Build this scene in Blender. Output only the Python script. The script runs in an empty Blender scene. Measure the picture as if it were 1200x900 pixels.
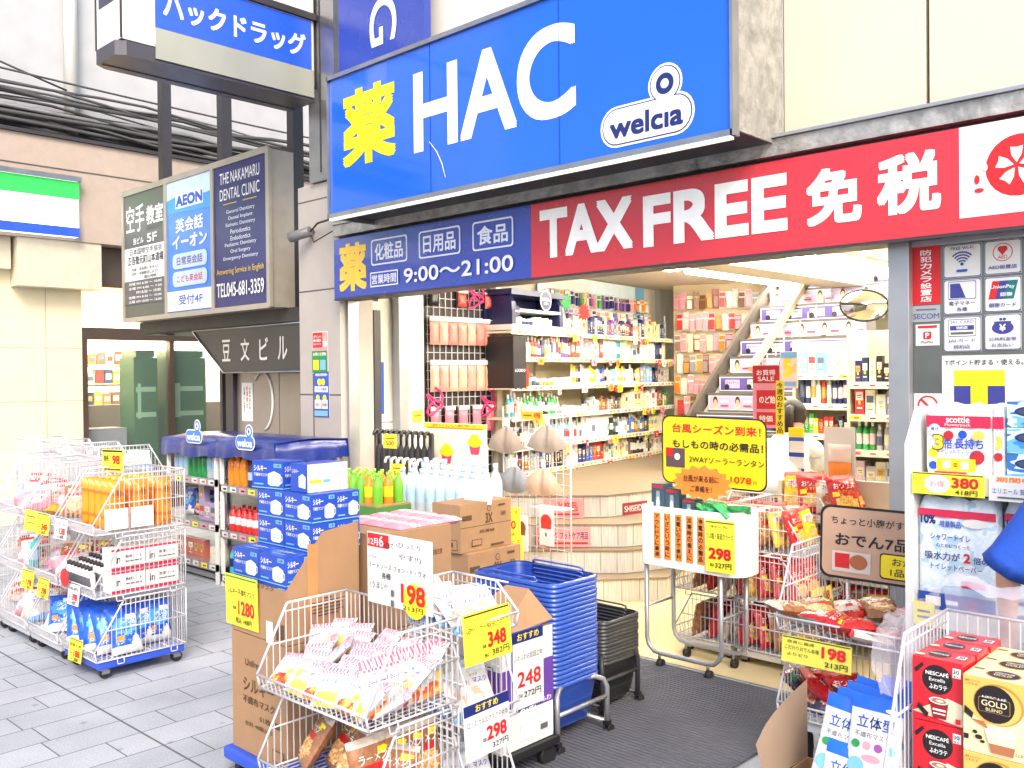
import bpy, math, random
from mathutils import Vector, Matrix
random.seed(11)
SC = bpy.context.scene
COL = SC.collection
V = Vector
# ---------------------------------------------------------------- camera
FPX, EYE = 1083.0, 1.6
YAW = math.atan2(1150, 1083)
_F0 = V((-math.cos(YAW), math.sin(YAW), 0)); _R0 = V((math.sin(YAW), math.cos(YAW), 0)); _U0 = V((0, 0, 1))
_p = math.atan2(11, FPX); _r = math.atan2(22, 2170)
CF = _F0 * math.cos(_p) - _U0 * math.sin(_p); _U = _U0 * math.cos(_p) + _F0 * math.sin(_p)
CR = _R0 * math.cos(_r) - _U * math.sin(_r); CU = _U * math.cos(_r) + _R0 * math.sin(_r)
CAM = V((0, 0, EYE))
cd = bpy.data.cameras.new('camera'); cam = bpy.data.objects.new('camera', cd); COL.objects.link(cam)
cam.matrix_world = Matrix(((CR.x, CU.x, -CF.x, CAM.x), (CR.y, CU.y, -CF.y, CAM.y), (CR.z, CU.z, -CF.z, CAM.z), (0, 0, 0, 1)))
cd.sensor_width = 36; cd.lens = 36 * FPX / 1200; cd.sensor_fit = 'HORIZONTAL'; cd.clip_start = 0.05; cd.clip_end = 500
SC.camera = cam
# ---------------------------------------------------------------- world, sun, exposure
SUN_EL, SUN_AZ = math.radians(40), math.radians(128)     # azimuth measured clockwise from +Y
w = bpy.data.worlds.new('World'); SC.world = w; w.use_nodes = True
nt = w.node_tree; bg = nt.nodes['Background']; sky = nt.nodes.new('ShaderNodeTexSky')
sky.sky_type = 'NISHITA'; sky.sun_disc = False; sky.sun_elevation = SUN_EL; sky.sun_rotation = SUN_AZ
sky.air_density = 1.0; sky.dust_density = 3.0; sky.ozone_density = 0.6
nt.links.new(sky.outputs[0], bg.inputs[0]); bg.inputs[1].default_value = 0.15
sl = bpy.data.lights.new('sun', 'SUN'); so = bpy.data.objects.new('sun', sl); COL.objects.link(so)
sl.energy = .85; sl.angle = math.radians(18); sl.color = (1, .95, .86)
sd = V((math.sin(SUN_AZ) * math.cos(SUN_EL), math.cos(SUN_AZ) * math.cos(SUN_EL), math.sin(SUN_EL)))
so.rotation_euler = sd.to_track_quat('Z', 'Y').to_euler(); so.location = (0, -10, 20)
SC.view_settings.view_transform = 'Standard'; SC.view_settings.look = 'None'
SC.view_settings.gamma = 1; SC.view_settings.use_curve_mapping = False
SC.view_settings.exposure = 1.22
SC.render.engine = 'CYCLES'
try:
    SC.cycles.use_denoising = True; SC.cycles.denoiser = 'OPENIMAGEDENOISE'
except Exception: pass
SC.cycles.max_bounces = 8; SC.cycles.diffuse_bounces = 4; SC.cycles.glossy_bounces = 3
SC.cycles.transmission_bounces = 6; SC.cycles.transparent_max_bounces = 12
SC.cycles.sample_clamp_indirect = 6; SC.cycles.caustics_reflective = False; SC.cycles.caustics_refractive = False

# ---------------------------------------------------------------- photo point -> real point on a plane
def ray(px, py): return CF + CR * ((px - 600) / FPX) + CU * ((450 - py) / FPX)
def at(px, py, x=None, y=None, z=None):
    D = ray(px, py)
    t = (z - EYE) / D.z if z is not None else (y / D.y if y is not None else x / D.x)
    return CAM + D * t

# ---------------------------------------------------------------- materials
def lin(c):
    c = c / 255.0
    return c / 12.92 if c <= .04045 else ((c + .055) / 1.055) ** 2.4
def rgb(r, g, b): return (lin(r), lin(g), lin(b), 1)
_M = {}
def mat(name, c=(128, 128, 128), rough=.55, metal=0., var=.10, scale=9., bump=0., emit=0., coat=0., tint=False, alpha=None, trans=0., spec=.5, bscale=None):
    if name in _M: return _M[name]
    m = bpy.data.materials.new(name); m.use_nodes = True; n = m.node_tree; L = n.links
    b = n.nodes['Principled BSDF']
    b.inputs['Roughness'].default_value = rough; b.inputs['Metallic'].default_value = metal
    b.inputs['Coat Weight'].default_value = coat; b.inputs['Specular IOR Level'].default_value = spec
    tc = n.nodes.new('ShaderNodeTexCoord'); no = n.nodes.new('ShaderNodeTexNoise')
    L.new(tc.outputs['Object'], no.inputs['Vector']); no.inputs['Scale'].default_value = scale; no.inputs['Detail'].default_value = 5
    mr = n.nodes.new('ShaderNodeMapRange'); mr.inputs[1].default_value = .25; mr.inputs[2].default_value = .75
    mr.inputs[3].default_value = 1 - var; mr.inputs[4].default_value = 1 + var * .5
    L.new(no.outputs[0], mr.inputs[0])
    mx = n.nodes.new('ShaderNodeMixRGB'); mx.blend_type = 'MULTIPLY'; mx.inputs[0].default_value = 1
    if tint:
        oi = n.nodes.new('ShaderNodeObjectInfo'); L.new(oi.outputs['Color'], mx.inputs[1])
    else: mx.inputs[1].default_value = rgb(*c)
    L.new(mr.outputs[0], mx.inputs[2]); L.new(mx.outputs[0], b.inputs['Base Color'])
    r2 = n.nodes.new('ShaderNodeMapRange'); r2.inputs[3].default_value = max(0, rough - .08); r2.inputs[4].default_value = min(1, rough + .12)
    L.new(no.outputs[0], r2.inputs[0]); L.new(r2.outputs[0], b.inputs['Roughness'])
    if bump:
        n2 = n.nodes.new('ShaderNodeTexNoise'); n2.inputs['Scale'].default_value = bscale or scale * 3; n2.inputs['Detail'].default_value = 6
        L.new(tc.outputs['Object'], n2.inputs['Vector'])
        bp = n.nodes.new('ShaderNodeBump'); bp.inputs['Strength'].default_value = bump; bp.inputs['Distance'].default_value = .01
        L.new(n2.outputs[0], bp.inputs['Height']); L.new(bp.outputs[0], b.inputs['Normal'])
    if emit:
        b.inputs['Emission Color'].default_value = rgb(*c); b.inputs['Emission Strength'].default_value = emit
    if trans: b.inputs['Transmission Weight'].default_value = trans; b.inputs['IOR'].default_value = 1.2
    if alpha is not None: b.inputs['Alpha'].default_value = alpha
    _M[name] = m
    return m
def printmat(name, inks, scale=30., rough=.35, stretch=(1, 1, 1), detail=2.):
    """printed packaging: hard edged ink areas in the pack's own coordinates, another cut of the print on every pack"""
    if name in _M: return _M[name]
    m = bpy.data.materials.new(name); m.use_nodes = True; n = m.node_tree; L = n.links
    b = n.nodes['Principled BSDF']; b.inputs['Roughness'].default_value = rough
    tc = n.nodes.new('ShaderNodeTexCoord'); oi = n.nodes.new('ShaderNodeObjectInfo')
    mp = n.nodes.new('ShaderNodeMapping'); mp.inputs['Scale'].default_value = stretch
    ad = n.nodes.new('ShaderNodeVectorMath'); ad.operation = 'ADD'
    ml = n.nodes.new('ShaderNodeMath'); ml.operation = 'MULTIPLY'; ml.inputs[1].default_value = 37.
    L.new(oi.outputs['Random'], ml.inputs[0]); L.new(tc.outputs['Object'], mp.inputs[0])
    L.new(mp.outputs[0], ad.inputs[0]); L.new(ml.outputs[0], ad.inputs[1])
    no = n.nodes.new('ShaderNodeTexNoise'); no.inputs['Scale'].default_value = scale; no.inputs['Detail'].default_value = detail; no.inputs['Distortion'].default_value = .3
    L.new(ad.outputs[0], no.inputs['Vector'])
    cr = n.nodes.new('ShaderNodeValToRGB'); cr.color_ramp.interpolation = 'CONSTANT'
    k = len(inks); el = cr.color_ramp.elements
    lo, hi = .33, .67
    for i, c in enumerate(inks):
        pos = 0 if i == 0 else lo + (hi - lo) * i / k
        e = el[i] if i < 2 else el.new(pos)
        e.position = pos; e.color = rgb(*c)
    L.new(no.outputs[0], cr.inputs[0]); L.new(cr.outputs[0], b.inputs['Base Color'])
    _M[name] = m
    return m

WHITE = mat('white_paint', (226, 226, 223), .4, var=.05)
PAPER = mat('white_paper', (222, 222, 219), .7, var=.04)
CARDY = mat('yellow_card', (244, 232, 60), .6, var=.05)
INK = mat('black_ink', (25, 25, 28), .5)
GINK = mat('grey_ink', (95, 95, 100), .5)
RED = mat('red_ink', (205, 30, 35), .5)
ORANGE = mat('orange_paper', (240, 140, 50), .6)
NAVY = mat('navy_ink', (25, 40, 110), .4)
BLUEINK = mat('blue_ink', (30, 80, 190), .4)
LBLUE = mat('light_blue_ink', (120, 180, 225), .4)
PINK = mat('pink_ink', (235, 150, 165), .5)
GREEN = mat('green_ink', (30, 140, 70), .5)
YINK = mat('yellow_ink', (250, 225, 30), .5)
STEEL = mat('brushed_steel', (165, 165, 170), .32, metal=.9, var=.2, scale=6, bump=.03)
ALU = mat('aluminium', (170, 172, 176), .38, metal=.6, var=.08)
CHROME = mat('wire_white', (200, 200, 206), .35, var=.06)
DARK = mat('dark_rubber', (32, 32, 34), .6)
KRAFT = mat('brown_cardboard', (164, 128, 94), .85, var=.08, scale=14, bump=.05)
KRAFTD = mat('cardboard_print', (90, 66, 46), .85)
BLACK = mat('black_plastic', (30, 30, 34), .4)
TINT = mat('tinted_pack', tint=True, rough=.35, var=.06)
TINTP = mat('tinted_label', (240, 240, 236), .4)
def _vary(m):
    n = m.node_tree; cr = n.nodes.new('ShaderNodeValToRGB'); oi = n.nodes.new('ShaderNodeObjectInfo'); cr.color_ramp.interpolation = 'CONSTANT'; e = cr.color_ramp.elements
    cs = [(236, 234, 230), (236, 222, 190), (236, 234, 230), (200, 160, 80), (230, 200, 205), (90, 100, 130), (232, 232, 236), (190, 60, 60), (240, 236, 226), (150, 190, 200)]
    for i, c in enumerate(cs):
        x = e[i] if i < 2 else e.new(i / len(cs)); x.position = i / len(cs); x.color = rgb(*c)
    mx = next(q for q in n.nodes if q.type == 'MIX_RGB'); n.links.new(oi.outputs['Random'], cr.inputs[0]); n.links.new(cr.outputs[0], mx.inputs[1])
_vary(TINTP)

# ---------------------------------------------------------------- mesh builder
_TXT = {}
def text_geo(s, bold):
    k = (s, bold)
    if k in _TXT: return _TXT[k]
    c = bpy.data.curves.new('lettering', 'FONT'); c.body = s; c.size = 1; c.offset = bold; c.resolution_u = 9 if len(s) < 5 else 4; c.fill_mode = 'FRONT'
    o = bpy.data.objects.new('lettering', c); m = o.to_mesh()
    vs = [(v.co.x, v.co.y) for v in m.vertices]; fs = [tuple(p.vertices) for p in m.polygons]
    o.to_mesh_clear(); bpy.data.objects.remove(o); bpy.data.curves.remove(c)
    if not vs: vs = [(0, 0), (0, 0), (0, 0)]
    xs = [a for a, _ in vs]; ys = [b for _, b in vs]
    _TXT[k] = (vs, fs, min(xs), max(xs), min(ys), max(ys))
    return _TXT[k]

class MB:
    def __init__(s): s.v = []; s.f = []; s.m = []; s.sm = []; s.mats = []
    def mi(s, m):
        if m not in s.mats: s.mats.append(m)
        return s.mats.index(m)
    def face(s, idx, m, sm=False): s.f.append(tuple(idx)); s.m.append(s.mi(m)); s.sm.append(sm)
    def poly(s, pts, m):
        n = len(s.v); s.v += [V(p) for p in pts]; s.face(range(n, n + len(pts)), m); return s
    def box(s, x0, x1, y0, y1, z0, z1, m, mats=None):
        n = len(s.v)
        s.v += [V((x, y, z)) for z in (z0, z1) for y in (y0, y1) for x in (x0, x1)]
        F = dict(b=(0, 2, 3, 1), t=(4, 5, 7, 6), f=(0, 1, 5, 4), k=(2, 6, 7, 3), l=(0, 4, 6, 2), r=(1, 3, 7, 5))
        for k, q in F.items(): s.face([n + i for i in q], (mats or {}).get(k, m))
        return s
    def obox(s, o, r, u, w, h, t, m, mats=None):
        """box of width w along r, height h along u, its front face centred at o, thickness t behind"""
        r = V(r).normalized(); u = V(u).normalized(); nn = r.cross(u); o = V(o); n = len(s.v)
        for d in (0, -t):
            for a, b in ((-1, -1), (1, -1), (1, 1), (-1, 1)): s.v.append(o + r * (a * w / 2) + u * (b * h / 2) + nn * d)
        s.face([n, n + 1, n + 2, n + 3], (mats or {}).get('f', m)); s.face([n + 7, n + 6, n + 5, n + 4], m)
        for i in range(4): j = (i + 1) % 4; s.face([n + i, n + 4 + i, n + 4 + j, n + j], m)
        return s
    def prism(s, pts, ext, m, cap=None, smooth=False):
        """polygon pts (3D, any plane) swept by the vector ext"""
        n = len(s.v); k = len(pts); ext = V(ext)
        s.v += [V(p) for p in pts] + [V(p) + ext for p in pts]
        s.face(list(range(n, n + k))[::-1], cap or m); s.face(range(n + k, n + 2 * k), cap or m)
        for i in range(k): j = (i + 1) % k; s.face([n + i, n + j, n + k + j, n + k + i], m, smooth)
        return s
    def cyl(s, p, q, r, m, n=10, r2=None, caps=True, smooth=True, capm=None):
        p = V(p); q = V(q); d = (q - p)
        if d.length < 1e-9: return s
        d.normalize(); a = d.orthogonal().normalized(); b = d.cross(a); k = len(s.v); r2 = r if r2 is None else r2
        for c, rr in ((p, r), (q, r2)):
            for i in range(n):
                t = 2 * math.pi * i / n; s.v.append(c + (a * math.cos(t) + b * math.sin(t)) * rr)
        for i in range(n): j = (i + 1) % n; s.face([k + i, k + j, k + n + j, k + n + i], m, smooth)
        if caps: s.face(list(range(k, k + n))[::-1], capm or m); s.face(range(k + n, k + 2 * n), capm or m)
        return s
    def wire(s, pts, r, m, n=4, closed=False):
        pts = [V(p) for p in pts]
        if closed: pts.append(pts[0])
        for a, b in zip(pts, pts[1:]): s.cyl(a, b, r, m, n, caps=n > 4, smooth=n > 4)
        return s
    def tube(s, pts, r, m, n=8):
        pts = [V(p) for p in pts]; k0 = len(s.v); prev = None
        for i, p in enumerate(pts):
            d = (pts[min(i + 1, len(pts) - 1)] - pts[max(i - 1, 0)]).normalized()
            a = (prev - d * prev.dot(d)).normalized() if prev is not None and (prev - d * prev.dot(d)).length > 1e-6 else d.orthogonal().normalized()
            prev = a; b = d.cross(a)
            for j in range(n):
                t = 2 * math.pi * j / n; s.v.append(p + (a * math.cos(t) + b * math.sin(t)) * r)
        for i in range(len(pts) - 1):
            for j in range(n):
                j2 = (j + 1) % n; s.face([k0 + i * n + j, k0 + i * n + j2, k0 + (i + 1) * n + j2, k0 + (i + 1) * n + j], m, True)
        s.face(list(range(k0, k0 + n))[::-1], m); s.face(range(len(s.v) - n, len(s.v)), m)
        return s
    def lathe(s, prof, mats, c=(0, 0, 0), n=12, sx=1, sy=1):
        c = V(c); k = len(s.v)
        for r, z in prof:
            for i in range(n):
                t = 2 * math.pi * i / n; s.v.append(c + V((r * math.cos(t) * sx, r * math.sin(t) * sy, z)))
        for a in range(len(prof) - 1):
            mm = mats[a] if isinstance(mats, (list, tuple)) else mats
            for i in range(n): j = (i + 1) % n; s.face([k + a * n + i, k + a * n + j, k + (a + 1) * n + j, k + (a + 1) * n + i], mm, True)
        ml = mats if not isinstance(mats, (list, tuple)) else mats[-1]
        s.face(range(k + (len(prof) - 1) * n, k + len(prof) * n), ml); s.face(list(range(k, k + n))[::-1], ml)
        return s
    def ball(s, c, r, m, n=10, k=6, sc=(1, 1, 1)):
        c = V(c); b = len(s.v)
        for a in range(k + 1):
            ph = math.pi * a / k
            for i in range(n):
                t = 2 * math.pi * i / n; s.v.append(c + V((r * sc[0] * math.sin(ph) * math.cos(t), r * sc[1] * math.sin(ph) * math.sin(t), -r * sc[2] * math.cos(ph))))
        for a in range(k):
            for i in range(n): j = (i + 1) % n; s.face([b + a * n + i, b + a * n + j, b + (a + 1) * n + j, b + (a + 1) * n + i], m, True)
        return s
    def text(s, t, o, r, u, h, m, w=None, bold=.015, proj=None, maxw=None):
        o = V(o); r = V(r); u = V(u)
        if bold > .008:            # heavier CJK strokes: the light outline laid over itself with small shifts
            x_ = text_geo(t, 0); d = (bold - .002) * h / max(x_[5] - x_[4], 1e-6); nn = r.cross(u); dx = min(d, (bold - .002) * w / max(x_[3] - x_[2], 1e-6)) if w else d
            for i, (a, b) in enumerate([(-1, -1), (0, -1), (1, -1), (1, 0), (1, 1), (0, 1), (-1, 1), (-1, 0)]):
                s.text(t, o + r * (a * dx) + u * (b * d) + nn * (i * .00006), r, u, h - 2 * d, m, w=(w - 2 * dx) if w else None, bold=0, proj=proj, maxw=maxw)
            return s
        vs, fs, x0, x1, y0, y1 = text_geo(t, bold); k = len(s.v)
        sy = h / max(y1 - y0, 1e-6); sx = sy if w is None else w / max(x1 - x0, 1e-6)
        if maxw and w is None and sx * (x1 - x0) > maxw: sx = maxw / (x1 - x0)
        cx = (x0 + x1) / 2; cy = (y0 + y1) / 2
        for a, b in vs:
            p = o + r * ((a - cx) * sx) + u * ((b - cy) * sy)
            s.v.append(proj(p) if proj else p)
        for q in fs: s.face([k + i for i in q], m)
        return s
    def art(s, o, r, u, w, h, spec, off=.0012, step=.0006):
        """flat printed graphics on a panel whose front face is centred at o; x, y, sizes as fractions of w, h"""
        r = V(r).normalized(); u = V(u).normalized(); nn = r.cross(u); o = V(o); z = off
        def P(x, y): return o + r * ((x - .5) * w) + u * ((y - .5) * h) + nn * z
        for q in spec:
            k = q[0]
            if k == 'r':
                _, x, y, a, b, m = q
                s.poly([P(x - a / 2, y - b / 2), P(x + a / 2, y - b / 2), P(x + a / 2, y + b / 2), P(x - a / 2, y + b / 2)], m)
            elif k == 'rr':                                       # rounded rectangle: x,y,w,h,m,radius(fraction of h)
                _, x, y, a, b, m, rad = q
                R_ = rad * h; pts = []
                for cx, cy, t0 in ((1, -1, -90), (1, 1, 0), (-1, 1, 90), (-1, -1, 180)):
                    for i in range(6):
                        t = math.radians(t0 + 18 * i)
                        pts.append(P(x, y) + r * (cx * (a * w / 2 - R_) + R_ * math.cos(t)) + u * (cy * (b * h / 2 - R_) + R_ * math.sin(t)))
                s.poly(pts, m)
            elif k == 'c':                                        # disc: x,y,radius(fraction of h),m
                _, x, y, rad, m = q
                s.poly([P(x, y) + r * (rad * h * math.cos(t)) + u * (rad * h * math.sin(t)) for t in [2 * math.pi * i / 24 for i in range(24)]], m)
            elif k == 'e':                                        # ellipse x,y,rx(w),ry(h),m
                _, x, y, ax, ay, m = q
                s.poly([P(x, y) + r * (ax * w * math.cos(t)) + u * (ay * h * math.sin(t)) for t in [2 * math.pi * i / 24 for i in range(24)]], m)
            elif k == 'p':                                        # polygon [(x,y)..],m
                s.poly([P(x, y) for x, y in q[1]], q[2])
            elif k == 't':                                        # text,x,y,h,w,m[,bold]
                _, t, x, y, b, a, m = q[:7]
                s.text(t, P(x, y), r, u, b * h, m, w=(a * w if a else None), bold=(q[7] if len(q) > 7 else .015))
            elif k == 'v':                                        # vertical text,x,ytop,ybottom,charw,m
                _, t, x, ya, yb, a, m = q[:7]
                st = (ya - yb) / len(t)
                for i, ch in enumerate(t):
                    if ch == ' ': continue
                    if ch in 'ー〜': s.text(ch, P(x, ya - st * (i + .5)), u * -1, r, a * w * .15, m, w=st * h * .75)
                    else: s.text(ch, P(x, ya - st * (i + .5)), r, u, st * h * .84, m, w=a * w, bold=.02)
            z += step
        return s
    def build(s, name, parent=None, origin=None, bevel=0):
        o = V(origin) if origin is not None else (ORG.get(parent.name, V((0, 0, 0))) if parent is not None else V((0, 0, 0)))
        me = bpy.data.meshes.new(name); me.from_pydata([tuple(p - o) for p in s.v], [], s.f)
        for m in s.mats: me.materials.append(m)
        me.polygons.foreach_set('material_index', s.m); me.polygons.foreach_set('use_smooth', s.sm)
        me.update()
        ob = bpy.data.objects.new(name, me); COL.objects.link(ob)
        if parent is not None: ob.parent = parent; ORG[ob.name] = o
        else: ob.location = o; ORG[ob.name] = o
        if bevel:
            b = ob.modifiers.new('bevel', 'BEVEL'); b.width = bevel; b.segments = 2; b.limit_method = 'ANGLE'; b.angle_limit = math.radians(50)
        return ob
    def mesh(s, name):
        me = bpy.data.meshes.new(name); me.from_pydata([tuple(p) for p in s.v], [], s.f)
        for m in s.mats: me.materials.append(m)
        me.polygons.foreach_set('material_index', s.m); me.polygons.foreach_set('use_smooth', s.sm); me.update()
        return me
ORG = {}
def tag(o, label, cat, group=None, kind=None):
    if kind: o['kind'] = kind
    if label: o['label'] = label
    if cat: o['category'] = cat
    if group: o['group'] = group
    return o
def thing(name, label, cat, loc=(0, 0, 0), group=None, kind=None):
    o = bpy.data.objects.new(name, None); COL.objects.link(o); o.location = loc; o.empty_display_size = .1
    ORG[o.name] = V(loc)
    return tag(o, label, cat, group, kind)
def structure(name, mb):
    o = mb.build(name); o['kind'] = 'structure'; return o
def inst(name, me, loc, label, cat, group=None, rot=(0, 0, 0), color=None, scale=(1, 1, 1)):
    o = bpy.data.objects.new(name, me); COL.objects.link(o); o.location = loc; o.rotation_euler = rot; o.scale = scale
    if color: o.color = rgb(*color)
    return tag(o, label, cat, group)
_ONE = 'first second third fourth fifth sixth seventh eighth ninth tenth eleventh twelfth thirteenth fourteenth fifteenth sixteenth seventeenth eighteenth nineteenth'.split()
_TEN = {20: 'twent', 30: 'thirt', 40: 'fort', 50: 'fift', 60: 'sixt', 70: 'sevent', 80: 'eight', 90: 'ninet'}
def ordw(i):
    """0 -> first"""
    i += 1
    if i < 20: return _ONE[i - 1]
    t, u = i // 10 * 10, i % 10
    return _TEN[t] + ('ieth' if u == 0 else 'y-' + _ONE[u - 1])
XA, YA, ZA = V((1, 0, 0)), V((0, 1, 0)), V((0, 0, 1))
# ================================================================ SETTING
def paving_mat():
    m = bpy.data.materials.new('stone_paving'); m.use_nodes = True; n = m.node_tree; L = n.links; b = n.nodes['Principled BSDF']
    tc = n.nodes.new('ShaderNodeTexCoord'); sp = n.nodes.new('ShaderNodeSeparateXYZ'); cb = n.nodes.new('ShaderNodeCombineXYZ')
    L.new(tc.outputs['Object'], sp.inputs[0])
    ad = n.nodes.new('ShaderNodeMath'); ad.operation = 'ADD'; ad.inputs[1].default_value = 100 - 1.87
    L.new(sp.outputs[1], ad.inputs[0]); L.new(ad.outputs[0], cb.inputs[0]); L.new(sp.outputs[0], cb.inputs[1])
    br = n.nodes.new('ShaderNodeTexBrick'); L.new(cb.outputs[0], br.inputs['Vector'])
    br.inputs['Scale'].default_value = 1; br.inputs['Brick Width'].default_value = .52; br.inputs['Row Height'].default_value = .215
    br.inputs['Mortar Size'].default_value = .0032; br.inputs['Mortar Smooth'].default_value = .15; br.offset = .37; br.offset_frequency = 2; br.squash = 1.35; br.squash_frequency = 3
    br.inputs['Color1'].default_value = rgb(180, 184, 192); br.inputs['Color2'].default_value = rgb(165, 170, 179); br.inputs['Mortar'].default_value = rgb(88, 91, 97)
    br.inputs['Bias'].default_value = 0
    n1 = n.nodes.new('ShaderNodeTexNoise'); n1.inputs['Scale'].default_value = 140; n1.inputs['Detail'].default_value = 3; L.new(tc.outputs['Object'], n1.inputs['Vector'])
    n2 = n.nodes.new('ShaderNodeTexNoise'); n2.inputs['Scale'].default_value = 1.7; n2.inputs['Detail'].default_value = 6; L.new(tc.outputs['Object'], n2.inputs['Vector'])
    m1 = n.nodes.new('ShaderNodeMapRange'); m1.inputs[1].default_value = .3; m1.inputs[2].default_value = .7; m1.inputs[3].default_value = .80; m1.inputs[4].default_value = 1.15; L.new(n1.outputs[0], m1.inputs[0])
    m2 = n.nodes.new('ShaderNodeMapRange'); m2.inputs[1].default_value = .3; m2.inputs[2].default_value = .7; m2.inputs[3].default_value = .74; m2.inputs[4].default_value = 1.08; L.new(n2.outputs[0], m2.inputs[0])
    mm = n.nodes.new('ShaderNodeMath'); mm.operation = 'MULTIPLY'; L.new(m1.outputs[0], mm.inputs[0]); L.new(m2.outputs[0], mm.inputs[1])
    n3 = n.nodes.new('ShaderNodeTexVoronoi'); n3.inputs['Scale'].default_value = 5.5; L.new(tc.outputs['Object'], n3.inputs['Vector'])   # gum spots and small stains
    m3 = n.nodes.new('ShaderNodeMapRange'); m3.inputs[1].default_value = .07; m3.inputs[2].default_value = .11; m3.inputs[3].default_value = .72; m3.inputs[4].default_value = 1; L.new(n3.outputs['Distance'], m3.inputs[0])
    m4 = n.nodes.new('ShaderNodeMath'); m4.operation = 'MULTIPLY'; L.new(mm.outputs[0], m4.inputs[0]); L.new(m3.outputs[0], m4.inputs[1]); mm = m4
    # the long straight joint
    ab = n.nodes.new('ShaderNodeMath'); ab.operation = 'SUBTRACT'; ab.inputs[1].default_value = 1.87; L.new(sp.outputs[1], ab.inputs[0])
    a2 = n.nodes.new('ShaderNodeMath'); a2.operation = 'ABSOLUTE'; L.new(ab.outputs[0], a2.inputs[0])
    lt = n.nodes.new('ShaderNodeMath'); lt.operation = 'LESS_THAN'; lt.inputs[1].default_value = .005; L.new(a2.outputs[0], lt.inputs[0])
    mx = n.nodes.new('ShaderNodeMixRGB'); mx.blend_type = 'MULTIPLY'; mx.inputs[0].default_value = 1; L.new(br.outputs[0], mx.inputs[1]); L.new(mm.outputs[0], mx.inputs[2])
    mj = n.nodes.new('ShaderNodeMixRGB'); L.new(lt.outputs[0], mj.inputs[0]); L.new(mx.outputs[0], mj.inputs[1]); mj.inputs[2].default_value = rgb(80, 83, 89)
    L.new(mj.outputs[0], b.inputs['Base Color']); b.inputs['Roughness'].default_value = .78
    bp = n.nodes.new('ShaderNodeBump'); bp.inputs['Strength'].default_value = .35; bp.inputs['Distance'].default_value = .004
    iv = n.nodes.new('ShaderNodeMath'); iv.operation = 'SUBTRACT'; iv.inputs[0].default_value = 1; L.new(br.outputs['Fac'], iv.inputs[1])
    L.new(iv.outputs[0], bp.inputs['Height']); L.new(bp.outputs[0], b.inputs['Normal'])
    return m
b = MB(); b.poly([(-60, -40, 0), (40, -40, 0), (40, 40, 0), (-60, 40, 0)], paving_mat()); structure('street', b)
FLOORM = mat('cream_vinyl_floor', (226, 208, 160), .32, var=.07, scale=2.5)
b = MB(); b.poly([(-5.87, 4.28, .004), (1, 4.28, .004), (1, 11.6, .004), (-5.87, 11.6, .004)], FLOORM); structure('shop_floor', b)

# ---------------------------------------------------------------- the drugstore building
TILE = mat('grey_stone_tile', (176, 168, 163), .45, var=.08, scale=7)
TILEJ = mat('tile_joint', (96, 91, 88), .8)
WALLW = mat('interior_white', (228, 224, 212), .6, var=.04)
PANELC = mat('cream_wall_panel', (218, 209, 186), .3, var=.06, scale=1.2, coat=.3)
DARKG = mat('dark_grey_steel', (66, 64, 68), .45, metal=.3)
CEIL = mat('ceiling_board', (222, 214, 196), .75, var=.03)
TAPE = mat('crinkled_silver_tape', (178, 176, 171), .3, metal=.35, var=.45, scale=14, bump=.9, bscale=24)
bd = thing('drugstore_building', 'two storey drugstore building with grey stone pillar, cream upper panels and wide open shopfront', 'building', (-3.8, 4.35, 0))
b = MB()                                                              # stone corner pillar
b.box(-6.42, -5.87, 4.3, 4.62, 0, 3.13, TILE)
for z in (.62, 1.45, 2.28, 3.0): b.box(-6.421, -5.869, 4.298, 4.302, z, z + .012, TILEJ)
b.box(-6.24, -6.225, 4.297, 4.301, 0, 1.95, TILEJ)
b.build('corner_pillar', bd, bevel=.004)
b = MB()                                                              # steel cladding above
b.box(-6.21, -5.87, 4.27, 4.62, 3.135, 8, STEEL); b.box(-6.06, -6.045, 4.266, 4.269, 3.2, 8, DARKG)
b.build('steel_cladding', bd)
b = MB()                                                              # upper wall with cream panels
b.box(-5.865, -2.2, 4.36, 4.62, 2.68, 8, WALLW)
b.box(-2.197, 5, 4.4, 4.62, 2.76, 8, DARKG)
x = -2.195
while x < 4.6:
    b.box(x, x + .69, 4.352, 4.398, 2.8, 4.55, PANELC); b.box(x, x + .69, 4.352, 4.398, 4.57, 6.4, PANELC); x += .705
b.build('upper_wall', bd, bevel=.004)
b = MB()                                                              # crumpled silver flashing between the two sign bands
b.box(-5.868, 3, 4.24, 4.35, 2.672, 2.755, TAPE); b.box(-5.868, 3, 4.22, 4.35, 2.757, 2.772, ALU)
b.build('flashing', bd)
b = MB(); b.box(-5.868, 3, 4.30, 4.5, 2.192, 2.67, DARKG); b.build('shutter_box', bd)
for nm, q, m_ in (('door_post', (-1.665, -1.57, 4.31, 4.42, .0, 2.19), ALU), ('window_header', (-1.568, 3, 4.335, 4.4, 2.165, 2.19), ALU), ('door_post', (-5.868, -5.845, 4.36, 4.46, 0, 2.19), ALU), ('dark_post', (-5.93, -5.87, 4.63, 4.7, 0, 2.128), DARKG), ('inner_post', (-5.885, -5.80, 4.83, 4.93, 0, 2.4), ALU), ('white_strip', (-5.89, -5.84, 4.94, 5.13, 0, 2.4), PAPER)):
    b = MB(); b.box(*q, m_); b.build(nm, bd, bevel=.003)
b = MB(); b.box(-6.05, -5.9, 4.7, 6.06, 0, 2.9, WALLW); b.prism([(-5.99, 6.062, 0), (-6.71, 10.8, 0), (-6.85, 10.8, 0), (-6.15, 6.062, 0)], (0, 0, 2.9), WALLW); b.build('left_inner_wall', bd)
b = MB(); b.box(-6.9, 3, 11.6, 11.8, 0, 2.9, WALLW); b.build('rear_wall', bd)
b = MB(); b.box(.9, 1.1, 4.45, 11.6, 0, 2.9, WALLW); b.build('right_inner_wall', bd)
b = MB()
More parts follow.
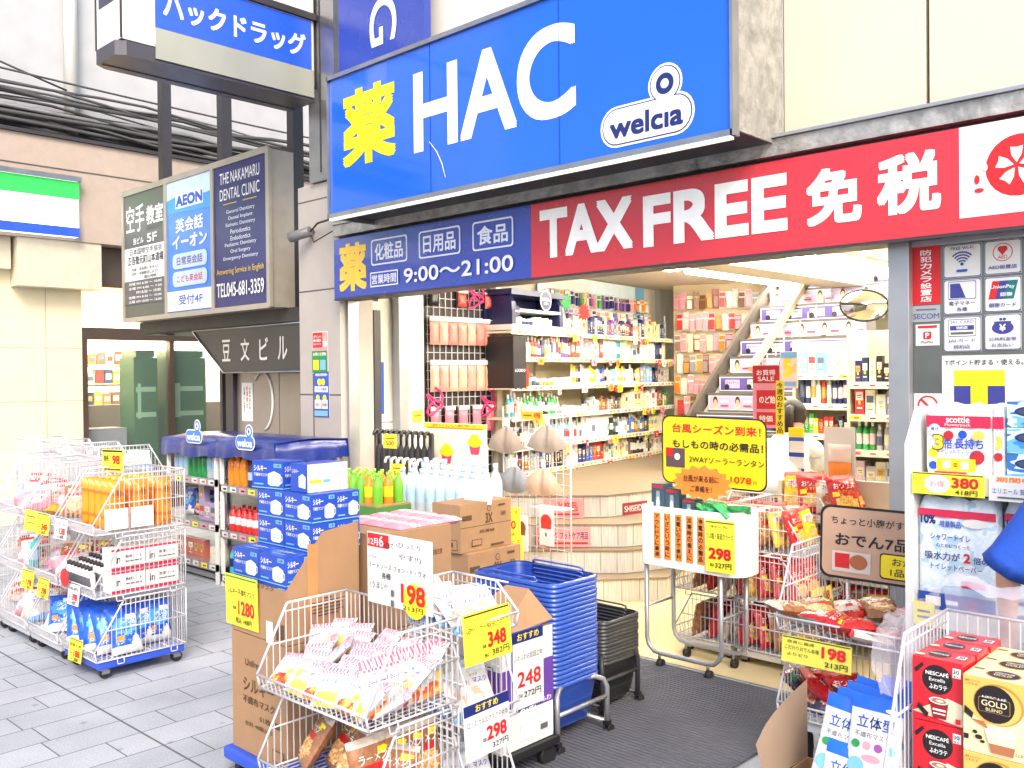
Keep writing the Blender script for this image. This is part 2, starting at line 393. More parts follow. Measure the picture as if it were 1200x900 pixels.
b.box(-6.8, 3, 4.65, 11.8, 2.62, 2.75, CEIL)
for x0, x1 in ((-4.15, -3.78),): b.box(x0, x1, 6.0, 11.6, 2.46, 2.618, CEIL)
b.build('ceiling', bd)
b = MB()                                                              # right window, dark room behind stickers
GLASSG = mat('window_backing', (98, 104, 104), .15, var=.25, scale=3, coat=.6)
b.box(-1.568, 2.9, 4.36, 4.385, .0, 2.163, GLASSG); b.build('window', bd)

LAMP = mat('fluorescent_tube', (255, 246, 226), emit=26)
n = 0
for x, y0, y1, word in ((-3.5, 5.2, 7.4, 'nearer tube in the row above the stairs'), (-3.5, 7.6, 9.8, 'farther tube in the row above the stairs'),
                        (-2.55, 5.2, 7.6, 'nearer tube above the right hand shelves'), (-2.55, 7.9, 10.3, 'farther tube above the right hand shelves'),
                        (-4.7, 5.0, 7.2, 'nearer tube above the cosmetics steps'), (-4.7, 7.4, 9.6, 'farther tube above the cosmetics steps'), (-1.4, 5.3, 7.7, 'tube over the aisle at the right')):
    t = thing('ceiling_light', 'long white fluorescent ceiling light, ' + word, 'light', (x, (y0 + y1) / 2, 2.58), 'fluorescent lights on the shop ceiling')
    b = MB(); b.box(x - .11, x + .11, y0, y1, 2.575, 2.617, WHITE); b.build('housing', t)
    b = MB(); b.cyl((x - .04, y0 + .03, 2.55), (x - .04, y1 - .03, 2.55), .024, LAMP, 8); b.cyl((x + .045, y0 + .03, 2.55), (x + .045, y1 - .03, 2.55), .024, LAMP, 8); b.build('tube', t)

# ---------------------------------------------------------------- big blue signboard
SIGNB = mat('blue_sign_acrylic', (16, 98, 220), .14, var=.10, scale=.9, coat=.5, bump=.12, bscale=1.6)
SIGNB2 = mat('deep_blue_sign', (46, 70, 168), .25, var=.06, scale=2, coat=.2)
SIGNR = mat('red_sign_vinyl', (198, 46, 60), .25, var=.06, scale=2, coat=.2)
LETW = mat('white_sign_letter', (245, 245, 245), .3)
LETY = mat('yellow_sign_letter', (250, 228, 30), .3)
X0, X1, Z0, Z1 = -5.36, -2.21, 2.735, 3.66
s = thing('shop_signboard', 'large blue projecting signboard reading HAC with a yellow 薬 above the entrance', 'sign', (-3.8, 4.0, 2.72))
b = MB(); b.box(X0, X1, 3.86, 4.345, Z0, Z1, SIGNB, dict(l=STEEL, r=STEEL, b=DARKG, t=STEEL)); b.build('sign_box', s)
b = MB()
for a in ((X0 - .012, X1 + .012, 3.84, 3.88, Z0 - .03, Z0 - .002), (X0 - .012, X1 + .012, 3.84, 3.88, Z1 + .002, Z1 + .03), (X0 - .014, X0 - .002, 3.84, 4.34, Z0 - .03, Z1 + .03), (X1 + .002, X1 + .018, 3.84, 3.9, Z0 - .03, Z1 + .03)): b.box(*a, STEEL)
b.box(X1 + .003, X1 + .012, 3.9, 4.34, Z0, Z1, TAPE)
b.build('frame', s)
b = MB(); b.box(X0, X1, 3.845, 3.88, Z0 - .045, Z0 - .032, mat('white_sign_edge', (235, 240, 230), .4, emit=.5)); b.build('bottom_edge', s)
def front(px, py, y=3.86): return at(px, py, y=y)
def put_text(b, t, pxs, y, m, bold=.03, off=.003):
    """pxs: left x, top y, right x, bottom y of the word at its left end and right end, read on the sign's plane"""
    (ax, ay0, ay1), (bx, by0, by1) = pxs
    p = [at(ax, ay0, y=y), at(ax, ay1, y=y), at(bx, by0, y=y), at(bx, by1, y=y)]
    x0 = (p[0].x + p[1].x) / 2; x1 = (p[2].x + p[3].x) / 2; zt = (p[0].z + p[2].z) / 2; zb = (p[1].z + p[3].z) / 2
    b.text(t, ((x0 + x1) / 2, y - off, (zt + zb) / 2), XA, ZA, zt - zb, m, w=x1 - x0, bold=bold)
    return x0, x1, zb, zt
b = MB()
put_text(b, '薬', ((402, 98, 199), (464, 101, 182)), 3.86, LETY, .035)
put_text(b, 'HAC', ((485, 84, 177), (675, 22, 137)), 3.86, LETW, .022)
b.build('lettering', s)
def welcia_logo(b, o, r, u, w, h, outline, fill, ink, hole, off=.002):
    """rounded pill holding the word with a ring over the i"""
    r = V(r); u = V(u); spec = []
    spec += [('c', .71, 1.08, .42, outline), ('rr', .5, .42, 1.03, .88, outline, .43), ('c', .71, 1.08, .375, ink), ('rr', .5, .42, .985, .79, ink, .39), ('c', .71, 1.08, .35, fill), ('rr', .5, .42, .96, .735, fill, .36),
             ('c', .71, 1.08, .22, ink), ('c', .71, 1.08, .10, hole), ('t', 'welcıa', .5, .40, .46, .80, ink, .03)]
    b.art(o, r, u, w, h, spec, off=off)
b = MB()
p = at(757, 133, y=3.86); pr = at(812, 112, y=3.86); pl = at(705, 148, y=3.86)
welcia_logo(b, (p.x, 3.86, p.z - .015), XA, ZA, pr.x - pl.x, .24, LETW, LETW, NAVY, LETW)
b.build('emblem', s)

b = MB()
for x in (-4.31, -3.26): b.box(x - .0015, x + .0015, 3.856, 3.8605, Z0, Z1, mat('sign_seam', (12, 70, 170), .4))
b.build('panel_seam', s)
sc_ = [at(503, 166 + 0, y=3.855), at(512, 178, y=3.855), at(518, 192, y=3.855), at(522, 208, y=3.855)]
b = MB(); b.tube(sc_, .0028, LETW, 4); b.build('scratch', s)
b = MB()                                                              # G banner above
t = thing('vertical_banner', 'blue hanging banner with a white letter G lying sideways, above the large signboard', 'sign', (-5.2, 4.2, 3.66))
b.box(-5.68, -4.72, 4.18, 4.24, 3.69, 5.2, SIGNB2); b.build('panel', t)
b = MB(); p = at(449, 24, y=4.18); b.text('G', (p.x, 4.176, p.z), -ZA, XA, .30, LETW, w=.33, bold=.01); b.build('lettering', t)

# ---------------------------------------------------------------- opening hours and tax free panels
yf = 4.2
pA = at(400, 277, y=yf); pB = at(622, 240, y=yf)
XL, XM, ZB, ZT = -5.80, at(622, 280, y=yf).x, at(622, 328, y=yf).z + .012, at(622, 240, y=yf).z
s = thing('opening_hours_sign', 'blue fascia panel with 薬, three outlined goods words and the hours 9:00〜21:00', 'sign', (-4.9, yf, ZB))
b = MB(); b.box(XL, XM, yf, yf + .09, ZB, ZT, SIGNB2); b.box(XL, XM, yf - .004, yf + .05, ZB - .014, ZB - .002, DARKG); b.build('panel', s)
W_ = XM - XL; H_ = ZT - ZB; o = (XL + W_ / 2, yf, ZB + H_ / 2)
LETG = mat('pale_sign_letter', (225, 228, 245), .35)
YEL2 = mat('amber_sign_letter', (250, 205, 70), .35)
sp = [('t', '薬', .115, .50, .80, .165, YEL2, .035)]
for w_, cx, ww in (('化粧品', .325, .20), ('日用品', .59, .205), ('食品', .84, .18)):
    sp += [('rr', cx, .68, ww, .42, LETG, .05), ('rr', cx, .68, ww - .012, .37, SIGNB2, .04), ('t', w_, cx, .68, .27, ww - .045, LETG, .022)]
sp += [('r', .30, .24, .155, .24, LETG), ('r', .30, .24, .145, .20, SIGNB2), ('t', '営業時間', .30, .24, .15, .135, LETG, .015), ('t', '9:00〜21:00', .67, .24, .23, .52, LETG, .018)]
b = MB(); b.art(o, XA, ZA, W_, H_, sp); b.build('lettering', s)
XR = 1.5
s = thing('tax_free_sign', 'red fascia panel with white lettering TAX FREE 免税 and a cherry blossom emblem', 'sign', (-2.5, yf, ZB))
b = MB(); b.box(XM + .002, XR, yf, yf + .09, ZB, ZT, SIGNR); b.box(XM + .002, XR, yf - .004, yf + .05, ZB - .014, ZB - .002, DARKG); b.build('panel', s)
b = MB()
put_text(b, 'TAX', ((633, 248, 303), (742, 227, 291)), yf, LETW, .035)
put_text(b, 'FREE', ((754, 228, 290), (923, 205, 270)), yf, LETW, .035)
put_text(b, '免', ((945, 198, 266), (1010, 194, 259)), yf, LETW, .035)
put_text(b, '税', ((1028, 182, 254), (1103, 176, 246)), yf, LETW, .035)
b.build('lettering', s)
q0 = at(1124, 150, y=yf); q1 = at(1126, 256, y=yf); wx0 = q0.x; wz = (q0.z + q1.z) / 2; wh = q0.z - q1.z; ww = .42
b = MB(); sp = [('r', .5, .5, 1, 1, LETW), ('c', .55, .5, .33, RED)]
k = wh / ww
for i in range(5):
    a = math.radians(90 + 72 * i); pts = []
    for (rr, da) in ((.03, 0), (.12, -.42), (.21, -.30), (.19, 0), (.21, .30), (.12, .42)): pts.append((.53 + rr * k * math.cos(a + da), .5 + rr * math.sin(a + da)))
    sp.append(('p', pts, LETW))
sp += [('e', .17, .40, .025, .05, RED), ('e', .19, .28, .045, .025, RED), ('e', .25, .52, .02, .04, LETW)]
b.art((wx0 + ww / 2, yf, wz), XA, ZA, ww, wh, sp); b.build('emblem', s)

# ---------------------------------------------------------------- projecting katakana sign at the pillar
Xs = -6.1
s = thing('projecting_sign', 'white box sign jutting over the street with ハックドラッグ on blue and a grey lower panel', 'sign', (-6.3, 3.5, 3.76))
def rr_z(x0, x1, y0, y1, z0, z1, m, r=.0): pass
b = MB(); b.box(-6.49, Xs, 2.72, 4.26, 3.86, 4.6, mat('white_sign_shell', (236, 234, 226), .35, var=.05), dict(b=DARKG))
b.build('sign_box', s, bevel=.02)
SIGNU = mat('sign_underside', (78, 78, 88), .35, metal=.4, var=.1)
b = MB(); b.box(Xs - .004, Xs + .004, 2.716, 2.73, 3.87, 4.6, DARKG); b.build('edge_trim', s)
b = MB(); b.box(-6.494, -6.486, 2.716, 2.73, 3.87, 4.6, DARKG); b.build('edge_trim', s)
b = MB(); b.prism([(-6.49, 2.78, 3.76), (-6.44, 2.70, 3.76), (-6.15, 2.70, 3.76), (-6.102, 2.76, 3.76), (-6.102, 4.27, 3.76), (-6.49, 4.27, 3.76)], (0, 0, .098), SIGNU)
b.box(-6.40, -6.39, 2.72, 4.26, 3.755, 3.759, DARKG); b.build('base_tray', s)
fz = at(182, 32, x=Xs).z; yl = at(182, 60, x=Xs).y; zt = at(362, 25, x=Xs).z
b = MB(); b.obox((Xs + .012, (yl + 4.24) / 2, (3.78 + fz) / 2), YA, ZA, 4.24 - yl, fz - 3.785, .011, mat('grey_sign_panel', (166, 169, 158), .3, metal=.2, var=.15, scale=2)); b.build('lower_panel', s)
b = MB(); b.obox((Xs + .010, (yl + 4.22) / 2, (zt + fz) / 2), YA, ZA, 4.22 - yl, zt - fz, .009, mat('mid_blue_sign', (42, 92, 214), .25, var=.05, scale=2)); b.build('blue_panel', s)
pl = at(190, 20, x=Xs); pr = at(357, 47, x=Xs); zc = (at(230, 26, x=Xs).z + at(330, 48, x=Xs).z) / 2
b = MB(); b.text('ハックドラッグ', (Xs + .014, (pl.y + pr.y) / 2, zc + .03), YA, ZA, .175, LETG, w=pr.y - pl.y, bold=.03); b.build('lettering', s)
b = MB(); b.box(-6.49, Xs + .03, yl + .02, 4.26, zt + .01, zt + .06, DARKG); b.build('top_rail', s)
pn = mat('navy_end_panel', (58, 60, 84), .4)
b = MB(); b.obox((-6.30, 2.716, 4.35), XA, ZA, .26, .42, .008, pn); b.text('D', (-6.31, 2.713, 4.30), XA, ZA, .15, LETG, w=.14, bold=.0); b.build('end_panel', s)

# ---------------------------------------------------------------- three bay sign over the office entrance
yk = 4.25; KX0, KX1, KZ0, KZ1 = -9.53, -6.78, 2.19, 3.515
s = thing('tenant_signboard', 'wide tenant signboard of three lit bays for karate, English lessons and a dental clinic', 'sign', (-8.15, 4.4, KZ0))
b = MB(); FR = mat('sign_frame_metal', (172, 164, 152), .4, metal=.3, var=.12)
b.box(KX0, KX1, yk + .02, 4.5, KZ0, KZ1, FR); b.build('sign_box', s)
b = MB()
xs = [KX0, at(195, 300, y=yk).x, at(250, 300, y=yk).x, KX1]
for x in xs: b.box(x - .025, x + .025, yk - .012, yk + .019, KZ0, KZ1, FR)
b.box(KX0, KX1, yk - .010, yk + .018, KZ0 - .01, KZ0 + .035, FR); b.box(KX0, KX1, yk - .010, yk + .018, KZ1 - .035, KZ1 + .02, FR)
b.build('frame', s)
KG = mat('olive_sign', (88, 92, 86), .4); KW = mat('white_sign_panel', (232, 234, 236), .4); KB = mat('english_sign_blue', (70, 130, 226), .35); KL = mat('pale_blue_sign', (188, 212, 245), .35)
KN = mat('dental_navy', (40, 44, 104), .35); KY = mat('dental_yellow', (222, 190, 60), .4)
def bay(name, i, base, spec):
    x0 = xs[i] + .027; x1 = xs[i + 1] - .027; z0 = KZ0 + .037; z1 = KZ1 - .037
    b = MB(); b.box(x0, x1, yk, yk + .018, z0, z1, base); b.art(((x0 + x1) / 2, yk, (z0 + z1) / 2), XA, ZA, x1 - x0, z1 - z0, spec); b.build(name, s)
sp = [('r', .5, .43, 1, .27, KW), ('t', '空手', .28, .80, .22, .46, LETW, .01), ('t', '教室', .77, .80, .15, .40, LETW, .02), ('t', 'KARATE', .75, .70, .045, .36, GINK, 0), ('t', '当ビル', .36, .615, .055, .26, LETW), ('t', '5F', .70, .62, .07, .24, LETW, .02),
      ('t', '日本国際空手協会', .54, .53, .05, .8, INK, .0), ('t', '正吾塾元町山本道場', .53, .46, .07, .88, INK, .01), ('t', '年齢・性別問いません!!', .52, .385, .027, .66, GINK), ('t', '見学・体験歓迎します!!', .52, .35, .027, .66, GINK), ('r', .5, .20, 1, .19, GINK), ('t', '稽古時間', .65, .315, .024, .3, INK)]
for j in range(5): sp += [('t', ('月曜 PM 6:30 〜 10:00', '水曜 PM 6:00 〜 7:30', 'PM 8:30 〜 10:00', '金曜 PM 8:30 〜 10:00', '土曜 AM 10:00 〜 12:00')[j], .52 + (.09 if j == 2 else 0), .268 - .036 * j, .022, .82 if j != 2 else .6, LETW)]
bay('karate_panel', 0, KG, sp)
sp = [('r', .5, .93, 1, .14, KL), ('p', [(0, .80), (1, .86), (1, .90), (0, .88)], KL), ('p', [(0, .86), (.4, .90), (1, .84), (1, .74), (0, .76)], mat('english_sign_mid', (60, 150, 232), .35)),
      ('r', .52, .84, .62, .11, KW), ('t', 'AEON', .52, .84, .085, .60, BLUEINK, .05), ('t', '英会話', .52, .655, .105, .62, LETW, .02), ('t', 'イーオン', .52, .53, .10, .78, LETW, .03), ('rr', .52, .385, .78, .115, KL, .045), ('t', '日常英会話', .52, .385, .065, .58, mat('purple_ink', (90, 40, 130), .5), .015), ('rr', .52, .25, .78, .115, KL, .045), ('t', 'こども英会話', .52, .25, .055, .58, RED, .015), ('r', .5, .085, 1, .15, KW), ('t', '受付4F', .54, .09, .075, .54, BLUEINK, .02)]
bay('english_lesson_panel', 1, KB, sp)
sp = [('t', 'THE NAKAMARU', .5, .91, .08, .76, LETW, .0), ('t', 'DENTAL CLINIC', .5, .795, .08, .76, LETW, .0), ('r', .32, .725, .26, .006, KY), ('r', .70, .725, .26, .006, KY)]
for j, t in enumerate(('General Dentistry', 'Dental Implant', 'Esthetic Dentistry', 'Periodontics', 'Endodontics', 'Pediatric Dentistry', 'Oral Surgery', 'Emergency Dentistry')): sp.append(('t', t, .52, .665 - .047 * j, .032, (.54, .46, .56, .38, .38, .6, .38, .66)[j], LETG, .005))
sp += [('t', 'Answering Service in English', .5, .245, .055, .9, KY, .0), ('t', 'TEL045-681-3359', .5, .12, .10, .9, LETW, .01)]
bay('dental_clinic_panel', 2, KN, sp)
b = MB()
for x in (-9.22, -8.02, -6.84): b.box(x - .05, x + .05, 4.51, 4.61, 2.05, 5.2, DARKG)
b.build('support_post', s)

# ---------------------------------------------------------------- office building entrance (stone and steel)
o_ = thing('office_entrance', 'low office entrance with steel doors and dark lintel between drugstore pillar and convenience store', 'building', (-7.3, 4.6, 0))
b = MB(); b.box(-9.6, -6.425, 4.5, 5.2, 2.06, 2.18, DARKG); b.box(-9.6, -6.425, 4.44, 4.5, 2.07, 2.19, mat('dark_lintel', (48, 46, 50), .5)); b.build('lintel', o_)
DOORM = mat('steel_door', (142, 134, 132), .3, metal=.45, var=.12, scale=3)
b = MB(); b.box(-7.92, -7.205, 4.6, 4.66, 0, 2.055, DOORM); b.build('door', o_, bevel=.004)
b = MB(); b.box(-7.195, -6.43, 4.6, 4.66, 0, 2.055, DOORM); b.build('door', o_, bevel=.004)
b = MB(); b.box(-8.06, -7.925, 4.56, 5.6, 0, 2.055, DARKG); b.box(-8.6, -8.55, 4.8, 5.6, 0, 2.05, DARKG); b.build('side_wall', o_)
b = MB(); q = [at(224, 388, y=4.42), at(350, 378, y=4.42), at(350, 435, y=4.42), at(260, 437, y=4.42)]
zt = (q[0].z + q[1].z) / 2; zb = (q[2].z + q[3].z) / 2
pts = [(q[3].x, 4.42, zb), (-6.44, 4.42, zb), (-6.44, 4.42, zt), (q[0].x, 4.42, zt)]
s = thing('building_name_plate', 'black slant ended plate with silver characters 豆文ビル below the tenant signboard', 'sign', (-7.2, 4.44, zb))
BLKP = mat('black_name_plate', (44, 44, 50), .35)
b.prism([V(p) + V((0, .02, 0)) for p in pts][::-1], (0, .03, 0), BLKP); b.build('plate', s)
b = MB(); b.wire([V(p) + V((0, .012, 0)) for p in pts], .008, STEEL, 6, closed=True); b.build('frame', s)
b = MB()
for ch, cx in (('豆', 265), ('文', 287), ('ビ', 309), ('ル', 331)):
    c = at(cx, 410 - (cx - 265) * .03, y=4.437); b.text(ch, (c.x, 4.437, (zt + zb) / 2), XA, ZA, .20, STEEL if False else mat('silver_letter', (200, 198, 190), .4), w=.145, bold=.012)
b.build('lettering', s)
p = at(290, 471, y=4.597)
t = thing('paper_notice', 'white paper notice with red and grey vertical writing taped on steel door', 'notice', (p.x, 4.595, p.z - .2))
b = MB(); b.obox((p.x, 4.595, p.z), XA, ZA, .19, .36, .003, PAPER); b.build('sheet', t)
b = MB(); b.art((p.x, 4.595, p.z), XA, ZA, .19, .36, [('v', '点検中のため', .75, .9, .3, .12, GINK), ('v', '使用禁止', .5, .92, .35, .14, RED), ('v', 'お願いします', .25, .9, .2, .12, GINK)]); b.build('lettering', t)
b = MB(); c = at(308, 470, y=4.597)                                   # white swirl of reflection on the doors, put in as a thin tube
arc = [V((c.x + .17 * math.cos(a), 4.594, c.z + .27 * math.sin(a))) for a in [math.radians(-75 + 11 * i) for i in range(20)]]
b.tube(arc, .012, WHITE, 5); tag(b.build('door_reflection', None, origin=(c.x, 4.594, c.z)), 'white curved arc of reflected light on the steel doors beside the paper notice', 'handle')
def poster(name, px, py, w, h, y, label, spec, base=PAPER, cat='poster'):
    c = at(px, py, y=y); t = thing(name, label, cat, (c.x, y, c.z - h / 2))
    b = MB(); b.obox((c.x, y, c.z), XA, ZA, w, h, .003, base); b.build('sheet', t)
    b = MB(); b.art((c.x, y, c.z), XA, ZA, w, h, spec); b.build('lettering', t)
    return t
SKIN = mat('skin', (224, 176, 148), .5, var=.04)
poster('campaign_poster', 375, 413, .21, .33, 4.296, 'red and green poster with a face photo, upper one on stone pillar',
       [('r', .5, .5, .96, .96, PINK), ('r', .36, .8, .62, .36, RED), ('e', .84, .84, .1, .08, SKIN), ('r', .84, .70, .22, .13, WHITE), ('t', 'ポイント', .36, .88, .07, .5, LETW), ('t', '最大還元', .36, .79, .07, .5, LETW), ('t', 'キャンペーン', .36, .70, .06, .5, LETW), ('r', .5, .28, .96, .52, GREEN), ('t', 'お得に', .3, .46, .08, .4, LETW), ('t', 'お買物', .72, .46, .08, .4, LETW), ('r', .28, .2, .36, .24, YINK), ('r', .72, .2, .36, .24, LBLUE)])
poster('notice_poster', 377, 462, .20, .36, 4.296, 'blue and white notice with yellow emblems, lower one on stone pillar',
       [('r', .5, .5, 1, 1, BLUEINK), ('t', '感染症対策実施中', .5, .93, .06, .8, LETW), ('c', .36, .77, .075, YINK), ('c', .62, .77, .075, YINK), ('r', .5, .61, .9, .13, PAPER), ('t', 'マスク着用', .5, .61, .06, .7, BLUEINK), ('c', .27, .42, .07, YINK), ('c', .73, .42, .07, YINK), ('r', .27, .28, .42, .2, PAPER), ('r', .73, .28, .42, .2, PAPER), ('t', '手洗い', .27, .27, .07, .3, RED), ('t', '消毒', .73, .27, .07, .3, RED), ('r', .5, .08, .9, .12, LBLUE)])
# a small camera on the pillar
t = thing('security_camera', 'small grey wall camera on stone pillar beside the large signboard', 'camera', (-6.2, 4.22, 2.66))
c = at(361, 275, y=4.25); b = MB(); b.cyl((c.x, 4.3, c.z + .03), (c.x, 4.22, c.z), .02, DARKG, 8); b.build('bracket', t)
b = MB(); b.cyl((c.x - .12, 4.16, c.z - .02), (c.x + .05, 4.24, c.z + .02), .04, mat('grey_camera', (120, 118, 120), .4), 10); b.build('camera_body', t)
b = MB(); b.tube([(c.x + .05, 4.24, c.z + .02), (c.x + .2, 4.2, c.z + .06), (-5.87, 4.28, c.z + .1)], .008, DARK, 5); b.tube([(c.x + .05, 4.24, c.z - .01), (c.x + .15, 4.2, c.z - .08), (-5.87, 4.26, c.z + .0)], .005, DARK, 5); b.build('cable', t)

# ---------------------------------------------------------------- convenience store building at the left
XC = -11.0
CRW = mat('cream_stone_wall', (232, 222, 190), .5, var=.06, scale=3); BRW = mat('taupe_band', (184, 166, 152), .6, var=.08, scale=12, bump=.1)
UPW = mat('pale_upper_wall', (186, 187, 190), .8, var=.10, scale=4, bump=.2); CREAMW = mat('cream_soffit', (206, 198, 178), .6)
c_ = thing('convenience_store_building', 'convenience store building with cream pillar, taupe band and warmly lit window', 'building', (XC, 5, 0))
b = MB(); b.box(-12, XC + .05, -2, 4.38, 0, 3.2, CRW)
CRJ = mat('cream_joint', (170, 160, 138), .8)
for z in (.5, 1.35, 1.95): b.box(XC + .045, XC + .052, -2, 4.385, z, z + .006, CRJ)
b.box(XC + .045, XC + .052, 3.98, 3.986, 0, 3.2, CRJ); b.build('pillar', c_)
b = MB(); b.box(-12, -10.7, -2, 14, 3.15, 4.27, BRW); b.box(-12, -10.66, -2, 14, 4.272, 4.31, DARKG); b.box(-10.705, -10.695, -2, 14, 3.93, 3.945, TILEJ); b.build('band', c_)
b = MB(); b.box(-10.985, -10.72, 3.62, 4.52, 2.62, 3.148, CREAMW); b.box(-10.99, -10.8, -1, 3.58, 2.8, 3.148, CREAMW); b.build('soffit_box', c_)
b = MB(); b.box(-13, -11.2, -4, 16, 4.27, 12, UPW); b.build('upper_wall', c_)
FRM = mat('bronze_frame', (92, 78, 68), .4, metal=.4)
b = MB(); b.box(XC - .08, XC + .05, 4.39, 9, 2.06, 2.2, FRM); b.box(XC - .08, XC + .05, 4.39, 9, 2.68, 3.148, FRM)
for y in (4.41, 5.47, 6.4): b.box(XC - .05, XC + .055, y - .03, y + .03, 0, 2.06, FRM)
b.box(XC - .05, XC + .05, 4.39, 9, 0, .25, FRM); b.build('window_frame', c_)
b = MB(); b.box(XC - .02, XC - .012, 4.44, 9, .25, 2.06, mat('shop_glass', (200, 210, 210), .02, alpha=.07, var=0)); b.build('window', c_)
GLOW = mat('lit_blind', (255, 214, 140), .8, emit=1.3); GLOWW = mat('lit_lamp_box', (255, 244, 214), emit=9)
b = MB()
for k in range(8):
    z = 2.21 + k * .06; b.box(XC - .06, XC - .02, 4.42, 5.42, z, z + .05, GLOW)
b.build('roll_blind', c_)
b = MB(); b.box(-14, XC - .09, 4.38, 9, 2.4, 2.5, WALLW); b.box(-14, -13.9, 4.38, 9, 0, 2.5, WALLW); b.box(-14, XC - .09, 4.1, 4.37, 0, 2.5, WALLW); b.build('inner_wall', c_)
b = MB(); b.box(-13.2, -12.8, 4.5, 7.6, 1.82, 2.1, GLOWW); b.box(-12.2, -11.4, 4.5, 8, 2.3, 2.38, GLOWW); b.build('inner_light', c_)
# striped shop sign
sz = thing('striped_shop_sign', 'long green white and blue striped lightbox sign on the taupe band', 'sign', (-10.6, 2.5, 3.18))
GRN = mat('striped_sign_green', (52, 196, 84), .25, emit=.25); BLS = mat('striped_sign_blue', (44, 82, 214), .25, emit=.2); WHS = mat('striped_sign_white', (250, 252, 252), .25, emit=.7)
b = MB(); b.box(-10.698, -10.6, -1, 4.23, 3.18, 3.80, WHS); b.build('sign_box', sz, bevel=.01)
b = MB(); b.box(-10.7, -10.597, -1, 4.232, 3.60, 3.795, GRN); b.build('green_stripe', sz)
b = MB(); b.box(-10.7, -10.597, -1, 4.232, 3.182, 3.285, BLS); b.build('blue_stripe', sz)
b = MB(); b.box(-10.7, -10.56, -1, 4.25, 3.80, 3.85, STEEL); b.build('hood', sz)
# green product displays behind the glass
GP = mat('green_panel', (18, 78, 36), .4, var=.15)
for (y0, y1, xx, wd) in ((5.06, 5.36, -11.12, 'front one, left of the window post'), (5.5, 6.0, -11.10, 'rear one, right of the window post')):
    t = thing('green_locker', 'green poster covered machine behind the convenience store glass, ' + wd, 'machine', (xx, (y0 + y1) / 2, 0), 'green machines behind the glass')
    b = MB(); b.box(xx - .4, xx, y0, y1, 0, 1.86, GP); b.box(xx - .4, xx, y0 + .03, y1 - .03, 1.862, 1.95, GP); b.build('cabinet', t)
    b = MB(); b.art((xx, (y0 + y1) / 2, 1.2), YA, ZA, y1 - y0, 1.2, [('r', .5, .72, .84, .05, mat('pale_green_label', (120, 160, 124), .5)), ('r', .5, .46, .84, .05, mat('pale_green_label', (120, 160, 124), .5)), ('r', .22, .6, .14, .36, mat('pale_green_label', (120, 160, 124), .5))]); b.build('label_panel', t)
# magazine rack and goods inside
t = thing('window_counter', 'grey counter along the convenience store window under shelves of goods', 'counter', (-11.5, 4.8, 0))
b = MB(); b.box(-11.6, -11.2, 4.45, 5.0, 0, 1.0, mat('grey_counter', (120, 124, 130), .5)); b.box(-12.6, -12.2, 4.45, 7.5, 0, 1.25, mat('dark_shelving', (84, 72, 62), .6)); b.box(-12.6, -12.3, 4.45, 7.5, 1.5, 1.53, WHITE); b.build('body', t)
pk = MB(); pk.box(-.06, .06, -.05, .05, 0, .17, TINT); pk.box(-.0, .062, -.035, .035, .05, .12, TINTP); PKM = pk.mesh('snack_box')
cols = [(('orange', (230, 130, 50))), ('yellow', (235, 205, 60)), ('navy', (60, 70, 110)), ('red', (200, 60, 50)), ('cream', (230, 215, 180)), ('brown', (130, 90, 60))]
b = MB(); b.box(-12.6, -12.3, 4.45, 6.9, 1.76, 1.78, WHITE); b.build('upper_shelf', t)
for r_, z in enumerate((1.26, 1.535, 1.785)):
    for i in range(11):
        cn, cc = cols[(i * 5 + r_ * 2) % 6]
        inst('snack_box', PKM, (-12.3 + .05 * r_, 4.52 + .115 * i, z), f'{cn} packet, {ordw(i)} from the left on the {("lower", "middle", "upper")[r_]} shelf inside the convenience store', 'packet', 'packets on convenience store shelves', color=cc, scale=(1, 1, random.uniform(.8, 1.1)))
# drain pipe and overhead wires
t = thing('drain_pipe', 'white vertical drain pipe on the pale upper wall at top left', 'pipe', (-11.1, 4.3, 4.3))
b = MB(); b.cyl((-11.1, 4.36, 4.30), (-11.1, 4.36, 9), .075, WHITE, 14); b.build('pipe', t)
b = MB(); b.cyl((-11.1, 4.36, 4.78), (-11.1, 4.36, 4.82), .082, ALU, 14); b.build('clamp', t)
CAB = mat('black_cable', (84, 83, 84), .6); CABG = mat('grey_cable', (150, 150, 150), .6)
rnd = random.Random(4)
t = thing('cable_bundle', 'thick sagging bundle of dark cables running along the top of the taupe band', 'cables', (-10.95, 5, 4.4))
for k in range(27):
    z0 = 4.40 + .46 * rnd.random(); x0 = -11.1 + .35 * rnd.random(); b = MB(); pts = []
    ph = rnd.random() * 6; dz = rnd.uniform(-.03, .05)
    for i in range(29):
        y = -2 + .55 * i; f = (y - 2) / 6.
        zz = z0 + .05 * math.sin(y * 1.1 + ph) + .02 * math.sin(y * 3 + ph * 2) - .02 * max(0, y - 4) + dz * y * .3
        pts.append((x0 + .03 * math.sin(y * 2 + ph), y, max(4.36, zz)))
    b.tube(pts, rnd.choice((.012, .018, .026, .032)), CABG if k % 6 == 0 else CAB, 6); b.build('cable', t)
for (a, c2, sag, r_, lab) in (((-10.6, -3, 5.2), (-10.6, 9, 4.85), .12, .012, 'thin dark overhead wire sloping gently in front of the pale wall'), ((-10.7, -3, 6.9), (-10.95, 4.25, 4.9), .1, .012, 'thin overhead wire slanting steeply down to the drain pipe'),
                              ((-9.5, -3, 5.9), (-6.6, 4.2, 4.62), .02, .03, 'dark cable entering the projecting sign from the upper left')):
    b = MB(); a = V(a); c2 = V(c2); b.tube([a.lerp(c2, i / 14) - ZA * sag * 4 * (i / 14) * (1 - i / 14) for i in range(15)], r_, CAB, 5)
    tag(b.build('overhead_wire', None, origin=a), lab, 'wire')
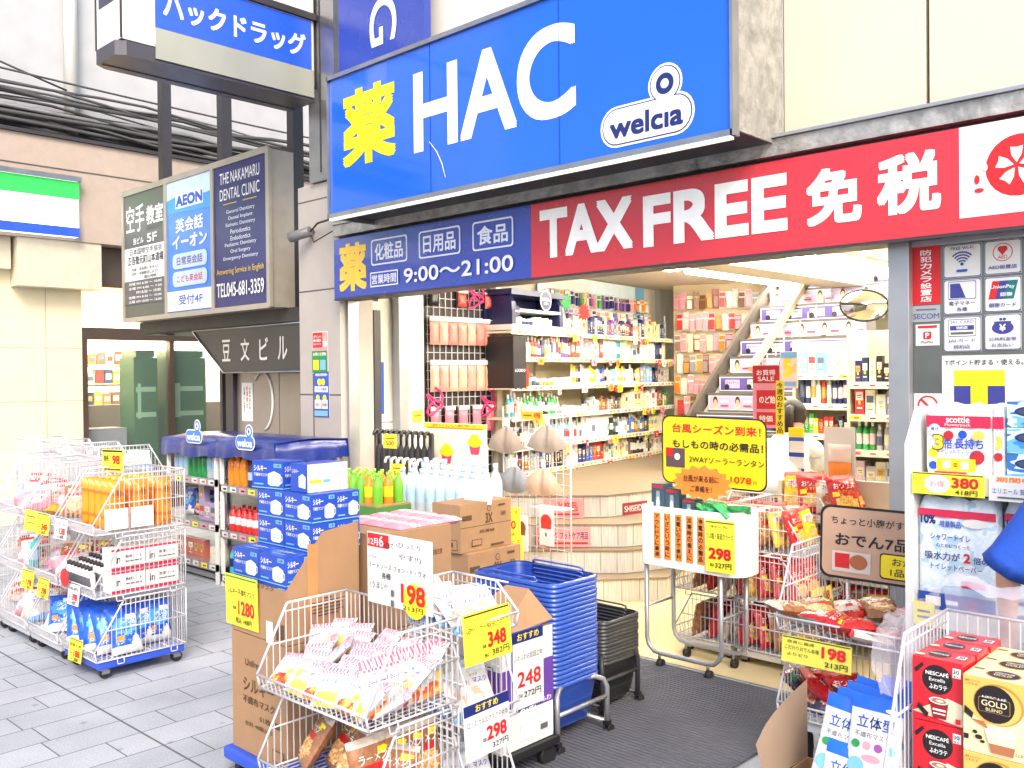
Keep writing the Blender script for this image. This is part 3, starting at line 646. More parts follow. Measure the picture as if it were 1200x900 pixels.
# building across / behind, so the frame never opens onto nothing
b = MB(); b.box(-13, -6.43, 9.5, 10, 0, 10, UPW); tag(b.build('alley_wall', None, origin=(-9, 9.5, 0)), 'pale wall closing the far end of the narrow side alley', 'wall')
# ================================================================ INSIDE THE SHOP
CN = dict(white=(236, 236, 232), cream=(236, 220, 180), pink=(238, 160, 175), red=(205, 45, 50), orange=(240, 140, 45), yellow=(240, 210, 60), green=(60, 160, 80), teal=(50, 150, 160),
          blue=(50, 95, 190), navy=(36, 46, 105), purple=(120, 80, 160), black=(36, 36, 40), grey=(150, 150, 155), brown=(130, 85, 60), silver=(190, 190, 196), sky=(130, 190, 230))
CNAME = dict(sky='sky blue')
# small goods, one mesh each; the body takes the colour of the object
def proto_bottle(h=.17, r=.028, pump=False):
    b = MB(); b.lathe([(r * .96, 0), (r, .01), (r, h * .18), (r * 1.005, h * .19), (r * 1.005, h * .55), (r, h * .56), (r, h * .68), (r * .45, h * .78), (r * .45, h * .8)], [TINT, TINT, TINT, TINTP, TINT, TINT, TINT, TINT], n=10)
    b.lathe([(r * .5, h * .8), (r * .5, h), (r * .46, h)], WHITE, n=8)
    if pump: b.box(-.006, .006, -.05, .01, h * 1.03, h * 1.1, WHITE).cyl((0, 0, h), (0, 0, h * 1.05), .006, WHITE, 6)
    return b.mesh('bottle')
def proto_carton(w=.055, d=.05, h=.14):
    b = MB(); b.box(-w / 2, w / 2, -d / 2, d / 2, 0, h, TINT); b.art((0, -d / 2, h / 2), XA, ZA, w, h, [('r', .5, .62, .76, .28, TINTP), ('r', .5, .22, .6, .05, TINTP), ('c', .5, .40, .07, YINK), ('r', .5, .64, .5, .03, GINK), ('r', .5, .57, .4, .02, GINK)], off=.0008)
    return b.mesh('carton')
def proto_tube(h=.15, w=.045):
    b = MB(); b.lathe([(w * .4, 0), (w * .4, h * .16)], WHITE, n=10); n = len(b.v)
    b.lathe([(w * .45, h * .17), (w * .48, h * .4), (w * .5, h * .7), (w * .5, h)], [TINT, TINTP, TINT], n=10)
    for p in b.v[n:]:
        t = max(0, (p.z - h * .3) / (h * .7)); p.y *= 1 - .9 * t; p.x *= 1 + .15 * t
    return b.mesh('tube')
def proto_jar(h=.06, r=.035):
    b = MB(); b.lathe([(r * .95, 0), (r, .006), (r, h * .6)], [TINT, TINT], n=12); b.lathe([(r * 1.02, h * .6), (r * 1.02, h * .97), (r * .95, h)], WHITE, n=12)
    return b.mesh('jar')
def pillow(w, h, t, fn, nu=8, nv=11, crimp=.06, seed=1, back=None):
    """soft pouch standing in the XZ plane, front to -Y; fn(u,v) gives the material of a face"""
    b = MB(); rr = random.Random(seed)
    for side in (-1, 1):
        k = len(b.v)
        for j in range(nv + 1):
            for i in range(nu + 1):
                u = i / nu; v = j / nv
                e = max(0, 1 - (2 * u - 1) ** 4) ** .6 * max(0, 1 - abs(2 * v - 1) ** 5) ** .7
                if v < crimp or v > 1 - crimp: e = .02
                wob = (rr.random() - .5) * .14 * t * (0 < i < nu and 0 < j < nv)
                zig = .004 * w * (i % 2) * (j in (0, nv))
                b.v.append(V(((u - .5) * w * (1 - .05 * math.sin(v * math.pi)), side * (t / 2 * e + .0006) + wob, v * h + zig)))
        for j in range(nv):
            for i in range(nu):
                a = k + j * (nu + 1) + i; q = (a, a + 1, a + nu + 2, a + nu + 1)
                m = fn((i + .5) / nu, (j + .5) / nv) if side < 0 else (back or fn((i + .5) / nu, .99))
                b.face(q if side < 0 else q[::-1], m, True)
    return b
def pouch_y(w, h, t):
    def f(p):
        u = p.x / w + .5; v = p.z / h
        e = max(0, 1 - (2 * u - 1) ** 4) ** .6 * max(0, 1 - abs(2 * v - 1) ** 5) ** .7
        return V((p.x, -(t / 2 * e) - .0022, p.z))
    return f
def proto_refill():
    b = pillow(.115, .19, .05, lambda u, v: TINTP if .30 < v < .55 and .15 < u < .85 else (WHITE if v > .86 else TINT), seed=5); return b.mesh('refill_pouch')
def proto_hang(w=.085, h=.17):
    b = MB(); b.box(-w / 2, w / 2, -.002, .002, 0, h, TINTP); b.box(-w * .4, w * .4, -.02, -.003, h * .08, h * .62, TINT); b.box(-w * .45, w * .45, -.004, -.0025, h * .72, h * .94, TINT); b.cyl((0, .03, h * 1.0), (0, -.03, h * 1.01), .003, CHROME, 5)
    return b.mesh('hanging_pack')
PB, PBT, PPUMP, PC, PCS, PCW = proto_bottle(), proto_bottle(.21, .024), proto_bottle(.17, .033, True), proto_carton(), proto_carton(.045, .04, .11), proto_carton(.085, .05, .15)
PT, PJ, PR, PH = proto_tube(), proto_jar(), proto_refill(), proto_hang()
SORT = dict(bottle=(PB, .062, 'bottle'), slim=(PBT, .054, 'bottle'), pump=(PPUMP, .072, 'pump bottle'), carton=(PC, .06, 'carton'), small=(PCS, .05, 'small carton'), wide=(PCW, .09, 'wide carton'), tube=(PT, .055, 'tube'), jar=(PJ, .078, 'jar'), pouch=(PR, .115, 'refill pouch'))
OBN = dict(bottle='toiletry_bottle', slim='slim_bottle', pump='pump_bottle', carton='carton', small='small_carton', wide='wide_carton', tube='tube', jar='cream_jar', pouch='refill_pouch')
SHR = .80
def stock(pos, length, angz, runs, where, group, seed, two=False):
    """a row of goods along a shelf: pos(s) is the shelf front point, runs = [(kind, [colours], until s)]"""
    rr = random.Random(seed); s = .03; i = 0; ri = 0; cur = None; left = 0
    while s < length - .04:
        while ri < len(runs) - 1 and s > runs[ri][2]: ri += 1
        kind, cols, _ = runs[ri]
        if left <= 0: cur = rr.choice(list(cols) * 2 + ['black', 'grey', 'brown', 'navy', 'white', 'cream', 'silver']); left = rr.choice((1, 2, 2, 3))
        left -= 1; me, wd, word = SORT[kind]
        wd *= SHR; s += wd / 2; p = pos(s); sc = SHR * rr.uniform(.92, 1.08)
        c = tuple(min(255, max(0, v + rr.randint(-14, 14))) for v in CN[cur])
        inst(OBN[kind], me, p, f'{CNAME.get(cur, cur)} {word}, {ordw(i)} from the left on {where}', word.split()[-1], group, (0, 0, angz + rr.uniform(-.12, .12)), c, (sc, sc, sc * rr.uniform(1.2, 1.75)))
        s += wd / 2 + rr.uniform(-.002, .006); i += 1
RAILM = mat('price_rail', (238, 232, 214), .4); SHELFM = mat('cream_shelf', (226, 216, 192), .45, var=.05)
def rail_tags(b, o, r, length, n, seed, h=.03):
    rr = random.Random(seed); r = V(r)
    for i in range(n):
        s = (i + .5) * length / n; b.art(o + r * s, r, ZA, length / n * .7, h, [('r', .5, .5, 1, .85, rr.choice((PAPER, PAPER, CARDY, PAPER, PINK))), ('r', .6, .45, .5, .3, rr.choice((RED, GINK, INK)))], off=.0015)
# ---------------------------------------------------------------- cosmetics shelving on the left wall
DV = V((-.15, .9887, 0)); NV = V((.9887, .15, 0)); S0 = V((-5.55, 5.9, 0)); LEN = 3.32; ANG = math.atan2(DV.y, DV.x)
t = thing('cosmetics_shelving', 'long cream wall shelving full of toiletries, on the raised floor by the left wall', 'shelving', (-5.8, 7.5, .68))
def cpos(s, dep, z): return S0 + DV * s - NV * dep + ZA * z
b = MB(); b.obox(cpos(LEN / 2, .38, 1.6), DV, ZA, LEN, 2.0, .03, mat('shelf_back', (206, 196, 172), .6)); b.build('back_panel', t)
LEVELS_ = (.72, .95, 1.22, 1.49, 1.75, 1.99)
for k, z in enumerate(LEVELS_):
    b = MB(); b.obox(cpos(LEN / 2, .02, z - .013), DV, ZA, LEN, .02, .35, SHELFM); b.obox(cpos(LEN / 2, 0, z - .013), DV, ZA, LEN, .042, .015, RAILM)
    rail_tags(b, cpos(0, 0, z - .013), DV, LEN, 40, k); b.build('shelf', t)
b = MB(); b.obox(cpos(LEN / 2, .04, .69 - .07), DV, ZA, LEN, .10, .3, SHELFM); b.build('base', t)
for s in (0.0, .93, 1.85, 2.75, LEN):
    b = MB(); b.obox(cpos(s, .37, 1.45), DV, ZA, .03, 1.6, .02, ALU); b.build('upright', t)
G = 'toiletries on the cosmetics shelving'
wh = ('the lowest cosmetics shelf', 'the second lowest cosmetics shelf', 'the third lowest cosmetics shelf', 'the fourth cosmetics shelf up', 'the fifth cosmetics shelf up', 'the top cosmetics shelf')
R_ = [
 [('carton', ['brown', 'navy'], .9), ('wide', ['blue', 'navy', 'red', 'blue'], 1.7), ('carton', ['teal', 'cream', 'white', 'red'], 2.2), ('bottle', ['black', 'black', 'white'], 2.9), ('carton', ['white', 'navy'], 9)],
 [('bottle', ['silver', 'white', 'sky'], 1.3), ('pouch', ['yellow', 'white', 'sky'], 1.9), ('bottle', ['blue', 'sky', 'black', 'white'], 2.7), ('carton', ['cream', 'white'], 9)],
 [('bottle', ['green', 'teal', 'green', 'white'], .9), ('jar', ['teal', 'brown', 'cream'], 1.4), ('small', ['brown', 'pink', 'cream', 'white'], 2.2), ('wide', ['white', 'cream', 'white'], 2.9), ('carton', ['green', 'black'], 9)],
 [('jar', ['pink', 'white', 'orange', 'red', 'green'], .9), ('tube', ['cream', 'white', 'yellow'], 1.4), ('tube', ['blue', 'blue', 'sky'], 1.8), ('tube', ['orange', 'yellow', 'cream'], 2.4), ('wide', ['sky', 'white'], 9)],
 [('pump', ['blue', 'red', 'pink', 'teal', 'navy'], .55), ('slim', ['orange', 'purple', 'yellow'], .9), ('pouch', ['white', 'blue', 'teal', 'pink', 'purple'], 1.9), ('pouch', ['white', 'green', 'navy', 'purple'], 9)],
 [('carton', ['navy', 'purple'], 1.25), ('carton', ['grey', 'white', 'pink'], 1.7), ('wide', ['blue', 'white'], 1.9), ('carton', ['grey', 'green', 'cream'], 2.3), ('slim', ['orange', 'orange', 'white', 'cream'], 2.8), ('tube', ['pink', 'white'], 9)]]
for k, z in enumerate(LEVELS_):
    if k == 5: stock(lambda s, z=z: cpos(s + .92, .08, z), LEN - .92, ANG, R_[k], wh[k], G, 30 + k)
    elif k in (3, 4): stock(lambda s, z=z: cpos(s + .2, .09, z), LEN - .2, ANG, R_[k], wh[k], G, 30 + k)
    else: stock(lambda s, z=z: cpos(s, .09, z), LEN, ANG, R_[k], wh[k], G, 30 + k)
# dark display units
NAV = mat('navy_display', (34, 38, 84), .3); 
t = thing('skincare_display', 'navy skincare display case with round white NIVEA badge, on top of the cosmetics shelving', 'display', cpos(.45, .1, 2.0))
b = MB(); b.obox(cpos(.45, .3, 2.18), DV, ZA, .9, .36, .03, NAV); b.obox(cpos(.45, .0, 2.335), DV, ZA, .9, .05, .3, NAV)
for s in (.07, .87): b.prism([cpos(s - .03, .02, 2.0), cpos(s - .03, .3, 2.0), cpos(s - .03, .3, 2.36), cpos(s - .03, .10, 2.36), cpos(s - .03, .03, 2.25)], DV * .06, NAV)
b.obox(cpos(.47, .02, 2.175), DV, ZA, .76, .025, .28, WHITE); b.obox(cpos(.45, -.01, 2.02), DV, ZA, .9, .05, .3, WHITE); b.build('case', t)
b = MB(); c = cpos(.55, -.003, 2.28); b.art(c, DV, ZA, .2, .2, [('c', .5, .5, .48, WHITE), ('c', .5, .5, .42, NAV), ('t', 'NIVEA', .5, .55, .16, .6, LETW), ('t', 'MEN', .5, .36, .1, .34, LETW)]); b.build('badge', t)
b = MB(); b.art(cpos(.07, -.012, 2.16), DV, ZA, .1, .2, [('c', .5, .5, .22, GINK), ('c', .5, .5, .2, NAV), ('t', 'NIVEA', .5, .5, .1, .7, LETG)]); b.build('side_badge', t)
stock(lambda s: cpos(s + .12, .1, 2.045), .7, ANG, [('jar', ['navy', 'white', 'navy', 'yellow'], 9)], 'the lower tray of the navy skincare display', 'jars in the navy skincare display', 77)
t = thing('hair_wax_display', 'black hair wax display panel lettered LUCIDO at the near end of cosmetics shelving', 'display', cpos(.1, .05, 1.49))
b = MB(); b.obox(cpos(.1, -.012, 1.71), DV, ZA, .2, .46, .3, BLACK); b.text('LÚCIDO', cpos(.1, -.016, 1.64), DV, ZA, .03, LETG, w=.16); b.build('panel', t)
b = MB(); b.obox(cpos(.22, -.014, 1.57), DV, ZA, .04, .16, .1, RED); b.build('red_card', t)
# posters over the shelving
t = thing('wall_poster', 'white and pale blue poster banner above the cosmetics shelving', 'poster', cpos(2.1, .3, 2.2))
b = MB(); b.obox(cpos(2.1, .34, 2.38), DV, ZA, 2.3, .44, .01, mat('pale_blue_poster', (214, 232, 240), .5)); b.build('sheet', t)
b = MB(); b.art(cpos(2.1, .34, 2.38), DV, ZA, 2.3, .44, [('r', .25, .5, .4, .8, PAPER), ('t', 'キレイのために', .55, .55, .16, .28, ORANGE), ('t', 'スキンケア', .83, .5, .2, .2, INK), ('r', .95, .5, .1, 1, LBLUE)]); b.build('lettering', t)
for i, (s, z, cc, lab) in enumerate(((1.0, 2.3, GREEN, 'green paper burst above the navy skincare display'), (1.35, 2.22, RED, 'red paper burst beside the white poster banner'))):
    b = MB(); c = cpos(s, .05, z); pts = [c + DV * (.11 * (1 if k % 2 else .68) * math.cos(k * math.pi / 12)) + ZA * (.09 * (1 if k % 2 else .68) * math.sin(k * math.pi / 12)) for k in range(24)]
    b.prism(pts, NV * -.006, cc); tag(b.build('paper_burst', None, origin=c), lab, 'decoration')
# ---------------------------------------------------------------- hair accessory board
t = thing('hair_goods_board', 'black grid board hung with pink hair goods inside the left of the entrance', 'display board', (-5.88, 5.55, 1.0))
b = MB(); y0, y1 = 5.16, 5.98; b.box(-5.895, -5.88, y0, y1, .6, 2.45, mat('dark_board', (54, 44, 46), .6)); b.build('backing', t)
b = MB()
for i in range(12): y = y0 + .03 + i * (y1 - y0 - .06) / 11; b.wire([(-5.86, y, .62), (-5.86, y, 2.42)], .004, CHROME)
for i in range(24): z = .64 + i * .077; b.wire([(-5.865, y0 + .02, z), (-5.865, y1 - .02, z)], .004, CHROME)
b.build('wire_grid', t)
b = MB(); b.box(-5.9, -5.82, 5.985, 6.05, .6, 2.45, SHELFM); b.build('upright', t)
PK1 = mat('pink_towel', (240, 176, 160), .8, var=.12, scale=20)
pb = MB(); pb.box(-.045, .045, -.012, .0, .20, .235, PAPER)
k = len(pb.v); pb2 = pillow(.085, .2, .035, lambda u, v: TINT, 6, 8, seed=8); n0 = len(pb.v); pb.v += pb2.v
mi = pb.mi(TINT)
for f in pb2.f: pb.f.append(tuple(i + n0 for i in f)); pb.m.append(mi); pb.sm.append(True)
pb.cyl((0, .05, .222), (0, -.03, .226), .003, CHROME, 5)
PKH = pb.mesh('hair_towel')
rows = [(2.19, 3, [(30, 26, 30), (178, 70, 60), (196, 90, 80)], .62, 'top', ('black', 'dark red', 'red')), (1.86, 7, [(222, 140, 128), (232, 160, 146), (214, 128, 124)], 1., 'second', ('pink', 'pink', 'pink')), (1.46, 7, [(232, 168, 150), (226, 150, 140), (236, 178, 160)], 1.15, 'third', ('pale pink', 'pale pink', 'pale pink')), (1.1, 5, [(225, 120, 140)] * 3, 1.0, 'lowest', ('deep pink', 'deep pink', 'deep pink'))]
for z, n, cs, sc, w_, nm in rows:
    for i in range(n):
        y = y0 + .08 + (y1 - y0 - .16) * i / (n - 1)
        inst('hair_towel', PKH, (-5.83, y, z), f'{nm[i % 3]} hair accessory pack, {ordw(i)} from the left in the {w_} row, hair goods board', 'pack', 'packs on the hair goods board', (0, 0, math.pi / 2), cs[i % 3], (1.25, 1.3, sc))
for i, (y, z, w_) in enumerate(((5.72, 2.25, 'top'), (5.22, 1.33, 'lower left'), (5.86, 1.3, 'lower right'))):
    b = MB(); pts = [V((-5.81, y + .09 * math.sin(a * 1.7), z + .12 - .02 * a + .05 * math.cos(a * 2.3))) for a in [j * .4 for j in range(22)]]
    b.tube(pts, .011, mat('magenta_card', (214, 50, 120), .5), 5); tag(b.build('curly_sign', None, origin=(-5.81, y, z)), f'magenta scribble shaped card hung at the {w_} of the hair goods board', 'decoration')
# notices on the left door reveal
def side_poster(name, px, py, w, h, label, spec, base=PAPER, x=-5.893, cat='notice'):
    c = at(px, py, x=x); t = thing(name, label, cat, (x, c.y, c.z - h / 2))
    b = MB(); b.obox((x + .004, c.y, c.z), YA, ZA, w, h, .003, base); b.build('sheet', t)
    b = MB(); b.art((x + .004, c.y, c.z), YA, ZA, w, h, spec); b.build('lettering', t)
b = MB(); b.box(-5.9, -5.893, 4.46, 4.83, 0, 2.2, WALLW); b.box(-5.893, -5.892, 4.46, 4.83, 1.22, 1.226, TILEJ); b.build('reveal', bd)
side_poster('payment_poster', 440, 455, .17, .42, 'blue payment notice with a white card, on the left door reveal', [('t', 'お支払い', .4, .93, .06, .5, LETW), ('r', .4, .5, .8, .72, PAPER), ('t', 'ご利用いただけます', .4, .22, .03, .66, GINK), ('r', .4, .55, .5, .03, GINK), ('r', .4, .48, .5, .02, GINK)], BLUEINK)
side_poster('drink_poster', 430, 400, .09, .20, 'small green drink poster at the upper left door reveal', [('r', .5, .3, .6, .4, PAPER), ('r', .5, .35, .4, .15, GREEN), ('r', .5, .9, 1, .1, LBLUE)], mat('deep_green', (30, 100, 60), .5))
side_poster('memo_note', 437, 485, .13, .10, 'yellow memo note below the blue payment notice', [('r', .5, .55, .7, .1, GINK), ('r', .5, .3, .6, .08, GINK)], CARDY)
side_poster('memo_note', 489, 488, .11, .10, 'yellow memo note on the white strip beside the hair goods board', [('r', .5, .55, .7, .1, RED), ('r', .5, .3, .6, .08, GINK)], CARDY, x=-5.838)
# ---------------------------------------------------------------- display steps up to the raised floor
STEPW = printmat('whitewashed_boards', [(194, 189, 182), (204, 200, 193), (214, 210, 203)], 6, .55, (30, 30, 1)); STEPT = mat('grey_tread', (132, 117, 98), .5, var=.12, scale=5)
t = thing('display_steps', 'four white boarded steps with grey treads climbing to the raised cosmetics floor', 'steps', (-4.2, 5.3, 0))
tiers = [((560, 707), (697, 707), (781, 704), (806, 690), 0.0, .17), ((560, 672), (733, 672), (800, 664), (828, 655), .17, .34), ((560, 641), (734, 641), (800, 634), (830, 627), .34, .51), ((560, 607), (713, 606), (775, 598), (806, 592), .51, .68)]
for (a, b_, c_2, d_, z0, z1) in tiers:
    P_ = [at(*q, z=z0) for q in (a, b_, c_2, d_)]
    pts = [P_[0]] + P_[1:] + [V((P_[3].x + .2, 9.6 if z1 > .6 else P_[3].y + 1.2, z0)), V((-6.55 if z1 > .6 else -5.85, 9.6 if z1 > .6 else 7.5, z0)), V((-5.85, P_[0].y + .1, z0))]
    b = MB(); b.prism([V((p.x, p.y, z0 + .002)) for p in pts], (0, 0, z1 - z0 - .016), STEPW)
    for p0, p1 in zip(P_, P_[1:]):
        L_ = (p1 - p0).length; r_ = (p1 - p0).normalized(); n_ = int(L_ / .115)
        if n_ > 0: b.art((p0 + p1) / 2 + ZA * ((z1 - z0) / 2), r_, ZA, L_, z1 - z0 - .02, [('r', (q + .5) / n_, .5, .004 / L_, .96, mat('board_joint', (132, 122, 112), .8)) for q in range(n_)], off=.002, step=0)
    b.build('riser', t)
    cen = sum(pts, V()) / len(pts)
    b = MB(); b.prism([V((p.x, p.y, z1 - .013)) + (V((p.x - cen.x, p.y - cen.y, 0)).normalized() * .012) for p in pts], (0, 0, .012), STEPT); b.build('tread', t)
b = MB(); b.box(-6.6, -4.0, 7.4, 11.5, .60, .668, FLOORM); b.box(-4.0, -3.9, 7.4, 11.5, 0, .677, WALLW); b.build('raised_floor', bd)
def riser_card(label, pa, pb, z0, z1, base, spec, name='step_sign'):
    A = at(*pa, z=z0); B = at(*pb, z=z0); r = (B - A); L_ = r.length; r.normalize(); nn = r.cross(ZA)
    o = (A + B) / 2 + ZA * ((z1 - z0) / 2) + nn * .008
    tt = thing(name, label, 'sign', (A + B) / 2)
    bb = MB(); bb.obox(o, r, ZA, L_, z1 - z0, .004, base); bb.build('panel', tt)
    bb = MB(); bb.art(o, r, ZA, L_, z1 - z0, spec); bb.build('lettering', tt)
PK3 = mat('pink_step_sign', (240, 150, 150), .5)
riser_card('pink strip lettered 化粧品 on the top step', (636, 607), (684, 607), .515, .66, PK3, [('t', '化粧品', .58, .6, .5, .55, RED, .02), ('r', .5, .2, .8, .1, RED)])
riser_card('pink strip lettered メイキング フットケア用品 on the second step down', (628, 641), (692, 641), .345, .49, PK3, [('t', 'メイキング フットケア用品', .5, .58, .4, .92, NAVY, .02), ('r', .5, .2, .9, .1, RED)])
riser_card('dark red plate lettered SHISEIDO on the top step corner', (729, 604), (758, 600), .54, .63, mat('dark_red_plate', (140, 30, 48), .4), [('t', 'SHISEIDO', .5, .5, .5, .86, LETW, 0)])
# ---------------------------------------------------------------- staircase with advertisements on its risers
LAV = mat('lavender_advert', (186, 172, 214), .5, var=.06); VIO = mat('violet_advert', (88, 72, 150), .5); STC = mat('grey_stair', (92, 88, 88), .6)
t = thing('staircase', 'grey staircase to the upper floor with lavender adverts on every riser', 'staircase', (-4.43, 7.3, .68))
for k in range(11):
    y = 7.3 + .213 * k; z = .68 + .18 * k
    b = MB(); b.box(-4.83, -3.6, y, y + .22, z, z + .18, STC)
    sp = [('r', .5, .5, 1, 1, PAPER), ('r', .5, .5, .98, .86, LAV if k % 2 else VIO)]
    for j in range(5):
        x = .12 + .2 * j
        if k % 2: sp += [('r', x - .055, .5, .05, .8, mat('skin_print', (236, 196, 176), .5)), ('e', x - .055, .62, .022, .34, mat('hair_print', (60, 46, 44), .5)), ('e', x - .055, .48, .016, .26, SKIN), ('r', x + .03, .6, .07, .2, PAPER), ('r', x + .03, .3, .07, .1, RED)]
        else: sp += [('r', x, .5, .13, .6, PAPER if j % 2 else LAV), ('t', 'キャンペーン', x, .6, .25, .11, INK), ('c', x - .05, .3, .2, INK)]
    b.art((-4.215, y, z + .085), XA, ZA, 1.22, .14, sp, off=.002); b.build('step', t)
RW = mat('beige_handrail', (196, 176, 146), .4); 
b = MB()
def barbox(b, p, q, w, h, m):
    p = V(p); q = V(q); d = (q - p).normalized(); s_ = d.cross(ZA).normalized(); u_ = s_.cross(d); n = len(b.v)
    for c in (p, q):
        for a, e in ((-1, -1), (1, -1), (1, 1), (-1, 1)): b.v.append(c + s_ * (a * w / 2) + u_ * (e * h / 2))
    for i in range(4): j = (i + 1) % 4; b.face((n + i, n + j, n + 4 + j, n + 4 + i), m)
    b.face((n + 3, n + 2, n + 1, n), m); b.face((n + 4, n + 5, n + 6, n + 7), m)
barbox(b, (-4.45, 8.1, 1.63), (-4.45, 9.45, 2.66), .05, .07, RW); b.build('handrail', t)
b = MB(); barbox(b, (-4.03, 8.6, 1.75), (-4.03, 9.6, 2.53), .05, .10, DARKG); b.build('handrail', t)
for k in range(12): y = 8.2 + .11 * k; z = 1.70 + (y - 8.2) * .763; b = MB(); b.wire([(-4.42 + .033 * k, y, z - .75), (-4.42 + .033 * k, y, z)], .007, ALU, 5); b.build('baluster', t)
b = MB(); barbox(b, (-4.88, 7.3, .80), (-4.88, 9.7, 2.83), .04, .15, mat('stair_stringer', (84, 78, 74), .5)); b.build('stringer', t)
# ---------------------------------------------------------------- beige wall with hanging packs beside the stairs
BE = mat('beige_wall', (206, 186, 150), .6, var=.05)
A_ = V((-6.05, 9.2, 0)); B_ = V((-4.72, 9.72, 0)); rW = (B_ - A_).normalized(); nW = rW.cross(ZA)
b = MB(); b.prism([A_ + ZA * .68, B_ + ZA * .68, B_ + ZA * 2.62, A_ + ZA * 2.62], nW * -.05, BE); b.build('stair_wall', bd)
angW = math.atan2(rW.y, rW.x)
rr = random.Random(9); pal = ['pink', 'white', 'pink', 'red', 'cream', 'white', 'brown', 'pink', 'orange', 'grey']
for r_ in range(6):
    n = (15, 15, 14, 12, 11, 9)[r_]
    for i in range(n):
        z = 2.33 - r_ * .245; s = .05 + i * .074 + (.03 if r_ % 2 else 0)
        cn = rr.choice(pal); p = A_ + rW * s + nW * .03 + ZA * (z + rr.uniform(-.01, .01))
        inst('hanging_pack', PH, p, f'{CNAME.get(cn, cn)} blister pack, {ordw(i)} from the left in the {ordw(r_)} row by the stairs', 'pack', 'blister packs hanging beside the stairs', (0, 0, angW + rr.uniform(-.35, .35)), CN[cn], (.82, 1.8, rr.uniform(1.0, 1.35)))
for i in range(6):
    p = A_ + rW * (.7 + .055 * i) + nW * .22 + ZA * (1.28 - .03 * i)
    cn = ['teal', 'pink', 'red', 'pink', 'white', 'pink'][i]
    inst('hanging_pack', PH, p, f'{cn} blister pack, {ordw(i)} from the left in the loose bunch by stairs', 'pack', 'bunch of packs at the end of the cosmetics shelf', (0, 0, angW + .4 * (i - 2)), CN[cn], (1.2, 1, 1.3))
# ---------------------------------------------------------------- right hand shelving
def gondola(name, label, x0, x1, y, dep, levels, z1, side=True, seed=3):
    t = thing(name, label, 'shelving', ((x0 + x1) / 2, y + dep / 2, 0)); w_ = x1 - x0
    b = MB(); b.box(x0, x1, y + dep, y + dep + .03, .02, z1, mat('shelf_back', (206, 196, 172), .6)); b.build('back_panel', t)
    for k, z in enumerate(levels):
        b = MB(); b.box(x0, x1, y + .016, y + dep, z - .022, z, SHELFM); b.box(x0, x1, y, y + .015, z - .045, z + .004, RAILM)
        rail_tags(b, V((x0, y, z - .02)), XA, w_, max(4, int(w_ / .11)), seed + k); b.build('shelf', t)
    for x in (x0 - .012, x1 + .012):
        b = MB(); b.box(x - .011, x + .011, y + .05, y + dep + .03, 0, z1, SHELFM); b.build('side_panel', t)
    return t
lvA = (.10, .50, .77, 1.04, 1.29, 1.52)
gondola('household_shelving', 'cream household shelving with clear containers, just inside the right door post', -2.78, -1.15, 6.44, .4, lvA, 1.9)
wA = ('the floor level', 'the lowest visible shelf', 'the second visible shelf', 'the third visible shelf', 'the upper shelf', 'the top shelf')
RA = [[('wide', ['grey', 'white'], 9)], [('pouch', ['white', 'silver', 'white'], 9)], [('wide', ['navy', 'blue', 'teal', 'silver'], 9)], [('bottle', ['silver', 'white', 'red', 'green'], 9)], [('wide', ['white', 'red', 'cream', 'red'], 9)], [('carton', ['brown', 'white', 'sky', 'yellow', 'black'], 9)]]
for k, z in enumerate(lvA): stock(lambda s, z=z: V((-2.78 + s, 6.52, z)), 1.63, 0, RA[k], wA[k] + ' of the household shelving', 'goods on the household shelving', 60 + k)
lvB = (.35, .60, .84, 1.10, 1.34, 1.58)
gondola('stationery_shelving', 'narrow cream shelving packed with thin colourful packets, left of the household shelving', -3.5, -3.0, 7.05, .35, lvB, 1.85, seed=20)
for k, z in enumerate(lvB): stock(lambda s, z=z: V((-3.5 + s, 7.13, z)), .5, 0, [(('slim', 'tube', 'carton', 'small', 'slim', 'wide')[k], [['grey', 'navy'], ['blue', 'teal', 'silver'], ['silver', 'teal', 'white'], ['yellow', 'red', 'brown', 'green'], ['red', 'brown', 'orange', 'yellow'], ['sky', 'white', 'blue']][k], 9)], ('the lowest', 'the second', 'the third', 'the fourth', 'the fifth', 'the top')[k] + ' stationery shelf', 'goods on the stationery shelving', 80 + k)
lvC = (1.4, 1.62, 1.85)
gondola('rear_shelving', 'pale rear shelving under the convex mirror, deep inside the shop', -3.4, -1.2, 9.2, .4, (.3, .7, 1.1, 1.4, 1.62, 1.85), 2.1, seed=33)
for k, z in enumerate(lvC): stock(lambda s, z=z: V((-3.4 + s, 9.28, z)), 2.2, 0, [(('wide', 'carton', 'pouch')[k], ['white', 'cream', 'sky', 'green', 'yellow', 'white'], 9)], ('the lower', 'the middle', 'the top')[k] + ' shelf of the rear shelving', 'goods on the rear shelving', 90 + k)
t = thing('convex_mirror', 'oval convex security mirror with a dark rim hung under the shop ceiling', 'mirror', at(1015, 358, y=6.3))
c = at(1013, 358, y=6.3); rM = CR; uM = ZA; nM = rM.cross(uM).normalized() * 1.
MIR = mat('mirror_glass', (235, 235, 235), .03, metal=1, var=0)
b = MB(); k0 = len(b.v); N = 24
for j in range(6):
    a = j / 5
    for i in range(N): th = 2 * math.pi * i / N; b.v.append(c + rM * (.165 * a * math.cos(th)) + uM * (.105 * a * math.sin(th)) + nM * (.05 * (1 - a * a)))
for j in range(5):
    for i in range(N): i2 = (i + 1) % N; b.face((k0 + j * N + i, k0 + (j + 1) * N + i, k0 + (j + 1) * N + i2, k0 + j * N + i2), MIR, True)
b.build('mirror_face', t)
b = MB(); b.tube([c + rM * (.168 * math.cos(2 * math.pi * i / 24)) + uM * (.108 * math.sin(2 * math.pi * i / 24)) for i in range(25)], .007, BLACK, 6); b.build('rim', t)
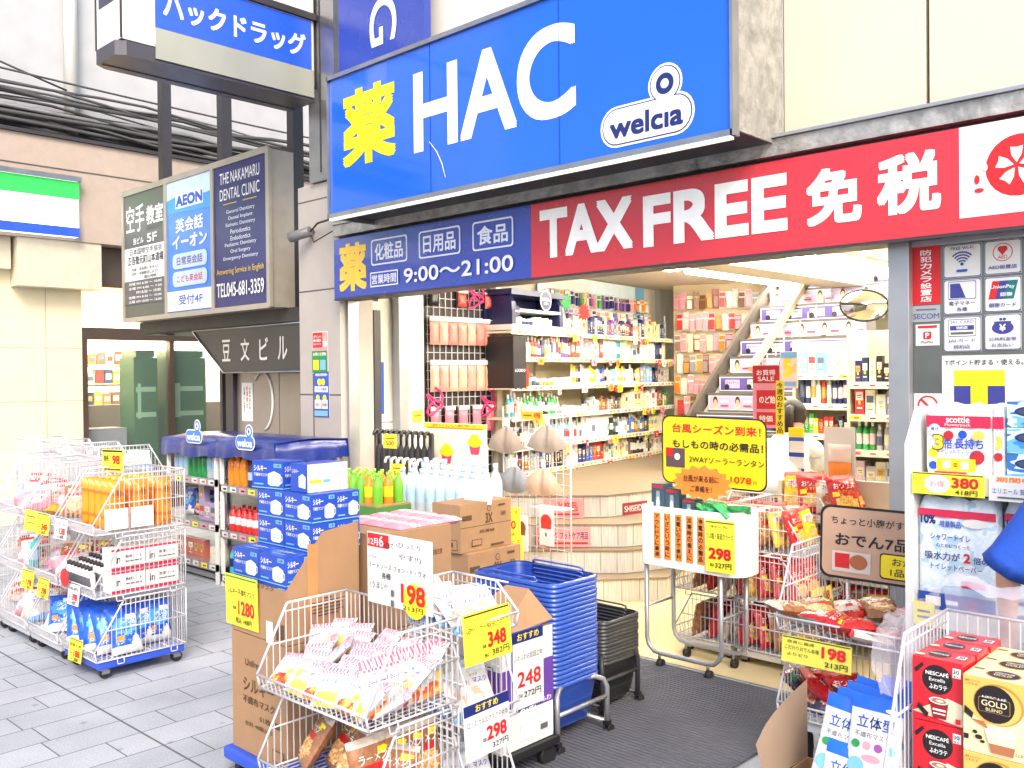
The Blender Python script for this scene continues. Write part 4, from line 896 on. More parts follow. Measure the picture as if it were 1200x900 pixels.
b = MB(); b.cyl(c + uM * .1 - nM * .02, V((c.x, c.y + .02, 2.62)), .006, CHROME, 6); b.build('hanger', t)
# loose posters, strips
def up_poster(name, label, px0, py0, px1, py1, y, base, spec, cat='poster', r=None):
    a = at(px0, py0, y=y); d = at(px1, py1, y=y); o = (a + d) / 2; r = XA
    t = thing(name, label, cat, (o.x, y, min(a.z, d.z))); w_ = abs(d.x - a.x); h_ = abs(a.z - d.z)
    b = MB(); b.obox(o, r, ZA, w_, h_, .004, base); b.build('sheet', t)
    b = MB(); b.art(o, r, ZA, w_, h_, spec); b.build('lettering', t)
    return t
up_poster('sale_poster', 'red and pink sale poster standing over the snack carts', 882, 428, 914, 502, 5.3, PINK, [('r', .5, .85, 1, .28, RED), ('t', 'お買得', .5, .88, .09, .7, LETW), ('t', 'SALE', .5, .78, .07, .6, LETW), ('r', .55, .45, .8, .3, RED), ('t', 'のど飴', .55, .45, .12, .6, LETW, .02), ('r', .5, .15, .7, .2, RED), ('t', '特価', .5, .15, .1, .5, LETW)])
up_poster('yellow_strip', 'narrow yellow vertical price strip beside the red sale poster', 909, 446, 919, 510, 5.25, YINK, [('v', '今週のおすすめ品', .5, .97, .03, .7, INK)])
up_poster('sale_board', 'white and yellow board with a big yellow 5 above the snack carts', 914, 412, 935, 455, 5.6, PAPER, [('t', '5', .42, .55, .5, .5, YINK, .05), ('t', '倍', .8, .55, .25, .25, YINK, .02), ('r', .5, .9, .9, .15, LBLUE), ('r', .5, .12, .8, .12, LBLUE)])
# hanging strip of small packs in front of the household shelving
t = thing('hanging_strip_card', 'tall white strip card carrying small toy packs in front of the household shelving', 'display strip', at(984, 560, y=5.5))
a = at(972, 500, y=5.55); d = at(996, 615, y=5.55); o = (a + d) / 2
b = MB(); b.obox(o, XA, ZA, .20, a.z - d.z, .004, PAPER); b.build('card', t)
for j, (cc, py) in enumerate(((mat('clear_pack_white', (240, 225, 220), .3), 532), (ORANGE, 553), (mat('rose_pack', (224, 100, 110), .4), 578), (mat('violet_pack', (140, 110, 190), .4), 600))):
    c = at(984, py, y=5.53); b = MB(); b2 = pillow(.15, .11, .03, lambda u, v: cc, 6, 6, seed=j)
    n0 = len(b.v); b.v += [p + V((c.x, c.y, c.z - .05)) for p in b2.v]
    for f in b2.f: b.face([i + n0 for i in f], cc, True)
    b.build('toy_pack', t)
t = thing('battery_display', 'blue hanging display card with white packs, left of the strip card', 'display', at(933, 545, y=5.5))
a = at(924, 512, y=5.5); d = at(942, 566, y=5.5); o = (a + d) / 2
b = MB(); b.obox(o, XA, ZA, d.x - a.x, a.z - d.z, .01, BLUEINK); b.obox(V((o.x, o.y, a.z + .03)), XA, ZA, d.x - a.x, .06, .01, YINK); b.build('card', t)
for j in range(3): b = MB(); b.obox(V((o.x + .01, o.y - .022, a.z - .06 - .1 * j)), XA, ZA, .09, .07, .02, PAPER); b.build('pack', t)

rr = random.Random(17)
for lv in range(6):                                                    # price flags and shelf talkers sticking out of the shelving
    for k, s_ in enumerate(sorted(.15 + rr.random() * (LEN - .3) for _ in range(8))):
        cc, cn = rr.choice(((CARDY, 'yellow'), (CARDY, 'yellow'), (PINK, 'pink'), (PAPER, 'white'), (RED, 'red'), (ORANGE, 'orange')))
        o = cpos(s_, -.02 - .03 * rr.random(), LEVELS_[lv] - .03 - .02 * rr.random()); b = MB(); b.obox(o, DV, ZA, rr.uniform(.05, .11), rr.uniform(.05, .08), .002, cc); b.art(o, DV, ZA, .05, .05, [('r', .5, .65, .7, .2, INK if cc is not RED else LETW), ('r', .6, .3, .5, .3, RED if cc is not RED else YINK)])
        tag(b.build('shelf_flag', None, origin=o), f'{cn} price flag, {ordw(k)} from the left on {wh[lv]}', 'price flag', 'price flags on the cosmetics shelving')
for i, (px, py, w_, h_) in enumerate(((715, 663, .30, .16), (640, 597, .3, .12), (800, 612, .3, .2))):
    z = (.172, .682, .512)[i]; o = at(px, py, z=z); b = MB(); b.box(o.x - w_ / 2, o.x + w_ / 2, o.y, o.y + h_, z, z + .006, PAPER); b.box(o.x - w_ / 3, o.x + w_ / 4, o.y + .03, o.y + h_ - .03, z + .006, z + .008, LBLUE); tag(b.build('flyer', None, origin=o), ('white flyer lying on the lowest tread of the display steps', 'white flyer lying on the top tread of the display steps', 'white flyer on the third tread of the display steps')[i], 'flyer')

for r_, z in enumerate((2.30, 2.12)):                                   # packs hooked over the top shelf
    for i in range(24):
        cn = rr.choice(['white', 'pink', 'silver', 'navy', 'orange', 'cream', 'green', 'purple', 'white']); s_ = 1.05 + i * .094 + .03 * r_
        inst('hanging_pack', PH, cpos(s_, .30 - .03 * r_, z + rr.uniform(-.01, .01)), f'{cn} hooked pack, {ordw(i)} from the left in the {("upper", "lower")[r_]} row above the cosmetics shelving', 'pack', 'packs hooked above the cosmetics shelving', (0, 0, ANG + rr.uniform(-.3, .3)), CN[cn], (.85, 1.3, .9))
# ================================================================ GOODS OUT ON THE STREET
def wire_cart(name, label, x, y, w, d, z0, h, tiers, group=None, dolly=None, rot=0, gap=.026, cat='wire cart', casters=True, toph=1.):
    """stacked wire baskets on a wheeled dolly; local front is -Y, (x, y) the middle of the footprint"""
    t = thing(name, label, cat, (0, 0, 0), group); hw = w / 2
    for k in range(tiers):
        b = MB(); zb = z0 + k * h; hh = h * (toph if k == tiers - 1 else 1); zt = zb + hh * .93; f, bk = -d / 2, d / 2; lip = h * .16; sl = d * .30
        # rims
        b.wire([(-hw, f, zb), (hw, f, zb), (hw, bk, zb), (-hw, bk, zb)], .0042, CHROME, 6, True)
        b.wire([(-hw, f - .012, zb + lip), (-hw, f + sl, zt), (-hw, bk, zt), (hw, bk, zt), (hw, f + sl, zt), (hw, f - .012, zb + lip)], .0048, CHROME, 6, True)
        for sx in (-hw, hw):
            b.wire([(sx, f, zb), (sx, f - .012, zb + lip)], .0042, CHROME, 6); b.wire([(sx, bk, zb), (sx, bk, zt)], .0042, CHROME, 6)
            zm = zb + h * .47; b.wire([(sx, f + sl * .38, zm), (sx, bk, zm)], .0036, CHROME, 5); b.wire([(sx, f + sl * .82, zt - .03), (sx, bk, zt - .03)], .003, CHROME, 5)
            n = int(d / gap)
            for i in range(1, n):
                yy = f + d * i / n; top = zt if yy > f + sl else zb + lip + (zt - zb - lip) * (yy - f + .012) / (sl + .012)
                b.wire([(sx, yy, zb), (sx, yy, top)], .0021, CHROME)
            # stacking hooks
            for yy in (f + d * .25, bk - d * .15): b.wire([(sx * 1.01, yy - .018, zb - .004), (sx * 1.03, yy - .018, zb - .028), (sx * 1.03, yy + .018, zb - .028), (sx * 1.01, yy + .018, zb - .004)], .003, CHROME, 5)
        n = int(w / gap)
        for i in range(1, n):
            xx = -hw + w * i / n
            b.wire([(xx, f - .012, zb + lip), (xx, f, zb), (xx, bk, zb), (xx, bk, zt)], .0021, CHROME)
        b.wire([(-hw, bk, zb + h * .47), (hw, bk, zb + h * .47)], .0036, CHROME, 5)
        for i in range(1, 5): yy = f + d * i / 5; b.wire([(-hw, yy, zb), (hw, yy, zb)], .003, CHROME, 5)
        b.build('basket', t)
    if casters:
        dm = dolly or mat('grey_dolly', (176, 178, 184), .5); b = MB()
        b.box(-hw + .005, hw - .005, -d / 2 + .01, d / 2 - .01, z0 - .045, z0 - .008, dm); b.build('dolly', t, bevel=.004)
        for sx in (-1, 1):
            for sy in (-1, 1):
                cx, cy = sx * (hw - .05), sy * (d / 2 - .05); b = MB(); hgt = z0 - .045
                b.box(cx - .018, cx + .018, cy - .022, cy + .022, hgt - .012, hgt - .001, STEEL)
                b.box(cx - .02, cx - .016, cy - .012, cy + .03, hgt * .45, hgt - .012, STEEL); b.box(cx + .016, cx + .02, cy - .012, cy + .03, hgt * .45, hgt - .012, STEEL)
                cb = b.build('caster', t); b = MB(); r_ = max(.018, hgt * .5); b.cyl((cx - .014, cy + .012, r_), (cx + .014, cy + .012, r_), r_, DARK, 14); b.build('wheel', cb)
    t.location = (x, y, 0); t.rotation_euler = (0, 0, rot)
    return t
def card(name, label, o, r, w, h, spec, base=CARDY, u=ZA, group=None, cat='price card', thick=.003):
    o = V(o); t = thing(name, label, cat, o - V(u) * (h / 2), group)
    b = MB(); b.obox(o, r, u, w, h, thick, base); b.build('sheet', t)
    b = MB(); b.art(o, r, u, w, h, spec); b.build('lettering', t)
    return t
def price(main, sub, name='', extra=()):
    return [('r', .5, .955, .96, .04, INK), ('t', name, .5, .72, .15, .86, INK, .005), ('t', main, .66, .37, .30, .46, RED, .03), ('t', '本体', .24, .36, .10, .12, INK), ('t', '税込', .36, .12, .08, .1, INK), ('t', sub, .66, .12, .15, .34, INK, .02), ('t', '円', .92, .3, .08, .05, RED)] + list(extra)
# ---- pouch meshes -------------------------------------------------
PKW = mat('glossy_white_pack', (214, 214, 216), .25, coat=.25, var=.12, scale=25, bump=.35, bscale=35); CHK = mat('pink_check', (226, 110, 140), .3)
TOM = printmat('sauce_print', [(200, 60, 40), (226, 96, 50), (240, 160, 70), (250, 210, 120)], 26); GLD = mat('egg_yellow', (245, 205, 90), .3)
def pasta_fn(u, v):
    if v > .80: return CHK if (int(u * 16) + int(v * 34)) % 2 else PKW
    if v < .30 and .08 < u < .92 and (u - .5) ** 2 / .16 + (v - .12) ** 2 / .03 < 1: return TOM
    if (u - .78) ** 2 / .02 + (v - .36) ** 2 / .006 < 1: return GLD
    return PKW
def pasta_mesh(seed, alt):
    W_, H_, T_ = .135, .185, .03
    b = pillow(W_, H_, T_, pasta_fn if not alt else (lambda u, v: CHK if v > .8 and (int(u * 16) + int(v * 34)) % 2 else (GLD if v < .34 and abs(u - .5) < .36 else PKW)), 16, 20, .05, seed, PKW)
    pr = pouch_y(W_, H_, T_)
    b.text('ミートソース' if not alt else 'ナポリタン', (0, 0, .112), XA, ZA, .020, BLUEINK, w=.095, bold=.006, proj=pr); b.text('フォン・ド・ヴォ', (0, 0, .088), XA, ZA, .011, GINK, w=.07, proj=pr, bold=0)
    b.text('おいしさ', (0, 0, .138), XA, ZA, .008, RED, w=.04, proj=pr, bold=0)
    return b.mesh('sauce_pouch')
SAUCE = [pasta_mesh(2, 0), pasta_mesh(3, 1)]
BLP = printmat('blue_detergent_print', [(30, 80, 190), (40, 110, 215), (60, 150, 230), (235, 240, 245), (240, 130, 60)], 22)
ORP = mat('orange_noodle_pack', (238, 150, 40), .3, var=.12); ORL = mat('orange_noodle_band', (215, 110, 30), .35)
WPP = printmat('white_mask_print', [(236, 240, 244), (240, 242, 244), (90, 150, 215), (225, 235, 242)], 20)
RDP = printmat('red_snack_print', [(205, 35, 40), (225, 60, 45), (240, 190, 60), (250, 235, 220), (150, 25, 40)], 24)
YLP = printmat('yellow_snack_print', [(245, 200, 40), (250, 225, 90), (220, 60, 40), (250, 240, 210)], 22)
BRP = printmat('brown_snack_print', [(150, 100, 64), (196, 146, 96), (222, 196, 160), (180, 84, 60), (120, 84, 60)], 55, detail=5)
MXP = printmat('mixed_pack_print', [(235, 232, 228), (210, 70, 60), (240, 236, 232), (70, 60, 60), (226, 190, 150)], 60, detail=6)
DKP = printmat('dark_snack_print', [(70, 50, 90), (170, 40, 40), (40, 90, 60), (230, 220, 210), (110, 60, 50)], 50, detail=5)
PNP = printmat('pink_white_print', [(240, 205, 212), (236, 150, 168), (245, 240, 240), (220, 110, 140)], 26)
def soft(name, w, h, t, m, seed, band=None):
    return pillow(w, h, t, (lambda u, v: band if band and .86 < v else m), 8, 12, .05, seed, m).mesh(name)

def design(name, w, h, t, main, top, words, ell=None, extra=None, seed=1, low=None):
    """printed bag: body colour, top band, picture patch and lettering that follow the bulge"""
    def fn(u, v):
        if v > .87: return top
        if extra:
            for (cu, cv, ru, rv, m) in extra:
                if ((u - cu) / ru) ** 2 + ((v - cv) / rv) ** 2 < 1: return m
        if ell and ((u - ell[0]) / ell[2]) ** 2 + ((v - ell[1]) / ell[3]) ** 2 < 1: return ell[4]
        if low and v < .14 + .10 * u: return low
        return main
    b = pillow(w, h, t, fn, 14, 18, .05, seed, main); pr = pouch_y(w, h, t)
    for (tx, x, z, hh, ww, m) in words: b.text(tx, (x * w, 0, z * h), XA, ZA, hh, m, w=ww * w, bold=.012, proj=pr)
    return b.mesh(name)
DBL = mat('detergent_blue', (28, 92, 205), .25, coat=.3, var=.15, scale=30); DCY = mat('detergent_cyan', (70, 165, 230), .25, coat=.3); 
M_DET = design('detergent_pouch', .17, .24, .08, DBL, BLUEINK, [('つめかえ用', 0, .25, .022, .6, LETW), ('洗浄', .05, .62, .05, .5, LETW)], (.5, .6, .42, .2, DCY), [(.25, .32, .12, .07, ORANGE), (.75, .30, .1, .08, PAPER), (.7, .78, .2, .06, PAPER)], 4, PAPER)
MKT = mat('mask_pack_tint', (214, 226, 240), .3)
M_MASK = design('mask_pack', .13, .19, .03, PKW, MKT, [('マスク', .08, .68, .022, .5, BLUEINK), ('ふつう', -.1, .80, .012, .3, GINK)], (.32, .36, .24, .20, SKIN), [(.34, .28, .20, .11, PAPER)], 5, mat('mask_pack_blue', (90, 150, 215), .3))
RDM = mat('snack_red', (200, 30, 38), .22, coat=.4, var=.25, scale=30, bump=.2); YLM = mat('snack_yellow', (244, 200, 40), .22, coat=.4, var=.2, scale=30, bump=.2); CHIP = printmat('chip_picture', [(236, 190, 90), (222, 150, 60), (246, 214, 130)], 60)
M_RED = design('snack_bag', .17, .23, .07, RDM, RED, [('おつまみ', 0, .70, .034, .7, LETW), ('うす焼き', 0, .56, .02, .5, YINK)], (.5, .28, .38, .17, CHIP), [(.2, .50, .12, .05, YINK)], 6)
M_YEL = design('snack_bag', .17, .23, .07, YLM, RED, [('ポテト', 0, .68, .04, .66, RED), ('うすしお', 0, .54, .018, .5, INK)], (.5, .28, .38, .17, CHIP), [(.5, .68, .42, .12, PAPER)], 7)
BRM = mat('brown_bag', (156, 104, 66), .25, coat=.3, var=.25, scale=30, bump=.35); NUT = printmat('noodle_picture', [(222, 180, 120), (200, 140, 80), (236, 206, 150)], 45); CLB = mat('clear_wrapped_food', (206, 192, 178), .15, coat=.5, var=.3, scale=25, bump=.5); DPM = mat('dark_bag', (62, 46, 74), .2, coat=.4, var=.3, scale=30, bump=.4); MEAT = printmat('food_picture', [(150, 70, 50), (196, 120, 80), (226, 200, 170)], 40)
M_BRN = design('snack_bag', .17, .22, .06, BRM, CLB, [('ラーメン', 0, .70, .03, .66, LETW)], (.5, .32, .40, .20, NUT), [(.5, .56, .36, .05, RED), (.78, .78, .14, .05, YINK)], 8)
M_MIX = design('bread_pack', .16, .2, .05, CLB, RDM, [('おでん', -.05, .74, .026, .5, INK)], (.5, .36, .36, .22, MEAT), [(.28, .68, .3, .14, PAPER), (.8, .7, .12, .1, RED)], 9)
M_DRK = design('snack_bag', .15, .2, .05, DPM, RDM, [('チョコ', 0, .68, .03, .5, LETW)], (.5, .30, .36, .18, MEAT), [(.5, .5, .3, .05, YINK), (.2, .75, .14, .08, GREEN)], 10)
PKM_ = mat('pink_soft_pack', (226, 150, 165), .3, var=.2, scale=20, bump=.3); M_PNK = design('tissue_pack', .2, .14, .09, PKM_, PKW, [('ソフト', .0, .5, .025, .4, RED)], (.5, .5, .34, .22, PKW), [(.12, .3, .12, .14, PKW), (.88, .7, .1, .16, PKW)], 11)
nb = pillow(.075, .22, .05, lambda u, v: ORL if (.2 < v < .27 or .5 < v < .53 or .74 < v < .8) else ORP, 6, 14, .03, 12)
nb.text('讃岐うどん', (0, -.03, .14), ZA * -1, XA, .022, INK, w=.09, proj=lambda p: V((p.x, -.0275, p.z)), bold=0); M_NOOD = nb.mesh('noodle_pack')
M_WBOT = None
def heap(name, meshes, spots, label, cat, group, jit=.3):
    """soft packs: spots = [(x,y,z,tilt,yaw,scale)]; tilt 0 stands, 90 lies on its back"""
    rr = random.Random(len(spots) * 7 + len(name))
    for i, (x, y, z, ti, ya, sc) in enumerate(spots):
        me = meshes[i % len(meshes)]
        m = Matrix.Rotation(math.radians(ya), 4, 'Z') @ Matrix.Rotation(math.radians(-ti), 4, 'X') @ Matrix.Rotation(math.radians(rr.uniform(-1, 1) * jit * 20), 4, 'Y')
        inst(name, me, (x, y, z), label(i), cat, group, m.to_euler(), None, (sc, sc, sc))
# ---------------------------------------------------------------- carts at the left
BLUED = mat('blue_dolly', (44, 82, 196), .4)
xA, xB, xC, xD = -5.15, -5.66, -6.15, -6.65
cartspec = [(xA, 'rightmost of the left hand wire carts, on a blue dolly', BLUED), (xB, 'second wire cart from the right in the left row', None), (xC, 'third wire cart from the right in the left row', None), (xD, 'fourth wire cart from the right, cut by the left photo edge', None)]
for x, lab, dm in cartspec: wire_cart('wire_basket_cart', 'white three tier ' + lab, x, 2.27, .46, .5, .105, .335, 3, 'white wire carts along the left pavement', dm)
for i, x in enumerate((-6.62, -7.15, -7.68)): wire_cart('wire_basket_cart', 'white wire cart in the rear left row, ' + ('its right end one', 'its middle one', 'its left end one')[i], x, 2.9, .5, .5, .105, .35, 3, 'white wire carts along the left pavement', None, math.pi)
def tier(k, z0=.105, h=.335): return z0 + k * h + .006
# orange noodle packs
k = 0
for r_ in range(3):
    for c in range(5):
        inst('noodle_pack', M_NOOD, (xA - .17 + .085 * c, 2.16 + .13 * r_, tier(2)), f'orange noodle pack standing upright, {ordw(c)} from the left in the {("front", "middle", "rear")[r_]} row', 'noodle pack', 'orange noodle packs in the rightmost left cart', (0, 0, math.pi / 2 + .1 * math.sin(k)), None, (1.25, 1.5, 1.2)); k += 1
for c in range(4): inst('noodle_pack', M_NOOD, (xB - .15 + .1 * c, 2.12 + .03 * c, tier(2) + .03), f'orange noodle pack lying flat, {ordw(c)} from the left in the second cart', 'noodle pack', 'orange noodle packs lying in the second left cart', (math.radians(-88), 0, .6 + .2 * c), None, (1.2, 1.2, 1.1))
# white bottles with black caps, boxed packs "in"
bb = MB(); bb.lathe([(.018, 0), (.021, .01), (.021, .08), (.012, .1), (.012, .105)], PKW, n=9); bb.lathe([(.0125, .105), (.0125, .125)], BLACK, n=8); bb.box(-.014, .014, -.0225, -.0215, .02, .07, GINK); M_SB = bb.mesh('seasoning_bottle')
k = 0
for r_ in range(5):
    for c in range(7):
        inst('seasoning_bottle', M_SB, (xA - .19 + .047 * c + .01 * (r_ % 2), 2.06 + .06 * r_, tier(1) + .02 + .012 * r_), f'small white bottle with black cap, {ordw(c)} from the left in the {ordw(r_)} row', 'bottle', 'small white bottles in the middle basket', (.12, 0, .3)); k += 1
RB = mat('crimson_band', (196, 40, 80), .4)
for i in range(2):
    for j in range(2):
        t = thing('white_pack_box', f'white pack with red bands lettered in, {("lower", "upper")[j]} {("front", "rear")[i]} one in the middle basket', 'box', (xA + .17, 2.2 + .19 * i, tier(1) + .12 * j), 'white packs with red bands')
        b = MB(); x1 = xA + .215; b.box(xA + .10, x1, 2.11 + .19 * i, 2.295 + .19 * i, tier(1) + .122 * j, tier(1) + .118 + .122 * j, PAPER)
        b.art((x1, 2.2025 + .19 * i, tier(1) + .059 + .122 * j), YA, ZA, .185, .118, [('r', .5, .08, 1, .14, RB), ('r', .5, .94, 1, .1, RB), ('t', 'in', .18, .52, .34, .16, INK), ('t', '洗顔シート', .64, .62, .14, .5, INK), ('r', .64, .40, .5, .05, GINK)]); b.build('pack', t)
heap('detergent_pouch', [M_DET], [(xA - .15 + .075 * i, 2.1 + .045 * (i % 3), tier(0) + .01, 24 - 4 * (i % 2), 75 + 8 * (i % 3), 1.0) for i in range(6)] + [(xA + .13, 2.22 + .09 * i, tier(0) + .01, 10, 90, .98) for i in range(3)],
     lambda i: f'blue detergent pouch in the bottom basket, {ordw(i)} counted from its left front', 'detergent', 'blue detergent pouches in the bottom basket')
heap('tissue_pack', [M_PNK], [(xB - .1 + .11 * i, 2.15 + .05 * i, tier(1) + .01, 70, 20 * i, 1) for i in range(3)], lambda i: f'white and pink soft tissue pack, {ordw(i)} from the left in the second cart', 'tissue pack', 'tissue packs in the second left cart')
heap('detergent_pouch', [M_DET], [(xB + .02 + .06 * i, 2.12 + .07 * i, tier(0) + .01, 35, 60 + 9 * i, .95) for i in range(3)], lambda i: f'blue detergent pouch, {ordw(i)} from the left at the bottom of the second cart', 'detergent', 'blue pouches at the bottom of the second cart')
def bigbottle(name, body, cap, h=.24, r=.04, lab=PAPER):
    b = MB(); b.lathe([(r * .9, 0), (r, .012), (r, h * .3), (r * 1.01, h * .31), (r * 1.01, h * .58), (r, h * .6), (r * .92, h * .7), (r * .34, h * .88), (r * .34, h * .9)], [body, body, lab, lab, lab, body, body, body], n=12); b.lathe([(r * .38, h * .9), (r * .38, h), (r * .3, h)], cap, n=10); return b.mesh(name)
CLR = mat('clear_pet', (225, 240, 245), .12, alpha=.55, var=.0); TEAL = mat('teal_bottle', (70, 180, 185), .25); GRB = mat('green_pet', (40, 150, 80), .2); ORB = mat('orange_juice_pet', (240, 140, 40), .2); BLB = mat('blue_pet', (44, 60, 120), .25); TEA = mat('tea_green_label', (110, 180, 50), .3); REDB = mat('red_white_bottle', (215, 50, 50), .3); LTB = mat('light_label', (170, 205, 235), .3)
M_TEAL = bigbottle('cleaner_bottle', TEAL, WHITE, .22, .033, LTB); M_WHT = bigbottle('cleaner_bottle', PKW, ORANGE, .2, .033, PAPER)
inst('cleaner_bottle', M_TEAL, (xC + .12, 2.1, tier(1)), 'teal cleaner bottle leaning in the middle basket of the third left cart', 'bottle', rot=(0, .3, 0))
inst('cleaner_bottle', M_WHT, (xB - .14, 2.1, tier(0)), 'white bottle with orange cap leaning in the second cart bottom basket', 'bottle', rot=(-.3, .25, 0))
heap('tissue_pack', [M_PNK], [(xC - .12 + .12 * i, 2.2, tier(2 - (i // 3)) + .01, 60, 15 * i, 1) for i in range(5)], lambda i: f'white and pink soft pack, {ordw(i)} in the third left cart', 'tissue pack', 'soft packs in the third left cart')
heap('tissue_pack', [M_PNK, M_MASK, M_BRN, M_PNK], [(xB - .15 + .1 * (i % 4), 2.14 + .13 * (i // 4), tier(1) + .01, 40, 25 * (i % 4), 1) for i in range(8)] + [(xB - .15 + .1 * (i % 4), 2.2, tier(2) + .01, 30, 25 * (i % 4), 1) for i in range(3)], lambda i: f'mixed soft pack in the second left cart, {ordw(i)} counted from its left', 'pack', 'mixed packs in the second left cart')
heap('tissue_pack', [M_MASK, M_PNK, M_MIX], [(xC - .15 + .1 * (i % 4), 2.12 + .12 * ((i // 4) % 2), tier(i // 8) + .01, 35, 25 * (i % 4), 1) for i in range(24)], lambda i: f'soft pack in the {("bottom", "middle", "top")[i // 8]} basket of the third left cart, {ordw(i % 8)} from its left', 'pack', 'mixed packs in the third left cart')
heap('bread_pack', [M_MIX], [(xC - .1 + .11 * i, 2.2, tier(0) + .01, 30, 20 * i, 1) for i in range(3)] + [(xD + .12 * i, 2.2, tier(i) + .01, 30, 20, 1.1) for i in range(3)], lambda i: f'red and white food pack, {ordw(i)} among the leftmost carts', 'food pack', 'food packs in the leftmost carts')
heap('mask_pack', [M_MASK], [(-6.72 + .1 * (i % 3) - .53 * (i // 3), 2.9 + .06 * (i % 3), .105 + .7 + .13, 55, 40 * i, 1.2) for i in range(9)], lambda i: f'blue and white wrapped pack on top of the rear left carts, {ordw(i)} from the right', 'pack', 'wrapped packs on the rear left carts')
heap('tissue_pack', [M_PNK], [(-7.05 + .17 * i, 2.74, .105 + .7 + .17, 80, 10, 1) for i in range(3)], lambda i: f'salmon pink soft pack on the rear left cart, {ordw(i)} from the left', 'pack', 'pink packs on the rear left carts')
# price cards on the lips of the left carts
yl = 1.995
for (px, py, w_, base, main, sub, lab) in ((45, 612, .16, CARDY, '', '', 'plain yellow card on the top lip between the two left carts'), (47, 613, .15, CARDY, '', '', ''),):
    pass
cl = [((36, 610), .17, .12, CARDY, [('r', .5, .7, .7, .06, GINK), ('r', .5, .4, .6, .05, GINK)], 'pale yellow card on the upper lip of the third left cart'),
      ((50, 614), .16, .12, CARDY, price('248', '267', 'ティッシュ'), 'yellow price card reading 248 on the upper lip of the second left cart'),
      ((71, 619), .15, .12, PAPER, price('138', '149', 'うどん'), 'white price card on the upper lip beside the yellow 248 card'),
      ((32, 679), .16, .11, CARDY, price('178', '195', 'シート'), 'yellow price card reading 178 on the middle lip of the left carts'),
      ((50, 689), .14, .11, CARDY, price('298', '327', 'タオル'), 'yellow price card reading 298 on the middle lip of the left carts'),
      ((86, 696), .13, .12, PAPER, price('398', '437', '洗顔'), 'white price card on the middle lip of the rightmost left cart'),
      ((88, 762), .15, .12, CARDY, price('188', '206', '詰替え用'), 'yellow price card reading 188 on the bottom lip of the rightmost left cart')]
for (px, py), w_, h_, base, sp, lab in cl:
    o = at(px, py, y=yl); card('price_card', lab, o, V((1, .05, 0)), w_, h_, sp, base, V((0, .12, 1)).normalized(), 'price cards on the left carts')
o = at(75, 677, y=1.975); b = MB(); b.cyl(o, o + V((0, .006, 0)), .05, RED, 20); tag(b.build('round_tag', None, origin=o), 'round red tag on the middle lip of the left carts', 'tag')
o = at(132, 540, y=2.3); card('price_card', 'yellow black edged price card standing above the left carts', o, V((1, .3, 0)), .17, .13, [('r', .5, .93, .96, .08, INK), ('t', '特売', .2, .6, .3, .24, INK, .02), ('t', '98', .68, .55, .4, .36, RED, .03), ('r', .5, .12, .8, .08, GINK)], CARDY)
for (y_, lab) in ((2.13, 'front'), (2.27, 'rear')):
    b = MB(); b.obox((xA + .242, y_, tier(2) + .07), YA, ZA, .125, .11, .003, PAPER); tag(b.build('paper_sign', None, origin=(xA + .24, y_, tier(2) + .015)), f'blank white paper on the side of the orange noodle basket, {lab} one', 'sign', 'white papers on the noodle basket')
# ---------------------------------------------------------------- drink shelves under the blue cover
AWN = mat('blue_vinyl_cover', (26, 46, 126), .28, var=.06, scale=5, bump=.25, bscale=9, coat=.2)
def drink_shelf(name, label, x0, x1, levels):
    t = thing(name, label, 'shelving', ((x0 + x1) / 2, 3.9, 0))
    b = MB(); b.box(x0, x1, 4.17, 4.2, .05, 1.12, ALU); b.build('back_panel', t)
    for z in levels:
        b = MB(); b.box(x0, x1, 3.64, 4.165, z - .02, z, ALU); b.box(x0, x1, 3.618, 3.638, z - .045, z + .012, ALU); rail_tags(b, V((x0, 3.618, z - .016)), XA, x1 - x0, 6, int(x0 * -10) + int(z * 10), .045); b.build('shelf', t)
    for x in (x0 + .012, x1 - .012):
        for y in (3.63, 4.16): b = MB(); b.box(x - .012, x + .012, y - .012, y + .012, 0.0, 1.0, WHITE); b.build('post', t)
    b = MB(); b.box(x0, x1, 3.66, 4.15, .02, .06, ALU); b.build('base', t)
drink_shelf('drink_shelf', 'left drink shelf of green bottles under the blue cover', -7.36, -6.56, (.14, .45, .80))
drink_shelf('drink_shelf', 'right drink shelf of orange bottles under the blue cover', -6.50, -5.72, (.08, .42, .77))
t = thing('vinyl_cover', 'blue vinyl cover with two white edged welcia emblems draped over the drink shelves', 'cover', (-6.5, 3.9, 1.0))
b = MB(); rr = random.Random(3)
xs_ = [-7.4 + 1.72 * i / 40 for i in range(41)]
k = len(b.v)
for x in xs_:
    sag = .02 if x < -6.5 else 0; wv = .008 * math.sin(x * 21) + .006 * math.sin(x * 47 + 1)
    for (yy, z) in ((3.585 + wv, 1.0 - sag + .012 * math.sin(x * 13)), (3.59 + wv * .6, 1.07 - sag), (3.60, 1.13 - sag), (3.9, 1.15 - sag * .5), (4.22, 1.13), (4.23, 1.0)): b.v.append(V((x, yy, z)))
for i in range(40):
    for j in range(5): a = k + i * 6 + j; b.face((a, a + 6, a + 7, a + 1), AWN, True)
ys_ = [3.585 + .645 * i / 14 for i in range(15)]; k = len(b.v)
for y in ys_:
    wv = .010 * math.sin(y * 31) + .006 * math.sin(y * 60)
    for (xx, z) in ((-5.685 + wv, .985 + .015 * math.sin(y * 17)), (-5.688 + wv * .5, 1.06), (-5.69, 1.13), (-5.72, 1.135 + .01 * math.sin((y - 3.585) * 5))): b.v.append(V((xx, y, z)))
for i in range(14):
    for j in range(3): a = k + i * 4 + j; b.face((a, a + 4, a + 5, a + 1), AWN, True)
b.build('sheet', t)
